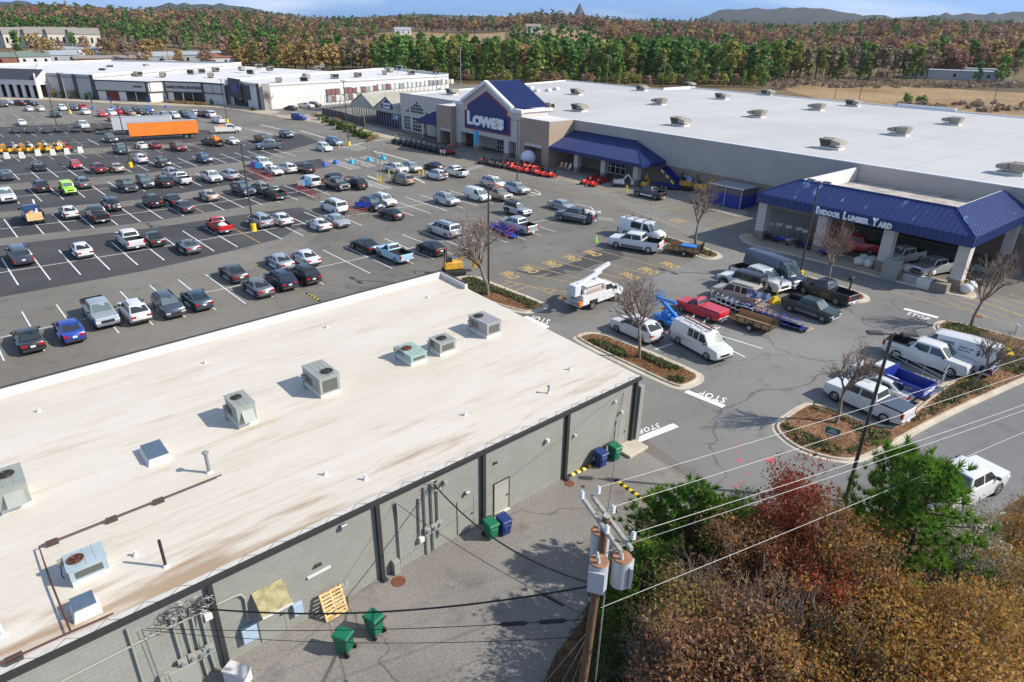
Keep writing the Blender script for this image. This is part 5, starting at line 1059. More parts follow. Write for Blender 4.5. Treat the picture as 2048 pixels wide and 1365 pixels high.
# ================================================================ big store: local frame (s along the front to the right, t into the building)
LA = R(-50.3); LX = Vector((math.cos(LA), math.sin(LA), 0)); LY = Vector((-LX.y, LX.x, 0))
def ll(p): return Vector((p.x * LX.x + p.y * LX.y, p.x * LY.x + p.y * LY.y, p.z))
def lw_(s, t, z=0): return LX * s + LY * t + Vector((0, 0, z))
def onT(u, v, t): p = ll(onplane(u, v, LY * t, LY)); return p.x, p.z
def sblock(name, c, c2, ln, rough=0.85):
    m = mat(name, c, rough, var=0.06, scale=0.3); block_mat(m); return m
M_SG = sblock('store_grey_block', (0.44, 0.405, 0.37), 0, 0); M_SB = sblock('store_brown_block', (0.28, 0.215, 0.165), 0, 0); M_TAN = mat('tan_stucco', (0.36, 0.275, 0.21), 0.85, var=0.05, scale=0.4); M_LTAN = mat('light_stucco', (0.53, 0.485, 0.445), 0.85, var=0.04, scale=0.4)
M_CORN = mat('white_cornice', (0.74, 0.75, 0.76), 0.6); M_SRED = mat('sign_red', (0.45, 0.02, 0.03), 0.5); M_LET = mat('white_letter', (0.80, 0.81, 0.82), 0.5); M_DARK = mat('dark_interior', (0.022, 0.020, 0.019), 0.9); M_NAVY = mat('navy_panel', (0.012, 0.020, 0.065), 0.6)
M_SROOF = mat('blue_standing_seam', (0.020, 0.038, 0.145), 0.38, 0.2, var=0.1, scale=0.3); M_SROOF2 = mat('sun_faded_blue_seam', (0.030, 0.050, 0.17), 0.42, 0.2, col2=(0.13, 0.25, 0.46), scale=0.45, thr=(0.64, 0.69), stretch=(1.6, .55, 1), rot=LA, detail=3)
store = empty('home_improvement_store', (0, 0, 0), LA); tag(store, 'very large white roofed store with a blue gabled sign over its entrance', 'store')
def lroof():
    m = bpy.data.materials.new('seamed_white_roof'); m.use_nodes = True; t = m.node_tree; b = t.nodes['Principled BSDF']; b.inputs['Roughness'].default_value = 0.75; b.inputs['Specular IOR Level'].default_value = 0.3
    tcn = N(t, 'TexCoord'); sx = N(t, 'SeparateXYZ'); t.links.new(tcn.outputs['Object'], sx.inputs[0])
    nzz = N(t, 'TexNoise'); nzz.inputs['Scale'].default_value = 0.06; nzz.inputs['Detail'].default_value = 6; t.links.new(tcn.outputs['Object'], nzz.inputs['Vector'])
    r = N(t, 'ValToRGB'); e = r.color_ramp.elements; e[0].position = .35; e[1].position = .65; e[0].color = (.43, .42, .405, 1); e[1].color = (.49, .48, .465, 1); t.links.new(nzz.outputs[0], r.inputs[0])
    dv = N(t, 'Math', operation='DIVIDE'); dv.inputs[1].default_value = 9.15; t.links.new(sx.outputs[0], dv.inputs[0]); fr = N(t, 'Math', operation='FRACT'); t.links.new(dv.outputs[0], fr.inputs[0])
    r2 = N(t, 'ValToRGB'); e = r2.color_ramp.elements; e[0].position = 0; e[1].position = .05; e[0].color = (.80, .80, .80, 1); e[1].color = (1, 1, 1, 1); t.links.new(fr.outputs[0], r2.inputs[0])
    x = N(t, 'Mix', data_type='RGBA', blend_type='MULTIPLY'); x.inputs[0].default_value = 1; t.links.new(r.outputs[0], x.inputs[6]); t.links.new(r2.outputs[0], x.inputs[7]); t.links.new(x.outputs[2], b.inputs['Base Color']); return m
ZP = 8.35
def sp(nm, mb, m, bevel=0, parent=None): return mb.build(nm, m, parent or store, bevel=bevel)
q = MB(); RP = [(-157.9, 92.75), (-134, 92.75), (-134, 95.15), (32, 95.15), (32, 181), (-134, 181), (-134, 168), (-176, 168)]
q.prism(RP, ZP - .6, ZP - .05, 0); sp('roof', q, lroof())
q = MB(); q.box(-105, 32, 95, 95.148, 3.3, ZP); q.box(-105, 32, 94.99, 95.13, 0, 3.297, 1); sp('front_wall', q, [M_SG, M_SB])
q = MB(); q.prism([(-157.8, 92.9), (-134.2, 92.9), (-134.2, 95.3), (31.9, 95.3), (31.9, 180.9), (-134.1, 180.9), (-134.1, 167.9), (-175.8, 167.9)], 0, ZP - .62, 0); sp('rear_walls', q, M_SG)
q = MB(); q.box(-105.1, 32, 94.95, 95.35, ZP + .003, ZP + .12); q.box(-158, -134, 92.55, 92.95, 8.953, 9.05)
for a, b in (((-134, 181), (32, 181)), ((-176, 168), (-134, 168)), ((-157.9, 92.75), (-176, 168))): q.bar((*a, ZP + .05), (*b, ZP + .05), .35, .35)
q.bar((-134.2, 168, ZP + .2), (-134.2, 181, ZP + .2), .4, .7); q.bar((-73, 181.2, ZP + .3), (-60, 181.2, ZP + .3), .4, .9)
sp('parapet_cap', q, M_CORN)
# left wing with gabled window
q = MB(); q.box(-157.95, -134, 92.6, 92.748, 0, 8.95); sp('left_wing_wall', q, M_LTAN)
def grid(nm, poly, t, cols, rows, m=M_WIN):
    """one glazed opening with white bars; poly in (s,z)"""
    q = MB(); q.slab([(s, t, z) for s, z in poly], (0, -1, 0), .03); o = sp(nm, q, m); s0 = min(p[0] for p in poly); s1 = max(p[0] for p in poly); z0 = min(p[1] for p in poly); z1 = max(p[1] for p in poly)
    def ext(s=None, z=None):
        c = []
        for a, b in zip(poly, poly[1:] + poly[:1]):
            i = 0 if s is not None else 1; k = s if s is not None else z
            if (a[i] - k) * (b[i] - k) < 0: f = (k - a[i]) / (b[i] - a[i]); c.append(a[1 - i] + (b[1 - i] - a[1 - i]) * f)
        return (min(c), max(c)) if len(c) >= 2 else None
    f = MB()
    for k in range(1, cols):
        s = s0 + (s1 - s0) * k / cols + .001; e = ext(s=s)
        if e: f.bar((s, t - .05, e[0]), (s, t - .05, e[1]), .08, .05)
    for k in range(1, rows):
        z = z0 + (z1 - z0) * k / rows + .001; e = ext(z=z)
        if e: f.bar((e[0], t - .052, z), (e[1], t - .052, z), .05, .08)
    for a, b in zip(poly, poly[1:] + poly[:1]): f.bar((a[0], t - .055, a[1]), (b[0], t - .055, b[1]), .1, .1)
    f.build('window_bars', M_CORN, o)
grid('gable_window', [(-152.8, 4.6), (-146.9, 4.6), (-146.9, 6.0), (-149.8, 7.6), (-152.8, 6.0)], 92.6, 5, 4); grid('gable_window', [(-156.6, 4.6), (-153.6, 4.6), (-153.6, 5.8)], 92.6, 3, 2); grid('gable_window', [(-146.1, 4.6), (-143.1, 4.6), (-146.1, 5.8)], 92.6, 3, 2)
grid('shop_window', [(-156.4, .3), (-153.2, .3), (-153.2, 3.7), (-156.4, 3.7)], 92.6, 4, 4); grid('shop_window', [(-152.2, .3), (-145.8, .3), (-145.8, 3.7), (-152.2, 3.7)], 92.6, 6, 4); grid('shop_window', [(-141.5, .3), (-138, .3), (-138, 2.6), (-141.5, 2.6)], 92.6, 3, 3)
# tan blocks either side of the gable
for s0, s1, t0, o0, o1, oz in ((-134, -128.03, 87.8, -132.6, -128.6, 3.4), (-105.27, -96.6, 88.5, -103.7, -98.6, 3.7)):
    q = MB(); q.box(s0, o0, t0, 95, 0, 8.4); q.box(o1, s1, t0, 95, 0, 8.4); q.box(o0, o1, t0, 95, oz, 8.4); q.box(o0, o1, t0 + 3, 95, 0, oz); sp('tan_block', q, M_TAN)
    q = MB(); q.box(s0 - .02, s1 + .02, t0 - .05, t0 + .3, 8.403, 8.53); q.box(s1 - .3, s1 + .03, t0 + .303, 95, 8.405, 8.52); sp('block_cap', q, M_LTAN)
    q = MB(); q.box(o0 - .05, o1 + .05, t0 - .06, t0 - .003, oz - .35, oz + .2); sp('opening_lintel', q, M_LTAN)
    q = MB(); q.box(s0 + .3, s1 - .31, t0 + .305, 95, 8.403, 8.43); sp('block_roof', q, M_ROOFW)
# gabled entrance
q = MB()
for a, b in ((-128, -126.2), (-121.4, -119.7), (-110.9, -109.3), (-107, -105.3)): q.box(a, b, 89, 90.4, .9, 3.35)
q.prism([(0, 0)], 0, 0) if False else None
face = [(-128, 3.353), (-105.3, 3.353), (-105.3, 9.3), (-108.6, 9.3), (-108.6, 10.1), (-116.65, 14.1), (-124.7, 10.1), (-124.7, 9.3), (-128, 9.3)]
q.slab([(s, 89, z) for s, z in face], (0, 1, 0), .5); q.box(-127.95, -127.5, 89.5, 96, 3.36, 9.28); q.box(-105.8, -105.35, 89.5, 96, 3.36, 9.28); q.box(-127.4, -105.9, 93.5, 93.7, 0, 3.34); q.box(-127.4, -105.9, 89.6, 96, 9.0, 9.26)
sp('entrance_gable', q, M_LTAN)
q = MB()
for a, b in ((-128.05, -126.15), (-121.45, -119.65), (-110.95, -109.25), (-107.05, -105.25)): q.box(a, b, 88.95, 90.45, 0, .9)
sp('stone_base', q, M_SB)
q = MB()
for a, b in (((-125.4, 9.85), (-116.65, 14.25)), ((-116.65, 14.25), (-107.9, 9.85))): q.bar((a[0], 88.75, a[1]), (b[0], 88.75, b[1]), .75, .6)
for a, b in ((-128.4, -124.6), (-108.7, -104.95)): q.box(a, b, 88.6, 89.6, 9.31, 9.8); q.box(a + .2, b - .2, 88.8, 89.5, 9.05, 9.305)
q.box(-105.5, -104.95, 89.603, 97, 9.31, 9.8); sp('cornice', q, M_CORN)
q = MB(); q.add([(-116.65, 88.9, 14.35), (-116.65, 98, 14.35), (-107.4, 98, 9.75), (-107.4, 88.9, 9.75), (-125.9, 98, 9.75), (-125.9, 88.9, 9.75)], [(0, 3, 2, 1), (0, 1, 4, 5)]); 
for k in range(16):
    t = 89.5 + k * .55; q.bar((-116.6, t, 14.40), (-107.4, t, 9.83), .06, .07); q.bar((-116.7, t, 14.40), (-125.9, t, 9.83), .06, .07)
q.add([(-116.65, 98, 14.3), (-107.5, 98, 9.75), (-125.8, 98, 9.75)], [(0, 1, 2)]); sp('gable_roof', q, M_SROOF)
sg = [(-124.3, 4.45), (-108.8, 4.45), (-108.8, 8.1), (-109.95, 8.1), (-109.95, 9.25), (-116.65, 12.4), (-123.25, 9.3), (-123.25, 8.05), (-124.3, 8.05)]
q = MB(); q.slab([(s, 88.99, z) for s, z in sg], (0, -1, 0), .15); o = sp('sign_panel', q, M_BLUE)
q = MB()
for a, b in zip(sg, sg[1:] + sg[:1]): q.bar((a[0], 88.86, a[1]), (b[0], 88.86, b[1]), .14, .14)
q.build('sign_border', M_SRED, o)
q = MB(); z0 = 5.35
q.box(-123.1, -122.35, 88.55, 88.835, z0, z0 + 2.75); q.box(-122.35, -120.95, 88.55, 88.835, z0, z0 + .62); put_text(q, "OWE'S", (-120.8, 88.55, z0 - .05), (10.6, 0, 0), (0, 0, 2.25), 0, .075, .28, .95); q.build('sign_letters', M_LET, o)
q = MB(); q.box(-118.6, -111.6, 93.3, 93.49, .1, 3.1); o = sp('entrance_doors', q, M_WIN); q = MB()
for k in range(9): q.box(-118.6 + k * .875 - .06, -118.6 + k * .875 + .06, 93.22, 93.29, .1, 3.1)
for z in (.15, 1.1, 2.3, 3.05): q.box(-118.6, -111.6, 93.215, 93.285, z - .05, z + .05)
q.build('door_bars', M_CORN, o)
q = MB(); q.box(-121.0, -119.9, 88.85, 88.93, 1.2, 4.2, 0); sp('cyan_banner', q, M_CYAN)
# canopies
def canopy(nm, s0, s1, t0, zf0, zf1, sr0, sr1, tr, zr, tb, m, seams, left_hip=True):
    """fascia zf0..zf1 round three sides; slopes up to ridge line at tr; tb is the wall"""
    q = MB(); 
    q.quad((s0, t0, zf1), (s1, t0, zf1), (sr1, tr, zr), (sr0, tr, zr))
    q.quad((s1, t0, zf1), (s1, tb, zf1), (sr1 if tr < tb else sr1, tb, zr), (sr1, tr, zr)) if tr < tb - .1 else q.add([(s1, t0, zf1), (s1, tb, zf1), (sr1, tr, zr)], [(0, 1, 2)])
    if left_hip: q.quad((s0, tb, zf1), (s0, t0, zf1), (sr0, tr, zr), (sr0, tb, zr)) if tr < tb - .1 else q.add([(s0, tb, zf1), (s0, t0, zf1), (sr0, tr, zr)], [(0, 1, 2)])
    for k in range(1, seams):
        s = s0 + (s1 - s0) * k / seams; f0 = 1.0
        for lim, se in ((s0, sr0), (s1, sr1)):
            if abs(se - lim) > .01:
                fr = (s - lim) / (se - lim)
                if 0 < fr < 1: f0 = min(f0, fr)
        q.bar((s, t0, zf1 + .03), (s, t0 + (tr - t0) * f0, zf1 + (zr - zf1) * f0 + .03), .05, .06); q.box(s - .03, s + .03, t0 - .05, t0 - .003, zf0, zf1)
    n2 = int((tb - t0) / ((s1 - s0) / seams))
    for k in range(1, n2):
        t = t0 + (tb - t0) * k / n2; f0 = min(1.0, (t - t0) / max(.01, (tr - t0))) if tr < tb - .1 else (t - t0) / (tr - t0)
        f1 = f0 if tr < tb - .1 else f0
        e = (s1 + (sr1 - s1) * f1, t, zf1 + (zr - zf1) * f1 + .03)
        q.bar((s1, t, zf1 + .03), e, .05, .06) if f1 > .05 else None
        q.box(s1 + .003, s1 + .05, t - .03, t + .03, zf0, zf1)
    q.box(s0, s1, t0 - .003, t0 + .12, zf0, zf1 - .002); q.box(s1 - .12, s1 + .003, t0 + .121, tb, zf0, zf1 - .002)
    if left_hip: q.box(s0 - .003, s0 + .12, t0 + .121, tb, zf0, zf1 - .002)
    q.bar((s1, t0, zf1 + .05), (sr1, tr, zr + .05), .14, .1); q.bar((sr0, tr, zr + .03), (sr1, tr, zr + .03), .16, .12)
    if left_hip: q.bar((s0, t0, zf1 + .05), (sr0, tr, zr + .05), .14, .1)
    sp(nm, q, m); q = MB(); q.box(s0 + .15, s1 - .15, t0 + .15, tb - .02, zf0 + .15, zf0 + .2); sp('canopy_soffit', q, M_SG)
def column(s, t, w_, h, base):
    q = MB(); q.box(s - w_ / 2, s + w_ / 2, t, t + w_, base, h); q.box(s - w_ / 2 - .03, s + w_ / 2 + .03, t - .03, t + w_ + .03, 0, base - .003, 1); sp('canopy_column', q, [M_LTAN, M_SB])
canopy('blue_canopy', -96.5, -73.6, 88.6, 3.45, 4.05, -96.5, -80.4, 94.9, 6.5, 94.9, M_SROOF, 46, False)
for s in (-90.5, -83.6, -76.0): column(s, 89.9, 1.0, 3.6, .95)
canopy('blue_canopy', -144, -134.05, 88.7, 3.5, 4.05, -141.5, -134.05, 92.55, 5.9, 92.55, M_SROOF, 18, True); column(-142.0, 89, .9, 3.6, .95)
canopy('lumber_canopy', -45, -20.55, 77, 5.0, 6.1, -41.5, -24.0, 80.3, 7.95, 94.9, M_SROOF2, 42, True)
for s in (-44.4, -36.5, -28.9, -21.4): column(s, 77.7, 1.15, 5.15, 1.25)
column(-21.4, 92.5, 1.0, 5.15, 1.25); column(-44.3, 92.5, 1.0, 5.15, 1.25)
q = MB(); q.box(-41.6, -24.0, 80.32, 80.6, 6.0, 7.9); q.box(-41.6, -41.3, 80.6, 94.9, 6.0, 7.9); q.box(-24.2, -23.95, 80.6, 94.9, 6.0, 7.9); sp('canopy_parapet', q, M_PWHITE)
q = MB(); q.box(-41.28, -24.22, 80.61, 94.94, 6.0, 6.15); sp('canopy_flat_roof', q, mat('dirty_flat_roof', (0.45, 0.41, 0.37), 0.85, col2=(0.2, 0.16, 0.13), scale=0.5, thr=(0.45, 0.7)))
q = MB(); s = onT(*(1480 + 550 / 3.6056, 330 + 340 / 3.6056), 76.9)[0]; e = onT(*(1480 + 1095 / 3.6056, 330 + 460 / 3.6056), 76.9)[0]; wt = e - s
for a, b, tx, h in ((0, .03, 'I', .86), (.045, .335, 'NDOOR', .64), (.375, .425, 'L', .86), (.44, .715, 'UMBER', .64), (.75, .825, 'Y', .86), (.83, 1.0, 'ARD', .64)): put_text(q, tx, (s + wt * a, 76.86, 5.15), (wt * (b - a), 0, 0), (0, 0, h), 0, .065, .12, 1.05)
sp('canopy_letters', q, M_LET)
q = MB(); a = onT(1898, 496, 94.9); put_text(q, 'PRO', (a[0] - .8, 94.9, 3.6), (2.8, 0, 0), (0, 0, 1.0), 0, .05, .05); sp('wall_letters', q, M_NAVY)
q = MB(); a = onT(2030, 478, 94.9); put_text(q, 'LOW PRICES', (-18.4, 94.9, 2.9), (4.2, 0, 0), (0, 0, .9), 0, .04, .05); sp('wall_letters', q, M_NAVY) if False else None
q = MB(); q.box(-40, -26, 94.7, 94.97, 0.2, 4.4); sp('loading_doorway', q, M_DARK)
q = MB(); q.box(-88.6, -82.4, 94.8, 94.96, .1, 2.9); o = sp('side_doors', q, M_WIN); q = MB()
for k in range(6): q.box(-88.6 + k * 1.24 - .07, -88.6 + k * 1.24 + .07, 94.72, 94.79, .1, 2.9)
for z in (.15, 1.3, 2.85): q.box(-88.6, -82.4, 94.715, 94.785, z - .06, z + .06)
q.build('door_bars', M_CORN, o)
for a, b, z in ((-98.5, -97.4, 2.0), (-70.5, -67.5, 2.2)):
    q = MB(); q.box(a, b, 94.85, 94.97, .3, z); sp('blue_poster', q, mat('blue_white_poster', (0.05, 0.10, 0.28), 0.5, col2=(0.6, 0.65, 0.7), scale=1.6, thr=(.45, .55)))
# roof machines
M_RTU = mat('hvac_khaki', (0.30, 0.27, 0.22), 0.6, var=0.1, scale=0.8); M_RTUD = mat('hvac_dark_mesh', (0.07, 0.065, 0.055), 0.7)
def bigrtu(k_):
    t = empty('rooftop_unit', (0, 0, 0), LA); hx, hy = 1.75, 1.15
    c = MB(); c.box(-hx * .9, hx * .9, -hy * .8, hy * .8, 0, .3); c.build('curb', M_CURB, t)
    c = MB(); c.hexa([(-hx * .78, -hy * .75, .305), (hx * .1, -hy * .75, .305), (hx * .1, hy * .75, .305), (-hx * .78, hy * .75, .305), (-hx, -hy, 1.5), (hx * .2, -hy, 1.5), (hx * .2, hy, 1.5), (-hx, hy, 1.5)]); c.build('casing', M_RTU, t, bevel=.03)
    c = MB(); c.hexa([(-hx * .80, -hy * .80, .45), (hx * .02, -hy * .80, .45), (hx * .02, -hy * .70, .45), (-hx * .80, -hy * .70, .45), (-hx * .93, -hy * .99, 1.38), (hx * .12, -hy * .99, 1.38), (hx * .12, -hy * .9, 1.38), (-hx * .93, -hy * .9, 1.38)]); c.build('coil_panel', M_RTUD, t)
    c = MB(); c.add([(hx * .2, -hy, 1.45), (hx * .95, -hy, 1.15), (hx * .95, -hy, .75), (hx * .45, -hy, .6), (hx * .2, -hy, .6)] + [(x, hy, z) for x, z in ((hx * .2, 1.45), (hx * .95, 1.15), (hx * .95, .75), (hx * .45, .6), (hx * .2, .6))], [(0, 4, 3, 2, 1), (5, 6, 7, 8, 9), (0, 1, 6, 5), (1, 2, 7, 6), (2, 3, 8, 7), (3, 4, 9, 8)]); c.build('intake_hood', M_RTU, t)
    c = MB()
    for i in range(3): c.cyl((-hx * .75 + i * .62, 0, 1.505), (-hx * .75 + i * .62, 0, 1.53), .27, .27, 12)
    c.build('fan_opening', M_DARK, t); return t
RT0 = None
for i, (u, v, lb) in enumerate([(1154, 190, 'behind the blue gable roof, farther of two'), (1159, 223, 'nearest to the tan block right of the gable'), (1284, 182, 'second in the far row from the left'), (1318, 210, 'between the gable and the roof middle'), (1379, 175, 'at the notch of the far roof edge'), (1444, 199, 'in the far row right of the notch'), (1360, 252, 'above the left blue canopy'), (1513, 235, 'in the middle of the big roof'), (1535, 191, 'smallest, near the far roof edge'), (1632, 221, 'beside the white roof pipe, near the far roof edge'), (1797, 271, 'above the left end of the lumber canopy'), (1903, 250, 'beside the raised parapet on the far right'), (1663, 298, 'closest to the front wall above the lumber canopy end'), (2022, 349, 'cut by the right edge'), (1706, 213, 'beside two thin roof poles'), (905, 190, 'left of the blue gable on the lower white roof')]):
    p = G(u, v, ZP - .05); 
    if RT0 is None: RT0 = bigrtu(0); RT0.location = p; T0 = None
    o = RT0 if i == 0 else copy_tree((RT0, [(c, []) for c in RT0.children]) if T0 is None else T0, p, LA + (PI if i in (3, 7, 9, 10, 11, 13) else 0))
    tag(o, 'khaki rooftop unit with slanted hood, ' + lb, 'air conditioner', 'air conditioners on the big white roof')
p = G(1100, 222, ZP); t = empty('roof_cooler', p, LA); tag(t, 'small beige cooler box at the roof edge beside the tan block', 'air conditioner'); c = MB(); c.box(-.8, .8, -.7, .7, .3, 1.7); c.box(-.7, .7, -.6, .6, 0, .3); c.build('casing', mat('cooler_beige', (.45, .40, .32), .6), t, bevel=.03); c = MB(); c.box(.81, .84, -.5, .5, .6, 1.5); c.build('louvre', M_DARK, t)
for i, (u, v) in enumerate([(1040, 181), (1061, 178), (1049, 186), (1073, 184), (1096, 183), (1112, 180)]):
    p = G(u, v, ZP); c = MB(); c.hexa([(-.9, -.6, 0), (.9, -.6, 0), (.9, .6, 0), (-.9, .6, 0), (-.7, -.5, .45), (.7, -.5, .75), (.7, .5, .75), (-.7, .5, .45)]); tag(c.build('roof_skylight', M_ROOFW, None, p, LA), 'low white skylight box in the cluster behind the blue gable roof', 'skylight', 'skylights behind the gable')
# ---- garden centre sheds
gc = empty('garden_centre_shed', (0, 0, 0), LA); tag(gc, 'pair of beige gabled garden sheds left of the store windows', 'shed'); M_CORR = mat('beige_corrugated', (0.43, 0.41, 0.34), 0.6, 0.1, var=0.1, scale=0.4)
for s0, sm, s1, zk in ((-184.6, -177.6, -171.2, 7.3), (-171.2, -164.2, -158.0, 7.5)):
    f = MB(); f.slab([(s0, 92.2, 3.6), (s1, 92.2, 3.6), (s1, 92.2, 4.3), (sm, 92.2, zk), (s0, 92.2, 4.3)], (0, 1, 0), .2); f.build('gable_front', M_CORR, gc)
    f = MB(); f.add([(s0 - .2, 91.9, 4.3), (sm, 91.9, zk + .1), (s1, 91.9, 4.4), (s0 - .2, 116, 4.3), (sm, 116, zk + .1), (s1, 116, 4.4)], [(0, 1, 4, 3), (1, 2, 5, 4)])
    for k in range(40): t = 92.2 + k * .6; f.bar((sm, t, zk + .13), (s1, t, 4.45), .05, .05); f.bar((sm, t, zk + .13), (s0, t, 4.35), .05, .05)
    f.build('roof', M_CORR, gc)
f = MB(); f.slab([(-167, 92.15, 4.4), (-161.4, 92.15, 4.4), (-161.4, 5.9, 0)] if False else [(-167.2, 92.15, 4.5), (-161.2, 92.15, 4.5), (-161.2, 92.15, 5.5), (-164.2, 92.15, 6.9), (-167.2, 92.15, 5.5)], (0, -1, 0), .08); o = f.build('sign_panel', M_BLUE, gc)
f = MB(); put_text(f, 'Garden', (-166.3, 92.05, 5.45), (4.2, 0, 0), (0, 0, .75), 0, .04, .04); put_text(f, 'Center', (-166.2, 92.05, 4.62), (4.0, 0, 0), (0, 0, .7), 0, .04, .04); f.build('sign_letters', M_LET, o)
f = MB()
for k in range(20): s = -184.4 + k * 1.38; f.box(s - .07, s + .07, 92.25, 92.4, 0, 3.6)
f.build('posts', M_STEEL, gc); f = MB(); f.box(-171.2, -158.1, 92.42, 92.46, .1, 2.6); f.build('navy_mesh', M_NAVY, gc); f = MB(); f.box(-184.4, -171.4, 100, 100.2, .1, 3.6); f.box(-171, -158.1, 104, 104.2, .1, 3.6); f.build('dark_inside', M_DARK, gc)
f = MB(); f.box(-161.2, -158.3, 92.02, 92.1, 2.2, 3.4); f.build('blue_banner', MT['blue_white_poster'], gc)
# ================================================================ lamp poles, signs, rails, trailers, machines
def lamp(u, v, h, ybase, label, heads=2, hd=None, m=M_DSTEEL):
    p = G(u, v); t = empty('lamp_pole', p, LA if hd is None else hd); tag(t, label, 'lamp pole', 'lamp poles of the store lot')
    z0 = 0.0
    if ybase: c = MB(); c.cyl((0, 0, 0), (0, 0, .95), .36, .34, 14); c.build('concrete_base', M_YPAINT, t); z0 = .95
    c = MB(); c.tube([(0, 0, z0), (0, 0, h)], [.115, .085], 8); c.build('pole', m, t)
    for s_ in ((-1, 1) if heads == 2 else (1,)):
        c = MB(); c.bar((0, 0, h - .05), (s_ * .5, 0, h), .06, .06); c.build('arm', m, t); c = MB(); c.hexa([(s_ * .85 - .4, -.2, h - .04), (s_ * .85 + .4, -.2, h - .04), (s_ * .85 + .4, .2, h - .04), (s_ * .85 - .4, .2, h - .04), (s_ * .85 - .35, -.16, h + .08), (s_ * .85 + .35, -.16, h + .08), (s_ * .85 + .35, .16, h + .08), (s_ * .85 - .35, .16, h + .08)]); c.build('lamp_head', m, t)
lamp(508, 462, 11.0, 1, 'tall lamp pole with yellow base between a red pickup and a silver SUV'); lamp(977, 577, 10.7, 0, 'tall lamp pole beside the bare tree behind the pale roof corner', 2); lamp(1598, 558, 10.6, 1, 'tall lamp pole in front of the lumber canopy'); lamp(1690, 1003, 10.6, 0, 'tall leaning lamp pole in front of the leafy corner island', 2, R(-5))
lamp(262, 335, 10.9, 1, 'lamp pole with yellow base in front of the orange trailer'); lamp(698, 292, 13.5, 1, 'lamp pole with yellow base near the garden centre'); lamp(1034, 366, 10.4, 0, 'lamp pole in front of the blue gabled sign', 2, R(10)); lamp(455, 246, 10.8, 1, 'lamp pole with yellow base by the self storage front'); lamp(114, 253, 10.5, 0, 'lamp pole rising out of the row of bronze trailers'); lamp(141, 228, 11, 1, 'far lamp pole with yellow base before the pilastered wall', 2, R(-15), mat('grey_pole', (.33, .31, .27), .6))
def sign(u, v, h, base, m, label, sw=.45, sh=.6, board=M_PWHITE, cat='sign', grp='small signs in the lot'):
    p = G(u, v); t = empty('sign_post', p, R(-20)); tag(t, label, cat, grp); c = MB(); c.cyl((0, 0, 0), (0, 0, h), .03, .03, 6); c.build('post', M_STEEL, t)
    c = MB(); c.box(-sw / 2, sw / 2, -.05, -.035, h - sh, h); c.build('board', board, t)
    if base: c = MB(); c.hexa([(-.55, -.55, 0), (.55, -.55, 0), (.55, .55, 0), (-.55, .55, 0), (-.15, -.15, .75), (.15, -.15, .75), (.15, .15, .75), (-.15, .15, .75)]); c.build('base', m, t)
M_CYB = mat('cyan_base', (.03, .33, .50), .5); M_BLB = mat('blue_base', (.03, .10, .40), .5)
for u, v, m, lb in [(649, 332, M_BLB, 'first blue based sign left of the hatched pickup stalls'), (671, 328, M_BLB, 'second blue based sign left of the hatched pickup stalls'), (703, 327, M_CYB, 'cyan based sign, left one'), (738, 322, M_CYB, 'cyan based sign, middle one'), (766, 318, M_CYB, 'cyan based sign inside the white loop, right one')]: sign(u, v, 3.0, 1, m, lb + ' of the pickup stalls' if 'cyan' in lb else lb)
for u, v in [(714, 355), (722, 357), (754, 351), (762, 353), (838, 341), (846, 343), (883, 330), (889, 331)]: sign(u, v, 2.9, 0, None, 'white accessible parking sign on a thin post among the accessible stalls', grp='accessible parking signs')
for u, v in [(187, 218), (225, 218), (297, 217), (333, 216)]: sign(u, v, 3.4, 1, M_BLB, 'blue flag-like sign post in front of the shop row', .5, 1.8, M_BLB, grp='blue posts before the shop row')
for u, v in [(755, 362), (761, 366), (778, 355), (788, 350), (824, 346), (838, 349), (846, 351), (679, 297), (1253, 385)]:
    p = G(u, v); tag(MB().cyl((0, 0, 0), (0, 0, 1.15), .1, .1, 10).build('bollard', M_YPAINT, None, p), 'yellow bollard standing among the store front stalls' if u < 1200 else 'lone yellow bollard beside the black pickup at the store front', 'bollard', 'yellow bollards' if u < 1200 else None)
def yellow_flag(u, v, h, lb):
    p = G(u, v); t = empty('marker_post', (p.x, p.y, .02 if u < 1700 else .12)); tag(t, lb, 'marker post'); c = MB(); c.hexa([(-.5, -.5, 0), (.5, -.5, 0), (.5, .5, 0), (-.5, .5, 0), (-.18, -.18, .6), (.18, -.18, .6), (.18, .18, .6), (-.18, .18, .6)]); c.build('base', M_YPAINT, t); c = MB(); c.cyl((0, 0, .6), (.3, .1, h), .04, .04, 6); c.build('post', M_YPAINT, t); c = MB(); c.box(.22, .3, -.1, .3, h - .9, h); c.build('board', M_PWHITE, t)
yellow_flag(1550, 606, 2.7, 'yellow marker post between the lifted pickup and the dark green pickup'); yellow_flag(2010, 712, 2.7, 'yellow marker post on the leafy strip by the rental van')
def rails(pts, lb, h=1.05, m=M_DRED, board=None, close=True):
    P = [G(*p) for p in pts]; o = P[0]; t = empty('cart_rails', o); tag(t, lb, 'cart corral', 'cart corrals of the lot'); c = MB()
    for a, b in zip(P, P[1:]):
        a, b = a - o, b - o
        for z in (.35, .7, h): c.tube([a + Vector((0, 0, z)), b + Vector((0, 0, z))], .03, 5)
        n_ = max(1, int((b - a).length / 1.6))
        for k in range(n_ + 1): q = a.lerp(b, k / n_); c.tube([q, q + Vector((0, 0, h))], .03, 5)
    c.build('rails', m, t)
    for (u, v, z, wd, hh, mm) in board or []:
        q = G(u, v, z) - o; bb = MB(); bb.box(q.x - wd / 2, q.x + wd / 2, q.y - .03, q.y + .03, z - hh / 2, z + hh / 2); bb.build('board', mm, t)
rails([(506, 343), (547, 362), (530, 366), (492, 343)], 'red rails with purple and cyan boards beside a white sedan', board=[(508, 330, 1.4, 1.2, .9, mat('purple_board', (.12, .06, .3), .5)), (517, 332, 1.4, 1.2, .9, M_CYAN)])
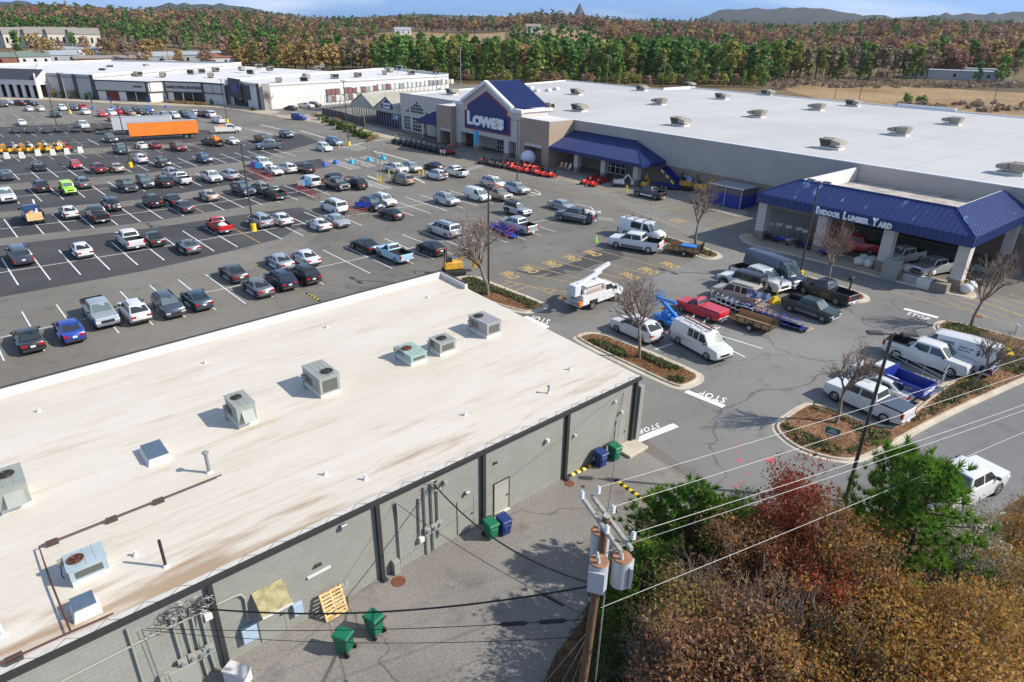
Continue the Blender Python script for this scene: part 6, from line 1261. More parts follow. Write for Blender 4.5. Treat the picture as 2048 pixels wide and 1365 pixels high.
rails([(594, 379), (640, 402), (622, 394), (592, 381)], 'low red rails beside the small white van', board=[(602, 367, 1.3, 1.1, .9, M_PWHITE), (610, 365, 1.3, 1.1, .9, M_CYAN)])
rails([(697, 419), (711, 431), (735, 426), (722, 412)], 'red rails with a blue sign in front of a navy SUV', 1.5, board=[(724, 409, 1.7, 2.0, .7, M_BBLUE)]); rails([(968, 452), (1028, 472), (1010, 482), (955, 462)], 'red rails full of blue carts behind the bare tree', 1.2)
def cart(u, v, rz, m, lb, grp, ln=1.6, name='flat_cart'):
    p = G(u, v); t = empty(name, (p.x, p.y, .02), rz); tag(t, lb, 'cart', grp); c = MB(); c.box(-ln / 2, ln / 2, -.38, .38, .28, .36); c.build('deck', m, t); c = MB(); c.tube([(-ln / 2, -.36, .3), (-ln / 2, -.36, 1.1), (-ln / 2, .36, 1.1), (-ln / 2, .36, .3)], .025, 5)
    for y in (-.36, .36): c.tube([(ln / 2, y, .3), (ln / 2, y, .8), (-ln / 2, y, .8)], .02, 5)
    c.build('frame', m, t)
    for x in (-ln * .38, ln * .38):
        for y in (-.3, .3): c = MB(); c.cyl((x, y - .03, .13), (x, y + .03, .13), .12, .12, 8); c.build('wheel', M_BLACK, t)
    return t
for k in range(5): cart(988 + k * 8.5, 457 + k * 4.6, R(-48), M_BBLUE, 'blue flat cart held in the red rails behind the bare tree', 'blue carts behind the bare tree', 2.0)
for k in range(11): cart(1478 + k * 11.6, 622 + k * 3.9, R(-35), M_BLUE if k % 3 else M_BBLUE, 'blue lumber cart nested in the long row beside the wooden trailer', 'nested lumber carts', 1.7)
for k in range(6): cart(1438 + k * 10, 607 + k * 4.2, R(-35), M_STEEL, 'grey metal cart in the row behind the red pickup', 'nested grey carts', 1.6)
p = G(1510, 627); t = empty('cart_sign', p, R(-25)); tag(t, 'blue and white sign over the lumber carts on red posts', 'sign'); c = MB(); c.cyl((-1, 0, 0), (-1, 0, 2.2), .04, .04, 6); c.cyl((1, 0, 0), (1, 0, 2.2), .04, .04, 6); c.build('posts', M_DRED, t); c = MB(); c.box(-1.05, 1.05, -.06, -.045, 1.5, 2.2); c.build('board', MT['blue_white_poster'], t)
# ---- trailers
def semi(u, v, rz, m, lb, L_=16.0):
    p = G(u, v); t = empty('semi_trailer', (p.x, p.y, .02), rz); tag(t, lb, 'trailer'); H0, H1, hw = 1.15, 4.0, 1.29
    c = MB(); c.box(-L_ / 2, L_ / 2, -hw, hw, H0, H1 - .03); 
    for k in range(24): x = -L_ / 2 + .3 + k * (L_ - .6) / 23; c.box(x - .02, x + .02, -hw - .02, hw + .02, H0 + .1, H1 - .1)
    c.build('box_body', m, t); c = MB(); c.box(-L_ / 2 - .02, L_ / 2 + .02, -hw - .02, hw + .02, H1 - .027, H1); c.build('roof', mat('dull_aluminium_roof', (.42, .42, .41), .5, .3), t)
    c = MB(); c.box(-L_ / 2 + .2, L_ / 2 - .2, -.5, .5, .8, H0 - .003); c.build('chassis', M_TRIM, t)
    for x in (L_ / 2 - 1.4, L_ / 2 - 2.7):
        for y in (-1, 1): link('wheel', SW, t, (x, y * 1.02, .5))
    c = MB()
    for y in (-.9, .9): c.box(-L_ / 2 + 2.6, -L_ / 2 + 2.75, y - .08, y + .08, .05, H0); c.box(-L_ / 2 + 2.4, -L_ / 2 + 2.95, y - .15, y + .15, .0, .05)
    c.build('landing_leg', M_TRIM, t); c = MB(); c.box(L_ / 2 + .003, L_ / 2 + .05, -hw * .96, hw * .96, H0 + .05, H1 - .1); c.build('door', m, t)
SW = wheel_mesh(.5, .5, M_ALU)
a, b = G(262, 284), G(398, 276); semi(331, 279, head(a, b), M_ORANGE, 'orange box semi-trailer parked across the back of the lot', (b - a).length); a, b = G(232, 272), G(350, 268); semi(290, 268, head(a, b), mat('dirty_white_panel', (.58, .60, .61), .5), 'white box semi-trailer behind the orange one', (b - a).length)
TW = wheel_mesh(.33, .2, M_PWHITE)
def utrailer(u, v, rz, lb, L_=3.6, side=.45, gate=1.1, m=M_BLACK, deck=M_WOOD, grp=None, plank=True, name='utility_trailer'):
    p = G(u, v); t = empty(name, (p.x, p.y, .02), rz); tag(t, lb, 'trailer', grp); hw = .95
    c = MB(); c.box(-L_ / 2, L_ / 2, -hw, hw, .48, .53); c.build('deck', deck, t)
    c = MB()
    for y in (-hw, hw):
        c.bar((-L_ / 2, y, .5), (L_ / 2, y, .5), .06, .1); c.bar((-L_ / 2, y, .53 + side), (L_ / 2, y, .53 + side), .05, .05)
        for k in range(6): x = -L_ / 2 + k * L_ / 5; c.bar((x, y, .5), (x, y, .53 + side), .05, .05)
    c.bar((L_ / 2, 0, .5), (L_ / 2 + 1.3, 0, .48), .1, .1); c.bar((L_ / 2, hw, .5), (L_ / 2 + 1.0, 0, .48), .06, .08); c.bar((L_ / 2, -hw, .5), (L_ / 2 + 1.0, 0, .48), .06, .08); c.bar((L_ / 2 + 1.2, 0, 0), (L_ / 2 + 1.2, 0, .7), .06, .06); c.build('frame', m, t)
    c = MB()
    for k in range(8): y = -hw + k * hw * 2 / 7; c.bar((-L_ / 2 - .02, y, .5), (-L_ / 2 - .12, y, .5 + gate), .04, .05)
    for z in (.55, .5 + gate): c.bar((-L_ / 2 - .05, -hw, z), (-L_ / 2 - .05, hw, z), .04, .05)
    c.build('ramp_gate', m, t)
    if plank: 
        for y in (-hw + .05, hw - .05): c = MB(); c.box(-L_ / 2 + .05, L_ / 2 - .05, y - .02, y + .02, .56, .53 + side); c.build('side_plank', deck, t)
    for y in (-1, 1):
        link('wheel', TW, t, (-.2, y * 1.1, .33)); c = MB()
        for k in range(5):
            a0, a1 = PI * k / 5, PI * (k + 1) / 5; c.hexa([(-.2 + q * math.cos(a), y * 1.1 + w_, .33 + q * math.sin(a)) for q in (.38, .41) for a, w_ in ((a0, -.13), (a1, -.13), (a1, .13), (a0, .13))])
        c.build('mudguard', m, t)
    return t
d_ = head(G(1294, 508), G(1230, 498))
utrailer(1368, 508, d_, 'wooden sided trailer hitched behind the white towing pickup', 3.9, .55); utrailer(1505, 655, R(135), 'open wooden trailer parked behind the red pickup', 3.9, .5)
c = MB(); q = G(1378, 494, .95); c.box(-.9, .9, -.55, .55, 0, .22); c.box(.2, .8, -.45, .45, -.4, -.003); tag(c.build('folded_cart', M_LBLUE, None, q, R(-30), .03), 'bright blue folded cart loaded on the towed wooden trailer', 'cart')
for k, (u, v) in enumerate([(35, 266), (64, 266), (97, 266), (122, 264), (155, 264), (181, 264), (201, 260), (221, 258)]): utrailer(u, v, R(-60), 'dark bronze mesh trailer in the row left of the orange trailer', 3.4, .4, 1.4, M_DSTEEL, M_DSTEEL, 'bronze trailers for sale', False)
utrailer(436, 293, R(150), 'black trailer hitched to the black and orange truck', 3.2, .4, 1.0)
# ---- vehicles with bodies of their own
def strip_bed(o):
    return o
M_VB = PAINT['white']
def on_car(car_, name, mb, m, bevel=0): return mb.build(name, m, car_, bevel=bevel)
def find(txt): return next(o for o in CARS if txt in o['label'])
v_ = find('orange ladders'); c = MB()
for y0 in (-.62, .05):
    for y in (y0, y0 + .42): c.bar((1.0, y, 2.05), (-1.9, y, 2.05), .06, .08)
    for k in range(11): c.bar((.9 - k * .27, y0, 2.05), (.9 - k * .27, y0 + .42, 2.05), .04, .04)
on_car(v_, 'roof_ladder', c, mat('orange_ladder', (.55, .16, .06), .6))
v_ = find('with a ladder rack'); c = MB()
for x in (.7, -.6, -1.9): c.bar((x, -.8, 2.2), (x, .8, 2.2), .05, .05); c.bar((x, -.78, 2.02), (x, -.78, 2.35), .05, .05); c.bar((x, .78, 2.02), (x, .78, 2.35), .05, .05)
on_car(v_, 'roof_rack', c, M_PWHITE); c = MB()
for y in (-.1, .32): c.bar((1.1, y, 2.28), (-2.3, y, 2.28), .05, .09)
for k in range(12): c.bar((1 - k * .29, -.1, 2.28), (1 - k * .29, .32, 2.28), .04, .04)
o = c.build('ladder', mat('rust_red_ladder', (.24, .10, .06), .6), None, v_.location, v_.rotation_euler.z); o.scale = v_.scale; tag(o, 'reddish ladder tied to the roof of the white van', 'ladder')
v_ = find('black roof racks'); c = MB()
for x in (.6, -.6, -1.8): c.bar((x, -.75, 2.2), (x, .75, 2.2), .05, .05); c.bar((x, -.72, 2.02), (x, -.72, 2.4), .06, .06); c.bar((x, .72, 2.02), (x, .72, 2.4), .06, .06)
on_car(v_, 'roof_rack', c, M_BLACK)
v_ = find('red bed cover'); c = MB(); c.box(-2.6, -.2, -.88, .88, 1.25, 1.30); on_car(v_, 'bed_cover', c, PAINT['red'], .02)
v_ = find('grey bed cover'); c = MB(); c.box(-2.82, -1.08, -.88, .88, 1.345, 1.38); on_car(v_, 'bed_cover', c, PAINT['slate'], .02)
v_ = find('closed black bed'); c = MB(); c.box(-2.82, -1.08, -.88, .88, 1.345, 1.38); on_car(v_, 'bed_cover', c, PAINT['black'], .02)
for txt in ('with grey lower panels towing', 'with white lower panels', 'two-toned with grey'):
    v_ = find(txt); c = MB(); m = PAINT['white'] if 'white lower' in txt else PAINT['grey']
    for y in (-1, 1): a, b = sorted((y * .975, y * 1.02)); c.box(-1.2, 1.35, a, b, .38, .68)
    on_car(v_, 'lower_panel', c, m, .02)
v_ = find('carrying white sacks')
for k in range(4): q = v_.matrix_basis @ Vector((-.7 - k * .45, (-.2, .25)[k % 2], 1.0)); c = MB(); c.ball((0, 0, 0), .38, 10, 7, 0, (1, .8, .7), .12, random.Random(k)); tag(c.build('white_sack', M_PWHITE, None, q), 'white sack lying in the bed of the red pickup', 'sack', 'sacks in the red pickup')
v_ = find('carrying lumber')
for k in range(5): q = v_.matrix_basis @ Vector((-1.7, -.5 + k * .22, 1.0 + .06 * k)); c = MB(); c.box(-1.1, 1.1, -.09, .09, 0, .06); tag(c.build('lumber_board', M_PINEWD, None, q, v_.rotation_euler.z + .05 * k), 'board lying in the bed of the white pickup by the crossing', 'board', 'boards in the white pickup')
# rental van lettering and dump truck
v_ = find('lettered for rental'); sp_ = SPECS['high_van']
if v_ is not None:
    c = MB(); z = lambda zz: -(.98 + (.84 - .98) * (zz - 1.32) / 1.2) - .02
    def vt(tx, x0, x1, z0, z1, y=1):
        yy0 = y * abs(z(z0)); yy1 = y * abs(z(z1)); put_text(c, tx, (x0, yy0, z0), (x1 - x0, 0, 0), (0, yy1 - yy0, z1 - z0), 0, .03)
    vt("LOWE'S", .9, -.15, 1.95, 2.2); vt('RENTAL', .9, -.15, 1.62, 1.87); vt('Need a van?', -.5, -1.55, 1.95, 2.12); vt('Rent ours.', -.5, -1.35, 1.72, 1.87); vt('$19', -1.75, -2.6, 1.65, 2.15); on_car(v_, 'side_lettering', c, M_NAVY)
    c = MB()
    for y in (-1, 1): a, b = sorted((y * 1.03, y * 1.045)); c.box(-1.2, 1.4, a, b, .55, 1.1); c.box(-3.0, -2.3, a, b, .55, 1.1)
    c.box(-3.175, -3.155, -.8, .8, .75, 1.25); on_car(v_, 'blue_skirt', c, M_BLUE)
def truck_cab(t, x0, L_, m, W=2.0, z0=.55, z1=2.15, crewcab=False):
    """cab-over-frame pickup style cab: hood then cabin; x0 = front"""
    c = MB(); hw = W / 2; c.hexa([(x0 - 1.25, -hw, z0), (x0, -hw * .9, z0), (x0, hw * .9, z0), (x0 - 1.25, hw, z0), (x0 - 1.25, -hw * .95, 1.42), (x0 - .08, -hw * .82, 1.25), (x0 - .08, hw * .82, 1.25), (x0 - 1.25, hw * .95, 1.42)]); c.box(x0 - L_, x0 - 1.25, -hw, hw, z0, 1.45); c.build('cab_body', m, t, bevel=.05, seg=2)
    c = MB(); c.hexa([(x0 - L_, -hw * .95, 1.45), (x0 - 1.3, -hw * .95, 1.45), (x0 - 1.3, hw * .95, 1.45), (x0 - L_, hw * .95, 1.45), (x0 - L_ + .08, -hw * .8, z1), (x0 - 1.95, -hw * .8, z1), (x0 - 1.95, hw * .8, z1), (x0 - L_ + .08, hw * .8, z1)]); c.build('cab_roof', m, t, bevel=.06, seg=2)
    def yy(z, e): return (hw * .95 + (hw * .8 - hw * .95) * (z - 1.45) / (z1 - 1.45)) + e
    za, zb_ = 1.52, z1 - .14
    for s_ in (-1, 1): c = MB(); c.add([(x0 - L_ + .2, s_ * yy(za, .012), za), (x0 - 1.52, s_ * yy(za, .012), za), (x0 - 1.98, s_ * yy(zb_, .012), zb_), (x0 - L_ + .22, s_ * yy(zb_, .012), zb_)], [(0, 1, 2, 3)]); c.build('side_window', M_GLASS, t)
    f = lambda z: x0 - 1.3 - .65 * (z - 1.45) / (z1 - 1.45) + .016
    c = MB(); c.add([(f(za), -yy(za, -.12), za), (f(za), yy(za, -.12), za), (f(zb_), yy(zb_, -.12), zb_), (f(zb_), -yy(zb_, -.12), zb_)], [(0, 1, 2, 3)]); c.build('windshield', M_GLASSW, t)
    c = MB(); c.box(x0 - .1, x0 + .06, -hw * .9, hw * .9, z0 - .05, z0 + .2); c.build('front_bumper', M_TRIM, t, bevel=.03); c = MB(); c.box(x0 - .06, x0 + .013, -.5, .5, z0 + .25, 1.15); c.build('grille', M_TRIM, t)
    for s_ in (-1, 1): a, b = sorted((s_ * .55, s_ * .88)); c = MB(); c.box(x0 - .2, x0 + .01, a, b, .9, 1.12); c.build('headlight', M_LAMP, t); c = MB(); c.cbox((x0 - 1.6, s_ * (hw + .14), 1.6), (.15, .25, .3)); c.build('mirror', M_TRIM, t)
BW = wheel_mesh(.42, .28, M_ALU)
def wheels(t, xs, y=.86, w_=None, r_=.42):
    for x in xs:
        for s_ in (-1, 1): link('wheel', w_ or BW, t, (x, s_ * y, r_))
# bucket truck
fa, ra = G(1235, 601), G(1181, 621); d_ = (fa - ra).normalized(); n_ = Vector((-d_.y, d_.x, 0)); c0 = (fa + ra) / 2 + n_ * .95; t = empty('bucket_truck', (c0.x, c0.y, .02), head(ra, fa)); tag(t, 'white utility bucket truck with folded boom and ladder', 'truck')
xf, xr = 1.75, -1.75; wheels(t, (xf, xr)); truck_cab(t, 2.9, 3.0, M_VB); c = MB(); c.box(-3.6, 2.6, -.45, .45, .45, .7); c.build('chassis', M_TRIM, t)
c = MB()
for s_ in (-1, 1): a, b = sorted((s_ * .62, s_ * 1.06)); c.box(-3.3, -2.35, a, b, .75, 1.75); c.box(-1.15, -.2, a, b, .6, 1.75); c.box(-2.35, -1.15, a, b, 1.05, 1.75)
c.box(-3.25, -.2, -.62, .62, .78, .9); c.build('service_body', M_VB, t, bevel=.02)
c = MB(); c.box(-2.7, -.25, -.6, .6, .9, 2.45); c.build('work_cabin', M_VB, t, bevel=.03); c = MB(); c.box(-2.75, -.1, -.95, .75, 2.453, 2.52); c.build('cabin_roof', M_PWHITE, t)
c = MB(); c.box(-2.72, -2.705, -.35, .15, 1.3, 2.1); c.build('cabin_window', M_GLASS, t); c = MB(); c.box(-3.2, -2.72, .62, .66, .95, 2.3); c.build('open_door', M_VB, t); c = MB(); c.box(-3.75, -3.3, -1.0, 1.0, .7, .8); c.build('tail_deck', M_STEEL, t)
c = MB(); c.cyl((-.5, 0, 2.52), (-.5, 0, 3.2), .22, .18, 10); c.build('turret', M_VB, t); c = MB(); c.bar((.1, -.12, 3.25), (-3.4, -.35, 2.75), .26, .3); c.bar((-.6, .1, 3.2), (1.6, .15, 3.65), .3, .34); c.build('boom', M_VB, t); c = MB(); c.hexa([(-4.15, -.75, 1.75), (-3.35, -.75, 1.75), (-3.35, .05, 1.75), (-4.15, .05, 1.75), (-4.2, -.8, 2.85), (-3.3, -.8, 2.85), (-3.3, .1, 2.85), (-4.2, .1, 2.85)]); c.build('bucket', mat('pale_bucket', (.56, .60, .63), .5), t, bevel=.04)
c = MB(); 
for z in (1.85, 2.2): c.bar((-2.9, -1.09, z), (-.1, -1.09, z), .05, .06)
for k in range(9): c.bar((-2.8 + k * .33, -1.09, 1.85), (-2.8 + k * .33, -1.09, 2.2), .04, .04)
c.build('ladder', mat('fibreglass_ladder', (.40, .22, .15), .6), t); c = MB(); c.box(-3.7, -3.35, -1.05, -.75, .82, 1.2); c.build('orange_box', M_ORANGE, t); c = MB(); c.cyl((-3.8, 1.05, .9), (-3.8, 1.05, 1.35), .13, .1, 8); c.build('orange_cap', M_ORANGE, t)
# dump truck for rent
fa, ra = G(1700, 742), G(1800, 800); d0 = find('grey bed cover').rotation_euler.z; c0 = G(1778, 758, .9); t = empty('dump_truck', (c0.x, c0.y, .02), d0); tag(t, 'white cab truck with blue lettered dump bed', 'truck'); t.scale = (.9,) * 3; wheels(t, (2.0, -1.6)); truck_cab(t, 3.1, 3.0, M_VB); c = MB(); c.box(-3.2, 2.8, -.45, .45, .5, .85); c.build('chassis', M_TRIM, t)
c = MB(); zt, zb_ = 1.75, .95
c.box(-3.2, 0, -1.1, 1.1, zb_, zb_ + .06)
for y0, y1 in ((-1.1, -1.03), (1.03, 1.1)): c.box(-3.2, 0, y0, y1, zb_ + .063, zt)
c.box(-.07, 0, -1.029, 1.029, zb_ + .063, zt + .5); c.box(-3.2, -3.13, -1.029, 1.029, zb_ + .063, zt); c.build('dump_bed', M_BBLUE if False else mat('dump_blue', (.012, .035, .26), .4), t)
for s_ in (1, -1):
    c = MB(); f = lambda tx, x0, x1, z0, z1, mi=0: put_text(c, tx, (x0 * s_ if False else x0, s_ * 1.112, z0), (x1 - x0, 0, 0), (0, 0, z1 - z0), mi, .03)
    A, B = ((-.3, -1.6), (-1.75, -2.3)) if s_ > 0 else ((-2.3, -1.0), (-.9, -.4)); f('Need a truck?', A[0], A[1], 1.48, 1.64); f('Rent ours.', A[0], A[0] + (A[1] - A[0]) * .75, 1.28, 1.42); f('$19', B[0], B[1], 1.2, 1.5, 1); c.build('bed_lettering', [M_LET, M_YELLOW], t)
c = MB(); put_text(c, "LOWE'S", (-3.21, .85, 1.15), (0, -1.7, 0), (0, 0, .4), 0, .04); c.build('tailgate_lettering', M_LET, t)
rails([(1778, 716), (1880, 770), (1893, 754)], 'thin grey hand rail between the white pickup and the dump bed', 1.1, M_STEEL)
# service pickup, junk trucks
c0 = G(456, 259, .9); t = empty('service_truck', (c0.x, c0.y, .02), head(G(440, 268), G(480, 266))); tag(t, 'white service body truck beside the orange trailer end', 'truck'); wheels(t, (1.9, -1.7)); truck_cab(t, 3.0, 3.4, M_VB); c = MB(); c.box(-3, -.4, -1.02, -.5, .6, 1.6); c.box(-3, -.4, .5, 1.02, .6, 1.6); c.box(-3, -.4, -.5, .5, .6, .95); c.build('service_body', M_VB, t); c = MB(); c.box(-2.2, -.7, -.45, .45, 1.0, 1.8); c.build('orange_load', M_ORANGE, t)
c0 = G(64, 430, .9); t = empty('junk_truck', (c0.x, c0.y, .02), RH); tag(t, 'blue stake truck loaded with junk and a tan board', 'truck'); wheels(t, (1.7, -1.7)); truck_cab(t, 2.8, 2.7, PAINT['midblue']); c = MB(); c.box(-2.9, 0, -1.05, 1.05, .85, .95)
for y in (-1.05, 1.05): c.box(-2.9, 0, y - .04, y + .04, .953, 1.75)
c.build('stake_bed', PAINT['midblue'], t); c = MB(); c.box(-2.98, -2.91, -.8, .95, .75, 1.75); c.build('tan_tailboard', M_PINEWD, t); c = MB(); c.cyl((-.3, -.6, 1.2), (1.9, -.75, 2.4), .18, .12, 8); c.build('white_boom', M_PWHITE, t)
for k in range(6): q = t.matrix_basis @ Vector((-2.4 + k * .4, (-.4, .3, 0)[k % 3], 1.25)); c = MB(); c.ball((0, 0, 0), .36, 8, 6, 0, (1, 1, .8), .25, random.Random(k)); tag(c.build('junk_bag', [M_PWHITE, M_ORANGE, M_STEEL][k % 3], None, q), 'bag or jug piled on the blue junk truck', 'bag', 'load of the junk truck')
t = carw('crew_pickup', 'slate', (1141, 441), (1172, 449), 'with ladders and white scrap piled on its tail', -1) if False else car('crew_pickup', 'slate', 1152, 433, R(150), 'with ladders and white scrap piled on its tail')
for k in range(7): q = t.matrix_basis @ Vector((-1.4 - k * .3, (-.5, .4, 0)[k % 3], 1.5)); c = MB(); c.box(-.35, .35, -.22, .22, -.15, .2); tag(c.build('scrap_piece', [M_PWHITE, M_STEEL][k % 2], None, q, k * 1.3, .05), 'pale scrap piece piled on the slate pickup', 'scrap', 'scrap on the slate pickup')
c = MB()
for z in (1.0, 1.3): c.bar((1.4, 1.12, z), (-2.0, 1.12, z - .1), .05, .07)
for k in range(10): c.bar((1.3 - k * .35, 1.12, .98 - k * .01), (1.3 - k * .35, 1.12, 1.28 - k * .01), .04, .04)
o = c.build('aluminium_ladder', M_PWHITE, None, t.location, t.rotation_euler.z); tag(o, 'pale ladder strapped to the side of the slate pickup', 'ladder')
c0 = G(423, 283, .8); t = make_car('reg_pickup', 'black', Vector((c0.x, c0.y, .026)), R(150), 'black single cab truck carrying an orange machine, towing a trailer', 'pickup', 'pickup_truck'); q = t.matrix_basis @ Vector((-1.3, 0, .85)); c = MB(); c.box(-.8, .8, -.6, .6, 0, .9); c.cyl((0, 0, .9), (0, 0, 1.3), .3, .25, 8); tag(c.build('orange_machine', M_ORANGE, None, q, R(150), .05), 'orange machine standing in the bed of the black truck', 'machine')
# boom lift, trencher, cones, sheds
c0 = G(1335, 652); t = empty('towable_lift', (c0.x, c0.y, .02), R(120)); tag(t, 'bright blue towable boom lift behind the white SUV', 'lift'); c = MB(); c.box(-1.3, 1.3, -.75, .75, .45, .85); c.box(-.5, .5, -.5, .5, .853, 1.35); c.build('base', M_LBLUE, t, bevel=.03); c = MB(); c.bar((-1.2, 0, 1.1), (1.6, 0, 2.3), .25, .3); c.bar((1.6, .3, 2.3), (-1.0, .3, 2.6), .22, .26); c.build('boom', M_LBLUE, t); c = MB()
for z in (1.6, 2.1, 2.6): c.tube([(1.3, -.5, z), (2.2, -.5, z), (2.2, .5, z), (1.3, .5, z), (1.3, -.5, z)], .03, 5)
for x in (1.3, 1.75, 2.2):
    for y in (-.5, .5): c.tube([(x, y, 1.5), (x, y, 2.6)], .025, 5)
c.build('cage', M_LBLUE, t); c = MB()
for x in (-1.2, 1.2):
    for y in (-1.1, 1.1): c.bar((x, y * .5, .7), (x * 1.3, y * 1.2, .1), .1, .14)
c.build('outriggers', M_LBLUE, t); wheels(t, (0,), .85, TW, .33)
def cone(u, v, m, lb): p = G(u, v); t = empty('traffic_cone', (p.x, p.y, .02)); tag(t, lb, 'cone'); c = MB(); c.box(-.2, .2, -.2, .2, 0, .05); c.cyl((0, 0, .05), (0, 0, .85), .16, .04, 10); c.build('cone_body', m, t); c = MB(); c.cyl((0, 0, .4), (0, 0, .58), .125, .095, 10); c.build('white_band', M_PWHITE, t)
cone(1192, 485, M_LIME, 'lime green traffic cone left of the white towing pickup'); cone(1265, 618, M_ORANGE, 'orange traffic cone by the bare tree on the leafy island')
M_MACH = mat('amber_machine_paint', (.62, .33, .035), .55, var=.2, scale=2)
def digger(u, v, rz, lb, grp=None, s_=1.0, m=None):
    m = m or M_MACH
    p = G(u, v); t = empty('small_machine', (p.x, p.y, .02), rz); t.scale = (s_,) * 3; tag(t, lb, 'machine', grp); c = MB(); c.box(-.9, .7, -.45, .45, .5, 1.15); c.build('body', m, t, bevel=.08, seg=2); c = MB()
    for y in (-.6, .6): c.box(-.95, .95, y - .16, y + .16, .02, .5)
    c.build('tracks', M_BLACK, t, bevel=.12, seg=2); c = MB(); c.bar((.5, .2, 1.0), (1.3, .2, 1.9), .16, .2); c.bar((1.3, .2, 1.9), (2.0, .2, .9), .13, .16); c.box(1.8, 2.2, -.1, .5, .4, .9); c.build('arm', m, t); c = MB(); c.tube([(-.7, -.4, 1.15), (-.7, -.4, 2.1), (-.7, .4, 2.1), (-.7, .4, 1.15)], .05, 6); c.box(-.6, -.2, -.25, .25, 1.153, 1.5); c.build('rollbar', M_BLACK, t)
digger(908, 548, R(20), 'yellow trencher parked beyond the corner of the pale roof', None, 1.25); digger(1372, 380, LA + .4, 'left yellow excavator between the tilted dump trailer and the blue shed', None, 1.3); digger(1402, 388, LA + .3, 'right yellow excavator between the tilted dump trailer and the blue shed', None, 1.35); digger(1290, 378, LA + 2, 'yellow machine in front of the blue wall poster', None, 1.1); digger(1238, 374, LA + .8, 'black and white machine beside the red mowers', None, 1.1, M_PWHITE)
for k in range(9): digger(-8 + k * 12.5, 309 - k * .4, R(20 + 70 * (k % 3)), 'yellow rental machine packed into the pen at the left edge', 'yellow machines in the pen', .95)
for k in range(3): digger(98 + k * 20, 305 - k, R(30 + 50 * k), 'yellow rental machine lined up behind white barriers', 'yellow machines behind barriers', .95, M_MACH if k < 2 else M_RED)
for u, v in [(3, 303), (34, 302), (64, 301), (15, 318), (45, 317), (77, 312), (92, 299), (121, 297), (107, 311), (135, 309), (162, 306)]: p = G(u, v); c = MB(); c.hexa([(-.5, -.3, 0), (.5, -.3, 0), (.5, .3, 0), (-.5, .3, 0), (-.4, -.15, 1.2), (.4, -.15, 1.2), (.4, .15, 1.2), (-.4, .15, 1.2)]); tag(c.build('white_barrier', M_PWHITE, None, p, R(30), .03), 'white plastic barrier standing round the yellow machines', 'barrier', 'white barriers round the yellow machines')
t = empty('storage_shed', lw_(-52, 88.6), LA); o_ = ll(G(1416, 406)); t.location = lw_(o_.x, o_.y); tag(t, 'blue and grey storage shed left of the lumber canopy', 'shed'); e_ = ll(G(1484, 419)); W_ = e_.x - o_.x; D_ = 4.2
c = MB(); c.box(0, W_, .03, D_, .1, 2.0); c.build('blue_panels', M_BBLUE if False else mat('shed_blue', (.012, .025, .24), .45), t); c = MB(); c.box(.03, W_ - .03, .06, D_ - .05, 2.003, 2.9); c.build('mesh_panels', mat('shed_mesh', (.12, .11, .10), .7), t); c = MB(); c.box(-.15, W_ + .15, -.15, D_ + .15, 2.95, 3.05); c.build('roof', mat('grey_blue_roof', (.30, .33, .37), .4, .3), t); c = MB()
for x in (0, W_ / 2, W_): c.box(x - .05, x + .05, -.03, .03, 0, 2.94)
c.build('posts', M_STEEL, t)
p = G(1335, 377); t = empty('dump_trailer', p, LA); tag(t, 'dark blue dump trailer tipped up against the store wall', 'trailer'); c = MB(); c.box(-2.2, 2.2, -.9, .9, .5, .65); c.build('frame', M_BBLUE, t); wheels(t, (-.4, .5), 1.0, TW, .33); c = MB(); T_ = Matrix.Translation((2.0, 0, .7)) @ Matrix.Rotation(R(32), 4, 'Y'); c.T = T_; c.box(-4.2, 0, -.95, .95, 0, .08); c.box(-4.2, 0, -.95, -.87, .083, .7); c.box(-4.2, 0, .87, .95, .083, .7); c.box(-4.2, -4.12, -.86, .86, .083, .7); c.build('tipped_bed', M_BLUE, t)
c = MB(); c.T = T_
for k in range(3): c.box(-3.8 + k * 1.3, -3.0 + k * 1.3, -.965, -.955, .2, .55)
c.build('yellow_panel', M_YPAINT, t)
# riding mowers and side-by-side buggies
def mower_proto():
    t = empty('riding_mower', (0, 0, 0)); c = MB(); c.hexa([(.1, -.3, .35), (.95, -.26, .35), (.95, .26, .35), (.1, .3, .35), (.15, -.25, .85), (.85, -.2, .75), (.85, .2, .75), (.15, .25, .85)]); c.box(-.75, .1, -.42, .42, .35, .5); c.build('hood', M_RED, t, bevel=.06, seg=2); c = MB(); c.box(-.6, -.15, -.22, .22, .55, .65); c.box(-.68, -.58, -.22, .22, .6, 1.05); c.build('seat', M_BLACK, t, bevel=.04); c = MB(); c.box(-.35, .35, -.62, .62, .12, .3); c.build('deck', M_RED, t, bevel=.05)
    for x, r_ in ((.65, .2), (-.5, .28)):
        for y in (-.42, .42): c = MB(); c.cyl((x, y - .09, r_), (x, y + .09, r_), r_, r_, 12); c.build('wheel', M_BLACK, t)
    c = MB(); c.tube([(.05, 0, .7), (-.1, 0, 1.0)], .03, 5); c.tube([(-.1 + .05 * math.sin(k), .17 * math.cos(k), 1.0 + .03 * math.sin(k)) for k in [x * .6283 for x in range(11)]], .02, 4, caps=False); c.build('steering_wheel', M_BLACK, t); return t
mp_ = mower_proto(); MT_ = (mp_, [(c, []) for c in mp_.children]); spots = []
for k in range(17): spots.append((962 + k * 8.7, 327 + k * 1.75))
for k in range(9): spots.append((1000 + k * 8.4, 331 + k * 1.3))
for k in range(6): spots.append((1035 + k * 8.6, 333 + k * 1.8))
rr2 = random.Random(2); g2 = [(1173, 369), (1188, 373), (1184, 364), (1199, 367), (1192, 360), (1209, 364)]
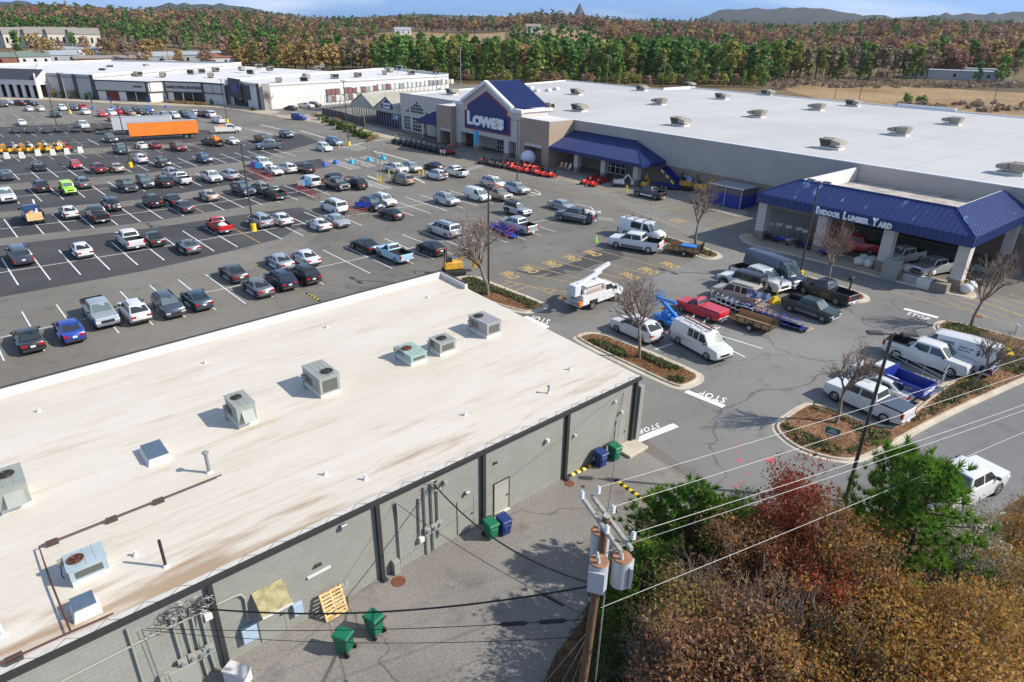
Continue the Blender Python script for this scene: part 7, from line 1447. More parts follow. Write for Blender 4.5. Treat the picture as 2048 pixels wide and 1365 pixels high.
for i, (u, v) in enumerate(spots + g2):
    p = G(u, v); p.z = .02; o = mp_ if i == 0 else copy_tree(MT_); o.location = p; o.rotation_euler = (0, 0, LA - PI / 2 + rr2.uniform(-.35, .35)); o.scale = (1.1,) * 3; p.x += rr2.uniform(-.3, .3); o.location = p
    dk = 0 < i < 7 or (i % 5 == 2 and 7 < i < 32)
    if dk:
        for c in o.children:
            if c.name[:4] in ('hood', 'deck'): c.material_slots[0].link = 'OBJECT'; c.material_slots[0].material = M_TRIM
    tag(o, ('black' if dk else 'red') + ' riding mower in the rows before the gabled entrance' if i < len(spots) else 'red riding mower in the small group by the left blue canopy', 'mower', ('black ' if dk else 'red ') + 'mowers before the entrance' if i < len(spots) else 'mowers by the blue canopy')
def buggy(u, v, m, lb, grp):
    p = G(u, v); t = empty('side_by_side_buggy', (p.x, p.y, .02), LA - PI / 2 - .3); tag(t, lb, 'buggy', grp); c = MB(); c.hexa([(.4, -.6, .5), (1.4, -.5, .5), (1.4, .5, .5), (.4, .6, .5), (.4, -.55, 1.05), (1.3, -.4, .85), (1.3, .4, .85), (.4, .55, 1.05)]); c.box(-1.4, .4, -.65, .65, .5, .8); c.build('body', m, t, bevel=.06); c = MB()
    for y in (-.6, .6): c.tube([(.5, y, 1.0), (.1, y, 1.9), (-.7, y, 1.9), (-.8, y, .8)], .04, 6)
    c.build('roll_cage', M_BLACK, t); c = MB(); c.box(-.75, .15, -.65, .65, 1.92, 1.97); c.build('roof', m if m is M_RED else M_BLACK, t); c = MB(); c.quad((.48, -.58, 1.05), (.48, .58, 1.05), (.16, .58, 1.85), (.16, -.58, 1.85)); c.build('windshield', M_GLASSW, t)
    for x in (.95, -.95):
        for y in (-.72, .72): c = MB(); c.cyl((x, y - .13, .33), (x, y + .13, .33), .33, .33, 12); c.build('wheel', M_BLACK, t)
for k in range(11): buggy(795 + k * 10.2, 287 + k * 2.3, M_RED if k == 10 else M_TRIM, 'red side-by-side buggy at the right end of the buggy row' if k == 10 else 'black side-by-side buggy in the row before the left tan block', None if k == 10 else 'buggies before the store')
p = G(1056, 331); t = empty('inflatable_ball', p); tag(t, 'huge white inflatable ball standing behind the red mowers', 'inflatable'); c = MB(); c.ball((0, 0, 1.45), 1.45, 24, 16); c.build('ball', mat('white_inflatable', (.62, .64, .74), .5), t)
for k, (u, v, m) in enumerate([(1120, 338, M_PINEWD), (1128, 339, M_PINEWD), (1137, 341, M_PWHITE)]): p = G(u, v); c = MB(); c.box(-.35, .35, -.3, .3, .35, .42); c.hexa([(-.35, .25, .42), (.35, .25, .42), (.35, .32, .42), (-.35, .32, .42), (-.3, .5, 1.2), (.3, .5, 1.2), (.3, .56, 1.2), (-.3, .56, 1.2)]); [c.box(x - .04, x + .04, y - .04, y + .04, 0, .35) for x in (-.3, .3) for y in (-.25, .25)]; tag(c.build('garden_chair', m, None, p, LA), ('white' if k == 2 else 'tan') + ' garden chair under the left blue canopy', 'chair', 'garden chairs by the entrance')
# goods at the lumber canopy
rr = random.Random(5)
for k, (u, v) in enumerate([(1716, 532), (1726, 526), (1735, 536), (1742, 530), (1812, 546), (1855, 553), (1930, 588), (1938, 582)]):
    p = G(u, v); c = MB(); c.ball((0, 0, .55), .62, 10, 8, 0, (1, 1, .9), .1, rr); tag(c.build('bulk_bag', M_PWHITE, None, p, k), 'white bulk bag beside the second canopy column' if k < 5 else 'white bulk bag near the last canopy column', 'bag', 'bulk bags left' if k < 5 else 'bulk bags right')
for k, (u, v, m, lb) in enumerate([(1778, 558, M_PIPEG, 'dark grey crate beside the second canopy column'), (1822, 567, M_STEEL, 'grey pallet load at the kerb, first of three'), (1850, 575, M_PWHITE, 'pale pallet load at the kerb, second of three'), (1877, 583, mat('brown_load', (.22, .19, .15), .8), 'brown pallet load at the kerb, third of three')]):
    p = G(u, v); c = MB(); c.box(-.8, .8, -.55, .55, .12, 1.0 if k else 2.2); c.box(-.8, .8, -.55, -.4, 0, .117); c.box(-.8, .8, .4, .55, 0, .117); tag(c.build('pallet_load', m, None, p, LA, .03), lb, 'pallet load')
def barrow(u, v, m, rz, lb, grp): p = G(u, v); t = empty('wheelbarrow', (p.x, p.y, .02), rz); tag(t, lb, 'wheelbarrow', grp); c = MB(); c.hexa([(-.35, -.25, .4), (.4, -.25, .4), (.4, .25, .4), (-.35, .25, .4), (-.55, -.4, .85), (.7, -.4, .85), (.7, .4, .85), (-.55, .4, .85)]); c.build('tray', m, t, bevel=.05); c = MB(); [c.tube([(-1.1, y, .75), (-.3, y, .38), (.6, y * .3, .2)], .03, 5) for y in (-.3, .3)]; c.build('handles', M_BLACK, t); c = MB(); c.cyl((.6, -.05, .2), (.6, .05, .2), .2, .2, 12); c.build('wheel', M_BLACK, t)
for k, (u, v) in enumerate([(1522, 480), (1535, 482), (1548, 486), (1562, 488), (1580, 492), (1594, 496), (1608, 500), (1640, 512)]): barrow(u, v, (M_STEEL, M_BLACK, M_BLUE, M_BBLUE)[k % 4] if k != 7 else M_BBLUE, k * .9, 'wheelbarrow lined up between the first two canopy columns' if k != 7 else 'bright blue wheelbarrow right of the second canopy column', 'wheelbarrows under the canopy' if k != 7 else None)
for u, v in [(1536, 476), (1553, 478), (1572, 483), (1592, 487), (1606, 492)]: sign(u, v, 2.1, 0, None, 'white price card on a thin stand over the wheelbarrows', .8, .4, M_PWHITE, 'sign', 'price cards under the canopy')
c = MB(); z0 = .0
K6 = island([(1474, 470), (1482, 480), (1492, 490), (1646, 527), (1785, 563), (1905, 594), (1945, 600), (1958, 592), (1930, 570), (1660, 505), (1515, 468)], .12, M_WALK, .13, 'canopy_kerb')
p = G(1660, 884); t = empty('yard_sign', (p.x, p.y, .12), R(-35)); tag(t, 'green and white yard sign in the leafy corner island', 'sign'); c = MB(); c.box(-.45, .45, -.02, .02, .35, .95); c.build('board', mat('green_board', (.01, .16, .12), .5), t); c = MB(); c.box(-.45, .45, -.03, -.022, .35, .5); c.box(-.3, .3, -.03, -.022, .6, .68); c.box(-.2, .2, -.03, -.022, .75, .83); c.build('white_bands', M_PWHITE, t); c = MB(); [c.cyl((x, 0, 0), (x, 0, .35), .015, .015, 5) for x in (-.3, .3)]; c.build('stakes', M_STEEL, t)
p = G(1697, 588); t = empty('mail_box', (p.x, p.y, .12), LA); tag(t, 'dark post with a small box at the island end beside the black pickup', 'mail box'); c = MB(); c.box(-.07, .07, -.07, .07, 0, 1.4); c.build('post', M_TRIM, t); c = MB(); c.box(-.18, .18, -.5, .3, 1.403, 1.75); c.build('box', M_TRIM, t, bevel=.04)
# ================================================================ shop row on the left, far houses
def wallbox(par, nm, pts, z0, z1, th, m):
    """walls along ground points, th thick to the far side"""
    mb = MB()
    for a, b in zip(pts, pts[1:]):
        a = Vector((a[0], a[1], 0)); b = Vector((b[0], b[1], 0)); d = (b - a).normalized(); n = Vector((-d.y, d.x, 0)) * th
        mb.hexa([(*p.xy, z) for z in (z0, z1) for p in (a, b, b + n, a + n)])
    return mb.build(nm, m, par)
def face(par, nm, a, b, f0, f1, z0, z1, out, m, th=.06, parent=None):
    a = Vector((a[0], a[1], 0)); b = Vector((b[0], b[1], 0)); d = b - a; n = Vector((d.y, -d.x, 0)).normalized()
    p = a + d * f0 + n * out; q = a + d * f1 + n * out; mb = MB(); mb.slab([(*p.xy, z0), (*q.xy, z0), (*q.xy, z1), (*p.xy, z1)], n, th); return mb.build(nm, m, parent or par)
def lett(par, a, b, f0, f1, z0, z1, out, tx, m):
    a = Vector((a[0], a[1], 0)); b = Vector((b[0], b[1], 0)); d = b - a; n = Vector((d.y, -d.x, 0)).normalized(); p = a + d * f0 + n * out; p.z = z0; mb = MB(); put_text(mb, tx, p, d * (f1 - f0), (0, 0, z1 - z0), 0, .05, .05); mb.build('sign_letters', m, par)
P_ = lambda u, v: tuple(G(u, v).xy)
A0, A1, B0, B1 = P_(-60, 192), P_(80, 197), P_(97, 194), P_(195, 200)
C0, C1, D1, E0, E1 = P_(197, 200), P_(303, 205), P_(333, 203), P_(335, 203), P_(412, 206)
F1, H0, H1, I0, I1 = P_(452, 210), P_(458, 208), P_(524, 220), P_(528, 221), P_(545, 219)
Q_ = lambda u, v, z=8: tuple(G(u, v, z).xy)
W1 = Q_(897, 149, 7.6); K1_ = Q_(772, 136, 7.6); WR = Q_(482, 124.5); RR = Q_(222, 119.5); RL = Q_(76, 125); LL = Q_(-70, 130)
arc = empty('arcade_hall'); tag(arc, 'white arcaded hall with dark shingle roof at the left edge', 'building')
face(arc, 'upper_wall', A0, A1, 0, 1, 4.2, 6.0, 0, M_PWHITE, .4); d = Vector(A1) - Vector(A0); nn = Vector((-d.y, d.x)).normalized()
for k in range(9): face(arc, 'arcade_pier', A0, A1, k / 8.9 - .0, k / 8.9 + .045, 0, 4.2, 0, M_PWHITE, .4)
aB = tuple(Vector(A1) + nn * 9); aM = tuple(Vector(A1) + nn * 4.5); wallbox(arc, 'end_wall', [A1, aB], 4.2, 6.0, .4, M_PWHITE)
for k in range(3): face(arc, 'arcade_pier', A1, aB, k / 2.4, k / 2.4 + .12, 0, 4.2, 0, M_PWHITE, .4)
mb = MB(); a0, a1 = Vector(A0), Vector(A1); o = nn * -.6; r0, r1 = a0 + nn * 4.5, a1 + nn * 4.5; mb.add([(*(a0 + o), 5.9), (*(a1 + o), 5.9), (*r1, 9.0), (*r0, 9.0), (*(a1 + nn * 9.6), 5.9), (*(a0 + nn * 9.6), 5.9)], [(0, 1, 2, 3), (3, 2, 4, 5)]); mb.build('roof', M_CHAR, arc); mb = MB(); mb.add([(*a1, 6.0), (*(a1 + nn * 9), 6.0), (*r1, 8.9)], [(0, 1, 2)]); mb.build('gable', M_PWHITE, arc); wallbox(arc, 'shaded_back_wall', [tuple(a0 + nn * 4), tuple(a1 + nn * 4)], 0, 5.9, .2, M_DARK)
bl = empty('pilastered_store'); tag(bl, 'tall pale grey store with dark pilasters left of the shop fronts', 'building'); wallbox(bl, 'front_wall', [B0, B1], 0, 7.9, .5, mat('pale_grey_render', (.40, .41, .43), .8, var=.04, scale=.2)); 
for f0 in (-.03, .30, .60, .95): face(bl, 'pilaster', B0, B1, f0, f0 + .06, 0, 7.95, .003, M_CHAR, .25)
mb = MB(); mb.prism([B0, B1, WR, RR, RL, LL], 6.6, 7.2, 0); mb.build('roof', M_ROOFW, bl); wallbox(bl, 'side_wall', [B1, WR], 0, 8.0, .4, M_PWHITE); wallbox(bl, 'grey_rear_wall', [RR, WR], 0, 7.9, .4, MT['pale_grey_render']); wallbox(bl, 'rear_parapet', [LL, RL, RR], 0, 8.0, .5, mat('stained_white_parapet', (.60, .56, .50), .85, var=.15, scale=.15)); wallbox(bl, 'side_parapet', [RL, Q_(66, 150, 7.6)], 0, 7.8, .4, M_PWHITE)
sh = empty('shop_row'); tag(sh, 'white shop row with charcoal framed fronts and self storage lettering', 'building'); M_FSC = mat('pale_fascia', (.45, .455, .45), .7)
wallbox(sh, 'shop_wall', [C0, C1, D1, E0, E1, F1], 0, 6.4, .5, M_PWHITE); mb = MB(); mb.prism([C0, C1, D1, E1, F1, K1_, Q_(700, 136.5), WR], 5.9, 6.25, 0); mb.build('roof', M_ROOFW, sh)
for a, b, f0, f1 in ((C0, C1, .02, .96), (E0, E1, .04, .96)):
    face(sh, 'fascia_board', a, b, f0, f1, 3.3, 6.1, .02, M_FSC, .35); face(sh, 'fascia_frame', a, b, f0 - .02, f1 + .03, 6.1, 6.5, .0, M_CHAR, .42); face(sh, 'fascia_frame', a, b, f0 - .02, f1 + .03, 3.0, 3.3, .0, M_CHAR, .42)
    for q in (f0 - .03, f1): face(sh, 'frame_post', a, b, q, q + .03, 0, 6.5, .003, M_CHAR, .45)
for a, b, rng in ((C0, C1, [(.18, .42), (.56, .73), (.75, .95)]), (E0, E1, [(.2, .42), (.46, .68), (.70, .94)])):
    for f0, f1 in rng: o = face(sh, 'shop_window', a, b, f0, f1, .1, 2.95, .02, mat('red_lit_window', (.22, .02, .02), .2, col2=(.03, .02, .02), scale=.5) if f0 == .18 else M_WIN, .06)
lett(sh, C0, C1, .72, .9, 4.5, 5.1, .40, 'ALEXARA', M_CHAR); lett(sh, E0, E1, .05, .97, 4.2, 5.1, .40, 'CLIMATE CONTROL SELF STORAGE', M_CHAR); face(sh, 'white_corner_block', C1, D1, .1, .9, 3.3, 6.1, .02, M_PWHITE, .3); face(sh, 'fascia_frame', C1, D1, .0, 1, 3.0, 3.29, .01, M_CHAR, .35); face(sh, 'fascia_frame', C1, D1, 0, 1, 6.11, 6.5, .01, M_CHAR, .35)
for f0 in (.12, .56): face(sh, 'corner_panel', E1, F1, f0, f0 + .34, 3.4, 6.0, .02, M_FSC, .3)
face(sh, 'fascia_frame', E1, F1, 0, 1, 6.1, 6.5, 0, M_CHAR, .4); face(sh, 'fascia_frame', E1, F1, 0, 1, 3.05, 3.38, 0, M_CHAR, .4)
wh = empty('long_white_hall'); tag(wh, 'long white walled hall with a dark entrance beside the garden yard', 'building'); wallbox(wh, 'front_wall', [H0, H1, I1], 0, 7.6, .5, M_PWHITE); wallbox(wh, 'side_wall', [I1, W1], 0, 7.6, .5, M_PWHITE); mb = MB(); mb.prism([H0, H1, I1, W1, K1_], 6.6, 7.0, 0); mb.build('roof', M_ROOFW, wh); wallbox(wh, 'far_parapet', [W1, K1_], 0, 7.9, .4, M_PWHITE); wallbox(wh, 'party_parapet', [H0, K1_], 0, 7.7, .4, M_PWHITE)
face(wh, 'dark_entry_panel', H0, H1, .15, .52, 2.6, 8.3, .4, M_CHAR, .5); face(wh, 'dark_entry_panel', H0, H1, .54, .72, 2.4, 6.6, .02, M_CHAR, .3); face(wh, 'entry_glass', H0, H1, .2, .62, .1, 2.5, .02, M_WIN, .1); face(wh, 'blue_emblem', H0, H1, .27, .44, 4.2, 6.6, .95, mat('emblem_blue', (.03, .05, .3), .5), .06); face(wh, 'corner_pilaster', H0, H1, .93, 1.0, 0, 7.65, .003, M_CHAR, .2); face(wh, 'corner_pilaster', I0, I1, .1, .95, 0, 7.65, .003, mat('taupe_pilaster', (.25, .24, .235), .7), .2)
face(wh, 'notice_board', H0, H1, .03, .13, 3.4, 5.6, .02, M_FSC, .08)
def smallrtu(u, v, z, k, lb='small grey rooftop unit on the white shop roofs'):
    p = G(u, v, z); t = empty('rooftop_unit', p, k); tag(t, lb, 'air conditioner', 'rooftop units of the shop row'); c = MB(); c.box(-1.3, 1.3, -.9, .9, .3, 1.7); c.build('casing', M_RTU if k > 1 else M_HV['grey'], t, bevel=.04); c = MB(); c.box(-1.1, 1.1, -.93, -.903, .5, 1.5); c.build('louvre', M_DARK, t); c = MB(); c.box(-1.1, 1.1, -.7, .7, 0, .297); c.build('curb', M_DSTEEL, t)
for k, (u, v) in enumerate([(208, 146), (221, 139), (277, 153), (326, 155), (294, 137), (383, 149), (404, 147), (432, 144), (422, 156), (484, 142), (502, 149), (518, 137), (540, 142), (558, 166), (613, 158), (610, 165), (670, 158), (716, 155), (769, 150), (780, 145), (799, 140), (823, 150), (634, 141), (645, 137)]): smallrtu(u, v, 7.0 if u > 450 else 6.3, (k % 5) * .6)
# garden yard: rack rows of wrapped pallets, fence, plants
rr = random.Random(11); gy = empty('pallet_rack'); tag(gy, 'tall steel racks of the garden yard', 'rack'); mb = MB(); mb2 = []
MP = [mat('wrap_' + n, c, .5, var=.1, scale=1.2) for n, c in (('white', (.58, .60, .58)), ('grey', (.30, .31, .28)), ('maroon', (.22, .10, .09)), ('cream', (.55, .52, .40)))]
for k in range(30):
    f = k / 29; u = 657 + f * 246; v = 191 + (167.5 - 191) * f; p = G(u, v, 4.6)
    for lev, zz in enumerate((4.6, 2.6) if k < 10 else (4.6,)):
        c = MB(); c.box(-.65, .65, -.6, .6, .14, rr.uniform(1.5, 2.0)); c.box(-.65, .65, -.6, .6, 0, .13); o = c.build('wrapped_pallet', MP[rr.choice((0, 0, 1, 1, 2, 3))], None, (p.x, p.y, zz + .01), LA + PI / 2, .05); tag(o, 'wrapped pallet on the top shelf of the garden racks' if lev == 0 else 'wrapped pallet on the middle shelf of the garden racks', 'pallet', 'top shelf pallets' if lev == 0 else 'middle shelf pallets')
    for s in (-1, 1): mb.box(p.x - .05 + s * .85, p.x + .05 + s * .85, p.y - .05, p.y + .05, 0, 4.6)
a, b = G(652, 192, 4.5), G(908, 167, 4.5); mb.bar(a, b, 1.3, .12); mb.bar((*a.xy, 2.5), (*b.xy, 2.5), 1.3, .12); mb.build('rack_frame', M_STEEL, gy)
a, b, c_ = G(645, 232), G(683, 240), G(730, 255); fn = empty('yard_fence'); tag(fn, 'black screened fence of the garden yard beside the white hall', 'fence'); mb = MB()
for p, q in ((a, b), (b, c_)): mb.slab([p + Vector((0, 0, .1)), q + Vector((0, 0, .1)), q + Vector((0, 0, 2.2)), p + Vector((0, 0, 2.2))], (q - p).cross(Vector((0, 0, 1))), .05)
mb.build('black_screen', M_TRIM, fn); mb = MB()
for k in range(6): p = a.lerp(b, k / 5); mb.cyl(p, p + Vector((0, 0, 5.8)), .07, .07, 6); p = b.lerp(c_, k / 5); mb.cyl(p, p + Vector((0, 0, 3.4)), .07, .07, 6)
mb.build('posts', M_STEEL, fn)['kind'] = 'stuff'
for u, v in [(873, 190), (797, 180), (768, 176)]:
    p = G(u, v + 8); t = empty('yard_lamp', p); tag(t, 'yard floodlight pole with two heads above the garden racks', 'lamp pole', 'garden yard floodlights'); MB().cyl((0, 0, 0), (0, 0, 9), .1, .08, 6).build('pole', M_STEEL, t); [MB().cbox((s * .7, 0, 9.1), (.7, .4, .5)).build('lamp_head', M_TRIM, t) for s in (-1, 1)]
for u, v, h in [(879, 143, 11), (911, 145, 11), (949, 150, 9), (922, 172, 13), (1034, 158, 12), (1094, 155, 10), (1213, 165, 10), (1326, 166, 8), (704, 138, 9), (650, 135, 8)]:
    p = G(u, v + 4); t = empty('light_pole', p); tag(t, 'thin light pole standing before the pine belt', 'lamp pole', 'thin poles before the pine belt'); MB().cyl((0, 0, 0), (0, 0, h + 3), .13, .1, 6).build('pole', M_STEEL, t); MB().box(-1, 1, -.2, .2, h + 3, h + 3.2).build('lamp_head', M_STEEL, t)
for u, v, u2, v2 in [(1669, 195, 1675, 163), (1716, 207, 1723, 168), (1980, 225, 1992, 181), (268, 120, 272, 88), (335, 108, 338, 90), (25, 125, 20, 97), (1930, 112, 1936, 83), (2008, 112, 2014, 94)]:
    p = G(u, v + 2) if v > 150 else None
    if p is None: az = ray(u, v); p = Vector((az.x, az.y, 0)).normalized() * 470; p.z = terrain(p.x, p.y)
    t = empty('power_pole', p); tag(t, 'thin dark power pole far behind the stores', 'power pole', 'far power poles'); MB().cyl((0, 0, 0), (0, 0, 10.5), .16, .1, 6).build('pole', M_POLE, t); MB().box(-1.1, 1.1, -.06, .06, 9.8, 9.95).build('crossarm', M_ARM, t)
# far houses and sheds
def house(u, D, W, Dp, H, rh, wm, rm, lb, rz=0.0, win=3, zoff=0):
    a = ray(u, 60); p = Vector((a.x / a.y, 1, 0)) * D; p.z = terrain(p.x, p.y) - .3 + zoff; t = empty('far_house', p, math.atan2(p.y, p.x) - PI / 2 + rz); tag(t, lb, 'building'); c = MB(); c.box(-W / 2, W / 2, -Dp / 2, Dp / 2, 0, H); c.build('wall', wm, t)
    c = MB(); w2, d2 = W / 2 + .4, Dp / 2 + .4
    if rh > .5: c.add([(-w2, -d2, H), (w2, -d2, H), (w2, d2, H), (-w2, d2, H), (-w2, 0, H + rh), (w2, 0, H + rh)], [(0, 1, 5, 4), (2, 3, 4, 5), (0, 4, 3), (1, 2, 5), (3, 2, 1, 0)])
    else: c.box(-w2, w2, -d2, d2, H + .003, H + .4)
    c.build('roof', rm, t)
    for k in range(win): x = -W / 2 + (k + .5) * W / win; c = MB(); c.box(x - .7, x + .7, -Dp / 2 - .05, -Dp / 2 - .003, H * .35, H * .75); c.build('window', M_WIN, t)
    return t
M_TAUPE = mat('taupe_shingle', (.24, .215, .19), .85); M_CRM = mat('cream_siding', (.60, .56, .45), .8); M_BRK = mat('red_brick_far', (.25, .10, .07), .85); M_GRN = mat('green_roof', (.14, .18, .15), .8); M_MTL = mat('pale_metal_roof', (.42, .44, .46), .45, .3)
for k in range(5): house(-10 + k * 44, 545 + k * 4, 20, 14, 9.5, 4.5, M_CRM, M_TAUPE, 'cream apartment block with taupe roof in the far left row, ' + ('first', 'second', 'third', 'fourth', 'last')[k] + ' from the left edge', .05, 5)
for u, D, W, H, rh, wm, rm, lb in [(18, 425, 26, 4, 2.5, M_BRK, M_GRN, 'low brick house with green roof behind the arcade hall'), (52, 430, 16, 4, 3, M_PWHITE, M_GRN, 'white gabled entrance beside the green roofed house'), (95, 440, 24, 4.5, 2.5, M_MTL, M_MTL, 'grey saw-roofed shed behind the pilastered store'), (142, 500, 26, 4, 1.5, M_PWHITE, M_MTL, 'long white shed between two far trees'), (198, 440, 34, 3.5, 1.6, M_BRK, M_TAUPE, 'long low house with tan roof behind the white parapet'), (308, 455, 22, 4.5, 2.6, M_MTL, M_MTL, 'pale blue grey barn left of the far brick house'), (352, 450, 20, 3.5, 2, M_PWHITE, M_TAUPE, 'white cottage with brown roof between far barns'), (392, 455, 24, 6, 2, M_MTL, M_MTL, 'tall pale metal barn beside the far brick house'), (440, 450, 20, 5, 2.5, M_PWHITE, M_BRK, 'white house with red roof at the edge of the far wood'), (690, 760, 20, 7, .3, M_PWHITE, M_PWHITE, 'white flat house on the far field left of the blue gable'), (805, 900, 20, 6, 3, M_PWHITE, M_MTL, 'white farmhouse on the far field above the pines'), (1066, 900, 18, 7, 3, M_PWHITE, M_TAUPE, 'pale house on the far hill left of the big pine clump'), (1215, 900, 24, 6, 2.5, M_PWHITE, M_PWHITE, 'white house right of the big pine clump'), (1932, 425, 50, 5, .3, M_MTL, M_MTL, 'long grey shed among the trees on the far right'), (1985, 440, 16, 5, .3, M_PWHITE, M_MTL, 'small white shed right of the long grey shed')]: house(u, D, W, 12, H, rh, wm, rm, lb, .1)
for k, u in enumerate([1938, 1952, 1966, 1985, 2000, 2015, 2030]): 
    p = G(u, 159 if k % 2 else 152); car(('suv', 'sedan', 'crew_pickup')[k % 3], ('silver', 'white', 'navy', 'black')[k % 4], u, 158 if k % 2 else 150, k * .4, 'parked on the far right grass behind the dry field', 'cars on the far grass')
area('far_grass', [(1860, 178), (1900, 150), (1960, 136), (2200, 130), (2300, 170), (2048, 176)], mat('far_green_grass', (.16, .17, .06), .9, var=.2, scale=.1), .012)
# ================================================================ trees, shrubs, woods, hills
def leafmat(name, c1, c2, sc=0.5, tr=0.3, rnd_=0.0, c3=None):
    m = bpy.data.materials.new(name); m.use_nodes = True; MT[name] = m; t = m.node_tree; b = t.nodes['Principled BSDF']; b.inputs['Roughness'].default_value = .7; b.inputs['Specular IOR Level'].default_value = .2
    g = N(t, 'NewGeometry'); n = N(t, 'TexNoise'); n.inputs['Scale'].default_value = sc; n.inputs['Detail'].default_value = 4; t.links.new(g.outputs['Position'], n.inputs['Vector'])
    oi = N(t, 'ObjectInfo'); ad = N(t, 'Math', operation='MULTIPLY_ADD'); ad.inputs[1].default_value = rnd_; t.links.new(oi.outputs['Random'], ad.inputs[0]); t.links.new(n.outputs[0], ad.inputs[2])
    r = N(t, 'ValToRGB'); e = r.color_ramp.elements; e[0].position = .36; e[1].position = .64 + rnd_; e[0].color = (*c1, 1); e[1].color = (*c2, 1)
    for k, c in enumerate(c3 or []): q = e.new(.36 + (.28 + rnd_) * (k + 1) / (len(c3) + 1)); q.color = (*c, 1)
    t.links.new(ad.outputs[0], r.inputs[0]); t.links.new(r.outputs[0], b.inputs['Base Color'])
    tl = N(t, 'BsdfTranslucent'); t.links.new(r.outputs[0], tl.inputs[0]); mxs = N(t, 'MixShader'); mxs.inputs[0].default_value = tr; t.links.new(b.outputs[0], mxs.inputs[1]); t.links.new(tl.outputs[0], mxs.inputs[2]); t.links.new(mxs.outputs[0], t.nodes['Material Output'].inputs[0]); return m
F_PINE = leafmat('pine_needles', (.055, .135, .030), (.165, .290, .065), .35, .3, .25)
F_PINE2 = leafmat('yellow_green_needles', (.085, .150, .028), (.230, .310, .060), .35, .3, .25)
F_RUST = leafmat('rust_leaves', (.23, .145, .095), (.40, .255, .165), .3, .35, .3); F_OCHRE = leafmat('ochre_leaves', (.27, .185, .070), (.46, .325, .120), .3, .35, .3); F_RED = leafmat('dark_red_leaves', (.19, .095, .075), (.32, .175, .130), .3, .35, .3); F_OLIVE = leafmat('olive_yellow_leaves', (.16, .180, .050), (.36, .350, .085), .3, .35, .3); F_GREY = leafmat('grey_bare_crown', (.20, .155, .115), (.34, .265, .20), .3, .25, .3)
N_PINE = leafmat('fresh_pine_needles', (.045, .125, .016), (.190, .320, .045), 1.6, .3, .2); N_BROWN = leafmat('brown_red_leaves', (.16, .060, .035), (.50, .34, .16), 5, .4, .12, [(.30, .12, .06), (.20, .15, .05), (.40, .17, .08), (.22, .11, .09)]); N_RED = leafmat('maroon_leaves', (.20, .045, .030), (.46, .14, .07), 4, .4, .1, [(.30, .06, .03)]); N_ORANGE = leafmat('orange_leaves', (.22, .11, .03), (.54, .34, .12), 3, .4, .12, [(.44, .18, .05), (.22, .20, .05), (.50, .25, .06), (.30, .15, .06)]); N_GRN = leafmat('green_shrub_leaves', (.030, .065, .012), (.100, .150, .035), 1.5, .3, .2); N_PALE = leafmat('pale_seed_heads', (.25, .26, .17), (.50, .50, .38), 3, .3, .1)
def card(vs, fs, c, s, rg, asp=.7, flat=0.0, bias=None):
    d = Vector((rg.gauss(0, 1), rg.gauss(0, 1), rg.gauss(0, 1) * (1 - flat)))
    d = (d + bias if bias else d).normalized(); a = d.orthogonal().normalized(); a = (a * math.cos(rg.random() * 6.28) + d.cross(a) * math.sin(rg.random() * 6.28)); b = d.cross(a)
    i = len(vs); a = a * s; b = b * s * asp; vs += [c - a - b * .4, c + a * .2 - b, c + a + b * .3, c - a * .3 + b]; fs.append((i, i + 1, i + 2, i + 3))
def crown_cards(mb, clumps, n, s, rg, mi=1, spread=.55):
    vs = []; fs = []
    for c, r in clumps:
        for _ in range(n):
            d = Vector((rg.gauss(0, 1), rg.gauss(0, 1), rg.gauss(0, .8))); d = d.normalized() * r * (rg.random() ** spread)
            card(vs, fs, c + d, s * rg.uniform(.45, 1.45), rg, bias=d.normalized() * 1.1 + Vector((c.x, c.y, 0)).normalized() * .8 + Vector((0, 0, .5)))
    mb.add(vs, fs, mi)
def far_tree(kind, seed, nc=42, nk=15, s=.6):
    rg = random.Random(seed); mb = MB(); cl = []
    if kind == 'pine':
        H = 20; mb.tube([(0, 0, 0), (.2, .1, 10), (0, 0, 19)], [.28, .2, .05], 5)
        for k in range(nc): f = rg.random(); z = 3.2 + 16.4 * f; R_ = (3.5 * (1 - f * .75) + .5) * (.7 if f < .2 else 1); a = rg.random() * 6.28; q = R_ * rg.random() ** .5; cl.append((Vector((q * math.cos(a), q * math.sin(a), z)), 1.25))
    elif kind == 'tall':
        H = 20; mb.tube([(0, 0, 0), (.3, .1, 10), (0, .2, 19)], [.22, .16, .04], 5)
        for k in range(6): a = rg.random() * 6.28; z = 6 + k * 1.6; mb.tube([(0, 0, z), (1.8 * math.cos(a), 1.8 * math.sin(a), z + 3.4)], [.07, .02], 3)
        for k in range(int(nc * .7)): f = rg.random(); z = 8.5 + 11 * f; R_ = 2.6 * (1 - abs(f - .45) * 1.2); a = rg.random() * 6.28; q = R_ * rg.random() ** .5; cl.append((Vector((q * math.cos(a), q * math.sin(a), z)), 1.2))
    else:
        mb.tube([(0, 0, 0), (.1, .2, 5), (0, 0, 9)], [.35, .25, .12], 5)
        for k in range(7): a = k * .9; mb.tube([(0, 0, 4 + k * .3), (2.4 * math.cos(a), 2.4 * math.sin(a), 9 + (k % 3))], [.12, .03], 3)
        for k in range(nc): a = rg.random() * 6.28; f = rg.uniform(-.85, 1); R_ = 4.6 * math.sqrt(max(0, 1 - f * f)) * (rg.random() ** .4); cl.append((Vector((R_ * math.cos(a), R_ * math.sin(a), 8.2 + 5.0 * f)), 1.6))
    crown_cards(mb, cl, nk, s, rg); return mb
M_FBARK = mat('shaded_far_bark', (.085, .065, .05), .9)  # darker bark colour for the trunks of the far trees
VAR = {k: [far_tree(k, 40 + i).mesh(k + '_tree', [M_FBARK, F_PINE]) for i in range(3)] for k in ('pine', 'tall', 'round')}
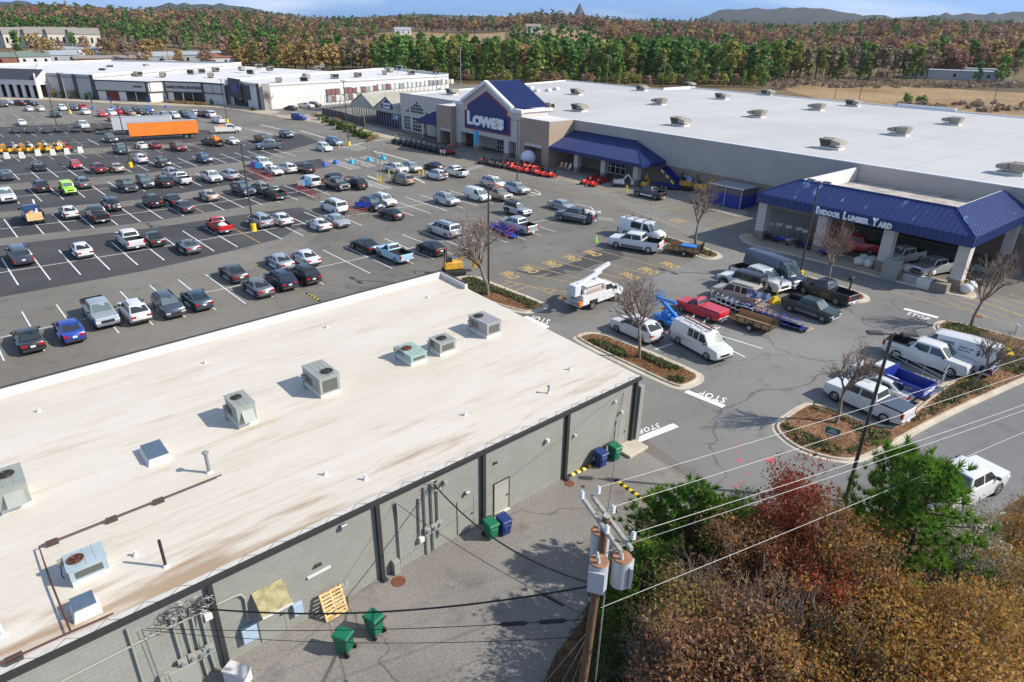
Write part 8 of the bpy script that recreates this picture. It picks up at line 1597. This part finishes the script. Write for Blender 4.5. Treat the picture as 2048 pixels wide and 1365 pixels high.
LOW = {k: [far_tree(k, 60 + i, 15, 7, 1.05) for i in range(2)] for k in ('pine', 'tall', 'round')}
PAL = {'pine': ('pine', F_PINE, .88), 'pine2': ('pine', F_PINE2, .85), 'rust': ('round', F_RUST, 1.0), 'ochre': ('round', F_OCHRE, 1.0), 'red': ('round', F_RED, 1.0), 'olive': ('tall', F_OLIVE, .88), 'grey': ('tall', F_GREY, .85), 'pinebush': ('pine', F_PINE2, .45), 'olivebush': ('round', F_OLIVE, .5), 'rustbush': ('round', F_RUST, .45)}
TN = {'pine': ('pine_tree', 'tall green pine'), 'pine2': ('pine_tree', 'yellow green pine'), 'rust': ('autumn_tree', 'rust brown round tree'), 'ochre': ('autumn_tree', 'ochre yellow round tree'), 'red': ('autumn_tree', 'dark red round tree'), 'olive': ('thin_tree', 'thin olive yellow tree with a visible trunk'), 'grey': ('thin_tree', 'thin nearly bare tree'), 'pinebush': ('young_pine', 'young low pine'), 'olivebush': ('low_tree', 'low olive bush'), 'rustbush': ('low_tree', 'low rust bush')}
rr = random.Random(21); stuff = MB(); SM = [M_FBARK, F_PINE, F_PINE2, F_RUST, F_OCHRE, F_RED, F_OLIVE, F_GREY]; cnt = {'i': 0, 's': 0}
def wood(u0, u1, D, step, kinds, where, hs=1.0, solo=True, jit=10):
    u = u0
    while u < u1:
        k = rr.choice(kinds); v, m, h = PAL[k]; a = ray(u + rr.uniform(-.4, .4) * step, 60); p = Vector((a.x / a.y, 1, 0)) * (D + rr.uniform(-jit, jit)); p.z = terrain(p.x, p.y) - .2; s_ = hs * h * rr.uniform(.82, 1.15); u += step * rr.uniform(.75, 1.25)
        if solo:
            o = link(TN[k][0], rr.choice(VAR[v]), None, p, rr.random() * 6.28); o.scale = (s_ * rr.uniform(1.1, 1.55), s_ * rr.uniform(1.1, 1.55), s_); o.material_slots[1].link = 'OBJECT'; o.material_slots[1].material = m; tag(o, TN[k][1] + ' ' + where, 'tree', TN[k][1] + 's ' + where); cnt['i'] += 1
        else:
            L_ = rr.choice(LOW[v]); a = rr.random() * 6.28; ca, sa = math.cos(a) * s_ * 1.35, math.sin(a) * s_ * 1.35; mi = SM.index(m); o = len(stuff.v); cnt['s'] += 1
            stuff.v += [(p.x + x * ca - y * sa, p.y + x * sa + y * ca, p.z + z * s_) for x, y, z in L_.v]; stuff.f += [[i + o for i in f] for f in L_.f]; stuff.mi += [mi if q else 0 for q in L_.mi]; stuff.sm += L_.sm
B1_ = 'in the belt behind the big white roof'
wood(765, 1560, 362, 21, ['pine', 'pine', 'pine', 'pine2', 'olive'], B1_, 1.05); wood(780, 1580, 380, 22, ['pine', 'pine', 'pine2', 'pine', 'ochre'], B1_, 1.08); wood(790, 1600, 402, 22, ['pine', 'pine', 'pine2', 'rust'], B1_, 1.1); wood(760, 1570, 348, 17, ['pinebush', 'pinebush', 'olivebush', 'rustbush'], B1_, .95)
B2_ = 'in the thin wood beyond the dry field'
wood(1555, 1880, 400, 14, ['olive', 'grey', 'olive', 'grey', 'pine2'], B2_, 1.0); wood(1570, 1900, 420, 16, ['olive', 'grey', 'olive', 'pine'], B2_, 1.05)
wood(1560, 1880, 440, 11, ['grey', 'rustbush', 'olivebush', 'grey'], B2_, .72)
B3_ = 'in the mixed wood behind the shop row'
wood(462, 780, 415, 21, ['rust', 'olive', 'pine', 'ochre', 'grey'], B3_, 1.0); wood(470, 800, 440, 21, ['olive', 'pine2', 'rust', 'pine', 'ochre'], B3_, 1.05); wood(460, 800, 470, 22, ['rust', 'ochre', 'pine', 'rust'], B3_, 1.05)
wood(-20, 470, 500, 26, ['rust', 'ochre', 'pine', 'ochre', 'rust', 'grey'], 'among the houses behind the shop row', .85); wood(60, 470, 440, 60, ['rust', 'ochre', 'grey'], 'among the houses behind the shop row', .7)
B4_ = 'on the far right behind the dry field'
wood(1870, 2080, 470, 22, ['red', 'rust', 'ochre', 'pine'], B4_, 1.1); wood(1850, 2080, 500, 22, ['rust', 'ochre', 'red'], B4_, 1.2); wood(1990, 2080, 400, 26, ['pine', 'pinebush', 'grey'], B4_, .75)
wood(-40, 480, 590, 13, ['pine', 'pine', 'pine2', 'pine', 'rust'], '', .95, False); wood(-40, 480, 640, 13, ['pine', 'pine', 'pine2'], '', 1, False); wood(-40, 500, 720, 11, ['rust', 'rust', 'red', 'pine', 'ochre'], '', 1, False)
for D, st, hs in ((520, 15, 1.1), (570, 15, 1.05), (640, 13, 1.0)): wood(470, 800, D, st, ['rust', 'ochre', 'rust', 'pine', 'olive', 'red'], '', hs, False); wood(1560, 2090, D, st, ['rust', 'ochre', 'red', 'rust', 'ochre'], '', hs * 1.1, False)
for D, st in ((425, 15), (450, 16)): wood(790, 1620, D, st, ['pine', 'pine2', 'pine', 'rust', 'ochre'], '', 1.05, False)
wood(1030, 1190, 640, 12, ['pine'], '', 1.25, False); wood(1250, 1560, 560, 14, ['pine', 'red', 'rust', 'ochre'], '', 1.1, False); wood(840, 1100, 600, 40, ['rust', 'grey', 'ochre'], '', .8, False)
for D, st in ((1000, 9), (1060, 9), (1140, 8), (1250, 8)): wood(-40, 2090, D, st, ['rust', 'rust', 'red', 'ochre', 'pine', 'grey'], '', 1.15, False, 25)
for D, st in ((780, 11), (860, 10)): wood(-40, 640, D, st, ['rust', 'red', 'rust', 'pine', 'ochre'], '', 1.05, False, 20); wood(1200, 2090, D, st, ['rust', 'red', 'rust', 'ochre', 'pine'], '', 1.1, False, 20); wood(640, 760, D, st, ['rust', 'ochre', 'pine'], '', 1, False, 20)
for D, st in ((1500, 7), (1800, 6), (2200, 5)): wood(-40, 2090, D, st, ['rust', 'red', 'rust', 'grey', 'pine'], '', 1.3, False, 60)
tag(stuff.build('far_wood', SM), 'far autumn wood of rust, red and green trees covering the hills', 'wood', kind='stuff')
area('far_meadow', [(690, 92), (690, 84), (830, 76), (960, 62), (990, 62), (970, 80), (1000, 84), (1000, 92)], M_FIELD, .0) if False else None
def meadow(u0, u1, D0, D1):
    mb = MB(); n = 14; vs = []
    for D in (D0, (D0 + D1) / 2, D1):
        for k in range(n + 1): a = ray(u0 + (u1 - u0) * k / n, 60); p = Vector((a.x / a.y, 1, 0)) * D; vs.append((p.x, p.y, terrain(p.x, p.y) + .6))
    mb.add(vs, [(j * (n + 1) + k, j * (n + 1) + k + 1, (j + 1) * (n + 1) + k + 1, (j + 1) * (n + 1) + k) for j in (0, 1) for k in range(n)]); tag(mb.build('far_meadow', M_FIELD), kind='structure')
meadow(660, 1010, 660, 960); meadow(1080, 1240, 760, 960)
# brush at the edge of the field
mb = MB(); rg = random.Random(4); cl = []
for k in range(150): u = rg.uniform(1540, 2060); p = G(u, 168 + rg.uniform(0, 9) + max(0, 1620 - u) * .06); cl.append((p + Vector((0, 0, rg.uniform(.3, 1.6 if u > 1660 else 3.2))), 1.8))
for k in range(60): u = rg.uniform(1790, 2060); p = G(u, 212 + rg.uniform(-4, 14)); cl.append((p + Vector((0, 0, .6)), 1.3))
for k in range(45): u = rg.uniform(900, 1010); p = G(u, 160 + rg.uniform(-6, 2)); cl.append((p + Vector((0, 0, .8)), 1.5))
crown_cards(mb, cl, 34, .5, rg, 0); tag(mb.build('field_brush', F_GREY), 'tangled brown brush along the edges of the dry field', 'brush', kind='stuff')
for k, (u, v) in enumerate([(1815, 205), (1842, 206)]): mb = MB(); rg = random.Random(k); crown_cards(mb, [(Vector((rg.uniform(-1.4, 1.4), rg.uniform(-1.4, 1.4), rg.uniform(.5, 2.4))), 1) for _ in range(12)], 24, .4, rg, 0); tag(mb.build('shrub', F_PINE2, None, G(u, v)), ('left' if k == 0 else 'right') + ' of two green shrubs in the dry field', 'shrub')
# ---- bare trees
def hgt(u, v, vt): b = G(u, v); return onplane(u, vt, b, Vector((b.x, b.y, 0)).normalized()).z
def bare(seed, leaves=0):
    rg = random.Random(seed); mb = MB(); tips = []
    def grow(p, d, ln, r, lev):
        n = 3; pts = [p]; 
        for k in range(n): d = (d + Vector((rg.gauss(0, .12), rg.gauss(0, .12), rg.gauss(0, .06) + .04))).normalized(); pts.append(pts[-1] + d * ln / n)
        mb.tube(pts, [r * (1 - .16 * k) for k in range(n + 1)], 6 if lev == 0 else 4 if lev < 3 else 3, 0, False)
        if lev == 4: tips.append(pts[-1]); return
        for k in range((7, 5, 4, 4)[lev]):
            f = rg.uniform(.35, 1) if lev else rg.uniform(.8, 1.0); i = min(n - 1, int(f * n)); q = pts[i].lerp(pts[i + 1], f * n - i); ax = d.orthogonal().normalized(); ax.rotate(Matrix.Rotation(rg.random() * 6.28, 3, d)); dd = (d + ax * rg.uniform(.35, .85)).normalized(); dd.z = max(dd.z, -.05); grow(q, dd, ln * rg.uniform(.5, .75) * (1.25 if lev == 0 else 1), r * .52, lev + 1)
    grow(Vector((0, 0, 0)), Vector((.03, 0, 1)), 1.9, .12, 0)
    zm = max(p.z for p in tips); lf = MB(); vs = []; fs = []
    for _ in range(leaves): card(vs, fs, rg.choice(tips) + Vector((rg.gauss(0, .1), rg.gauss(0, .1), rg.gauss(0, .1))), .032, rg)
    lf.add(vs, fs); return mb, lf, zm
BT = [(a.mesh('branches', M_BARK), b, z) for a, b, z in (bare(s_, 900) for s_ in (5, 9, 14))]
F_BUD = leafmat('reddish_buds', (.10, .035, .022), (.24, .095, .055), 3, .2); LM = [x[1].mesh('dry_leaves', F_BUD) for x in BT]; LS = [bare(s_, 260)[1].mesh('dry_leaves', F_BUD) for s_ in (5, 9, 14)]
for k, (u, v, vt, lb, lf, z0) in enumerate([(976, 590, 412, 'bare tree on the island behind the pale roof corner', 1, .1), (1278, 715, 545, 'bare tree in the leafy island nearest the pale roof', 1, .1), (1392, 495, 350, 'bare tree in front of the blue shed', 0, .1), (1652, 588, 436, 'tree with dry reddish leaves in front of the lumber canopy', 2, .1), (1942, 654, 485, 'large bare tree behind the rental van', 1, .1), (1672, 846, 655, 'bare tree in the leafy corner island by the white pickups', 1, .1), (1944, 773, 630, 'small bare tree on the leafy strip beside the rental van', 0, .1), (541, 222, 178, 'small reddish tree against the white side wall', 2, 0), (742, 192, 156, 'bare grey tree in front of the long white hall', 0, 0)]):
    h = hgt(u, v, vt); i = k % 3; p = G(u, v, z0); t = empty('bare_tree', p, k * 1.3); tag(t, lb, 'tree'); s_ = h / BT[i][2]; t.scale = (s_ * (.9 if lf < 2 else .8),) * 2 + (s_,); link('trunk_and_branches', BT[i][0], t)
    if lf: o = link('dry_leaves', (LS if lf == 1 else LM)[i], t)
    if lf == 2: o = link('dry_leaves', LM[i], t, (.05, .05, .05), .4)
# ---- near trees and shrubs, bottom right
def near_decid(seed, nleaf, R_=1.0):
    rg = random.Random(seed); mb = MB(); cl = []; mb.tube([(0, 0, 0), (.1, .05, .28), (0, .1, .5)], [.022, .018, .012], 6)
    for k in range(16):
        a = rg.random() * 6.28; z = rg.uniform(.5, .97); q = rg.uniform(.08, .34) * (1.15 - abs(z - .6)); e = Vector((q * math.cos(a), q * math.sin(a), z)); mb.tube([(0, .03, rg.uniform(.15, .45)), e * .55 + Vector((0, 0, .18)), e], [.011, .007, .002], 4); cl.append((e, .13))
        for _ in range(4): e2 = e + Vector((rg.gauss(0, .1), rg.gauss(0, .1), rg.gauss(-.04, .09))); mb.tube([e * .8 + Vector((0, 0, .1)), e2], [.004, .001], 3); cl.append((e2, .10))
    lf = MB(); crown_cards(lf, cl, nleaf // len(cl), .0092, rg, 0, .5); return mb, lf
def near_pine(seed):
    rg = random.Random(seed); mb = MB(); lf = MB(); vs = []; fs = []; mb.tube([(0, 0, 0), (.02, 0, .5), (0, 0, .97)], [.02, .014, .003], 6)
    for k in range(46):
        f = k / 46; z = .22 + .72 * f; ln = (.36 * (1 - f) ** .8 + .05) * rg.uniform(.7, 1.1); a = k * 2.4 + rg.gauss(0, .3); tip = Vector((ln * math.cos(a), ln * math.sin(a), z + ln * .35)); mb.tube([(0, 0, z), tip], [.006, .002], 4)
        for j in range(7):
            c = Vector((0, 0, z)).lerp(tip, .4 + .6 * j / 6) + Vector((rg.gauss(0, .03), rg.gauss(0, .03), rg.gauss(0, .02))); ax = (tip - Vector((0, 0, z))).normalized() * .5 + Vector((0, 0, .6))
            for q in range(24): d = (ax + Vector((rg.gauss(0, .6), rg.gauss(0, .6), rg.gauss(0, .5)))).normalized() * rg.uniform(.04, .062); b = d.orthogonal().normalized() * .0048; i = len(vs); vs += [c - b, c + b, c + d]; fs.append((i, i + 1, i + 2))
    lf.add(vs, fs); return mb, lf
N_OLV = leafmat('olive_mixed_leaves', (.10, .085, .03), (.36, .30, .10), 4, .4, .1, [(.16, .17, .05), (.30, .16, .06)])
ND = [near_decid(s_, 5200) for s_ in (1, 2, 3, 4)]; NDm = [(a.mesh('trunk', M_BARK), b.mesh('crown', N_BROWN)) for a, b in ND]; NP = [near_pine(s_) for s_ in (1, 2, 3)]; NPm = [(a.mesh('trunk', M_BARKP), b.mesh('crown', N_PINE)) for a, b in NP]
def plant(u, v, h, wd, m, nm, lb, cat='tree', pine=False, grp=None):
    p = G(u, v, h); p.z = 0; i = int(u * 7 + v) % (3 if pine else 4); t = empty(nm, p, u * .37); t.scale = (h * wd, h * wd, h); tag(t, lb, cat, grp); a, b = (NPm if pine else NDm)[i]; link('trunk', a, t); o = link('crown', b, t); o.material_slots[0].link = 'OBJECT'; o.material_slots[0].material = m
for u, v, h, w_, lb in [(1325, 978, 5.2, 1.15, 'left pine of the green group at the striped bump'), (1398, 962, 6.2, 1.1, 'tallest pine of the green group at the striped bump'), (1465, 995, 5.4, 1.1, 'right pine of the green group behind the power pole'), (1530, 1020, 4.2, .9, 'small pine left of the maroon tree'), (1300, 1080, 5, 1.15, 'dark pine right beside the transformers'), (1240, 1150, 3.6, 1, 'low pine at the foot of the utility pole'), (1812, 880, 8.2, .75, 'slim tall pine before the access road'), (1888, 908, 8.8, .85, 'broad tall pine left of the white pickup on the road'), (1330, 1180, 3.2, 1.1, 'low dark pine under the brown trees by the pole')]: plant(u, v, h, w_, N_PINE, 'pine_tree', lb, 'tree', True)
plant(1622, 942, 7.2, .72, N_RED, 'maroon_tree', 'slim maroon tree before the corner island')
for k, (u, v, h, w_) in enumerate([(1505, 1075, 6, 1), (1570, 1120, 6, 1), (1400, 1165, 5.4, 1.05), (1480, 1215, 6, 1.05), (1640, 1120, 6.6, 1), (1420, 1290, 5.4, 1.1), (1550, 1275, 6, 1.1), (1640, 1235, 6, 1.05), (1700, 1060, 6.2, .9), (1590, 1040, 5.6, .9), (1350, 1350, 4.4, 1.2), (1470, 1370, 5.2, 1.2)]): m, cn = [(N_BROWN, 'brown red'), (N_BROWN, 'brown red'), (N_OLV, 'olive green'), (N_BROWN, 'brown red'), (N_RED, 'dull maroon')][k % 5]; plant(u, v, h * (1, .85, 1.1)[k % 3], w_, m, 'autumn_tree', cn + ' tree in the dense thicket right of the utility pole', grp=cn + ' trees of the thicket')
for k, (u, v, h, w_) in enumerate([(1735, 1040, 6.2, .9), (1750, 1175, 6, 1), (1850, 1160, 6, .9), (1930, 1190, 6, .9), (1800, 1235, 6.4, 1.05), (1900, 1275, 6.4, 1.05), (2015, 1205, 6, 1), (1720, 1310, 6, 1.1), (2045, 1310, 6, 1.1), (1640, 1350, 5.6, 1.1), (1840, 1370, 6, 1.1), (1960, 1380, 6, 1.1), (2060, 1010, 5, .9), (2065, 1100, 5, 1)]): plant(u, v, h, w_, N_ORANGE, 'orange_tree', 'orange yellow tree in the thicket at the bottom right', grp='orange trees of the thicket')
for u, v, h, m, lb in [(1958, 1030, 4.6, N_PALE, 'pale seeding shrub right of the broad pine, upper one'), (1995, 1090, 4.4, N_PALE, 'pale seeding shrub right of the broad pine, lower one'), (1490, 985, 2.8, N_GRN, 'yellow green shrub between the pines and the maroon tree'), (1780, 1090, 4.5, N_GRN, 'green leafy shrub below the slim tall pine'), (1215, 1300, 2.2, N_GRN, 'green shrub at the bottom beside the utility pole'), (1265, 1240, 2.4, N_GRN, 'green shrub under the transformers'), (1925, 1110, 3.4, N_GRN, 'green shrub below the broad pine'), (1600, 980, 3.2, N_BROWN, 'thin brown shrub beside the leaning lamp pole')]: plant(u, v, h, 1.25, m, 'shrub', lb, 'shrub')
for k, (u, v, h) in enumerate([(1340, 1190, 5), (1440, 1120, 6), (1530, 1170, 6.4), (1390, 1280, 5.5), (1610, 1190, 6.6), (1500, 1290, 6.2), (1700, 1240, 6.4), (1295, 1330, 4.6), (1780, 1300, 6.6), (1880, 1220, 6.6)]): p = G(u, v, h); p.z = 0; i = k % 3; t = empty('bare_sapling', p, k * 1.7); t.scale = (h / BT[i][2] * .8,) * 2 + (h / BT[i][2],); tag(t, 'bare grey sapling rising through the autumn thicket', 'tree', 'bare saplings of the thicket'); link('trunk_and_branches', BT[i][0], t)
for u, v, h in [(1130, 1640, 7), (1040, 1660, 7.5), (950, 1680, 7)]: plant(u, v, h, .9, N_BROWN, 'autumn_tree', 'brown tree just below the bottom edge, shading the yard', grp='trees shading the yard')
# planters and shrubs at shop fronts and the garden centre
def bush(u, v, h, m, lb, grp, cat='shrub', z=0, w_=1.3):
    p = G(u, v); p.z = z; i = int(u) % 4; t = link('shrub', BUSH[i % 2], None, p, u); t.scale = (h * w_, h * w_, h); t.material_slots[0].link = 'OBJECT'; t.material_slots[0].material = m; tag(t, lb, cat, grp)
BUSH = []
for s_ in (1, 2): rg = random.Random(s_); mb = MB(); crown_cards(mb, [(Vector((rg.gauss(0, .2), rg.gauss(0, .2), rg.uniform(.15, .85))), .22) for _ in range(12)], 22, .085, rg, 0); BUSH.append(mb.mesh('shrub', N_GRN))
for k in range(22): bush(628 + k * 5.6 + rr.uniform(-2, 2), 236 + k * 2.3 + rr.uniform(-6, 3), rr.uniform(1.1, 2.3), rr.choice([N_GRN, N_GRN, F_OLIVE, N_PALE, F_RUST]), 'potted shrub on display before the garden centre', 'garden centre shrubs')
for k in range(16): bush(331 + k * 5.6, 206 + k * .35, 1.1, F_OCHRE, 'tan ornamental grass before the self storage front', 'ornamental grasses')
for u, v, h, m, lb in [(110, 196, 3.4, F_OCHRE, 'left slim ochre conifer before the pilastered wall'), (145, 198, 3.6, F_OCHRE, 'right slim ochre conifer before the pilastered wall'), (127, 197, 3, N_GRN, 'slim dark conifer between two ochre ones'), (178, 200, 2.6, N_GRN, 'loose green shrub before the pilastered wall'), (424, 210, 2.2, N_GRN, 'dark slim conifer beside the dark entry'), (443, 208, 1.8, N_GRN, 'round green shrub at the shop row corner'), (506, 222, 1.4, N_GRN, 'dark hedge piece at the white hall entrance')]: bush(u, v, h, m, lb, None, w_=.55 if 'slim' in lb else 1.2)
area('garden_walk', [(545, 229), (600, 232), (640, 226), (700, 240), (800, 266), (862, 288), (905, 303), (880, 306), (800, 284), (700, 259), (620, 243), (560, 236)], M_WALK, .03); area('shop_walk', [(0, 200), (100, 201), (200, 206), (300, 211), (420, 214), (470, 220), (545, 232), (560, 224), (460, 206), (300, 202), (100, 193), (0, 190)], M_WALK, .03); area('store_walk', [(905, 303), (940, 322), (1040, 345), (1106, 356), (1180, 374), (1270, 380), (1480, 436), (1500, 425), (1330, 372), (1200, 340), (1100, 325), (930, 290)], mat('grey_concrete_walk', (.24, .21, .18), .85, var=.2, scale=.3), .015)
# ground cover and fallen leaves
def inside(p, K):
    c = False; j = len(K) - 1
    for i in range(len(K)):
        if (K[i].y > p.y) != (K[j].y > p.y) and p.x < (K[j].x - K[i].x) * (p.y - K[i].y) / (K[j].y - K[i].y) + K[i].x: c = not c
        j = i
    return c
gv = MB(); lv = MB(); rg = random.Random(8)
for K, n in ((K1, 2200), (K2, 4200), (K3, 9000), (K4, 900), (K5, 900)):
    K = offset(K, .35); x0, x1 = min(p.x for p in K), max(p.x for p in K); y0, y1 = min(p.y for p in K), max(p.y for p in K); vs = []; fs = []; ws_ = []; wf = []
    for _ in range(n):
        p = Vector((rg.uniform(x0, x1), rg.uniform(y0, y1), 0))
        if not inside(p, K): continue
        if math.sin(p.x * 1.1) + math.sin(p.y * .9 + 1) + math.sin((p.x + p.y) * .5) > -.7:
            for q in range(8): card(vs, fs, p + Vector((rg.gauss(0, .14), rg.gauss(0, .14), .14 + rg.random() * .18)), .085, rg)
        for q in range(2): card(ws_, wf, p + Vector((rg.gauss(0, .3), rg.gauss(0, .3), .13)), .05, rg, .8, .3)
    gv.add(vs, fs); lv.add(ws_, wf)
tag(gv.build('ground_cover', leafmat('dull_ground_cover', (.075, .095, .035), (.16, .17, .075), 2.5, .25, 0)), 'low green creeping ground cover in the kerbed islands', 'ground cover', kind='stuff')
vs = []; fs = []
for _ in range(9000):
    u, v = rg.uniform(1080, 2100), rg.uniform(1020, 1400)
    if v < 1500 - .42 * (u - 0) * 1.0 and u < 1290 and (u - 1062) * .78 < (1420 - v) * .48: continue
    if (1420 - v) * .56 > (u - 1050): continue
    card(vs, fs, G(u, v) + Vector((0, 0, .04)), .06, rg, .8, .2)
lv.add(vs, fs); tag(lv.build('fallen_leaves', N_BROWN), 'brown fallen leaves scattered on the islands and under the thicket', 'fallen leaves', kind='stuff')
vs = []; fs = []
for _ in range(2600): u, v = rg.uniform(1170, 1420), rg.uniform(1150, 1390); (1420 - v) * .56 < (u - 1060) and card(vs, fs, G(u, v) + Vector((0, 0, rg.random() * .25)), .09, rg)
mb = MB(); mb.add(vs, fs); tag(mb.build('undergrowth', N_GRN), 'green undergrowth round the foot of the utility pole', 'undergrowth', kind='stuff')
# ---- distant hills
HM = mat('wooded_hill', (.013, .022, .024), .95, col2=(.042, .040, .034), scale=.02, detail=8)
for u, top, wpx, D in [(15, 20, 120, 4200), (215, 31, 110, 4300), (420, 23, 190, 4600), (1157, 21, 48, 4000), (1560, 34, 260, 4400), (1690, 44, 160, 4200), (1935, 46, 150, 3900), (520, 36, 160, 4000), (1800, 50, 300, 4500), (2060, 46, 120, 4300), (900, 40, 300, 4600)]:
    hy = 60 + .0162 * (u - 1024); a = ray(u, 60); p = Vector((a.x, a.y, 0)).normalized() * D; zt = HC + (hy - top) / F * D * 1.03; hw = wpx / F * D / 2 * 1.5; t = Vector((p.y, -p.x, 0)).normalized(); rn = random.Random(u); vs = []; n = 26; sh_ = [rn.uniform(-.02, .02) for _ in range(n + 1)]
    for j, (q, k_) in enumerate(((-1, 0), (-.5, .55), (0, 1), (.5, .55), (1, 0))):
        for k in range(n + 1): x = 2 * k / n - 1; pr = max(0, 1 - abs(x)) if wpx < 60 else max(0, 1 - x ** 4) * (1 + sh_[k] * 2) if wpx > 100 else max(0, 1 - x * x); c = p + t * hw * x + p.normalized() * q * 500; vs.append((c.x, c.y, -60 + (zt + 60) * pr * k_ if k_ else -60))
    mb = MB(); mb.add(vs, [(j * (n + 1) + k, j * (n + 1) + k + 1, (j + 1) * (n + 1) + k + 1, (j + 1) * (n + 1) + k) for j in range(4) for k in range(n)], 0, True); tag(mb.build('hills', HM), kind='structure')
# ---- the air
hz = MB(); hz.box(-7000, 7000, -300, 7000, -62, 180); hm = bpy.data.materials.new('haze'); hm.use_nodes = True; t = hm.node_tree; t.nodes.remove(t.nodes['Principled BSDF']); pv = N(t, 'VolumePrincipled'); pv.inputs['Color'].default_value = (.80, .88, 1, 1); pv.inputs['Density'].default_value = .00004; pv.inputs['Anisotropy'].default_value = .2; t.links.new(pv.outputs[0], t.nodes['Material Output'].inputs['Volume'])
o = hz.build('haze', hm); tag(o, 'thin bluish haze over the far woods', 'haze', kind='stuff')
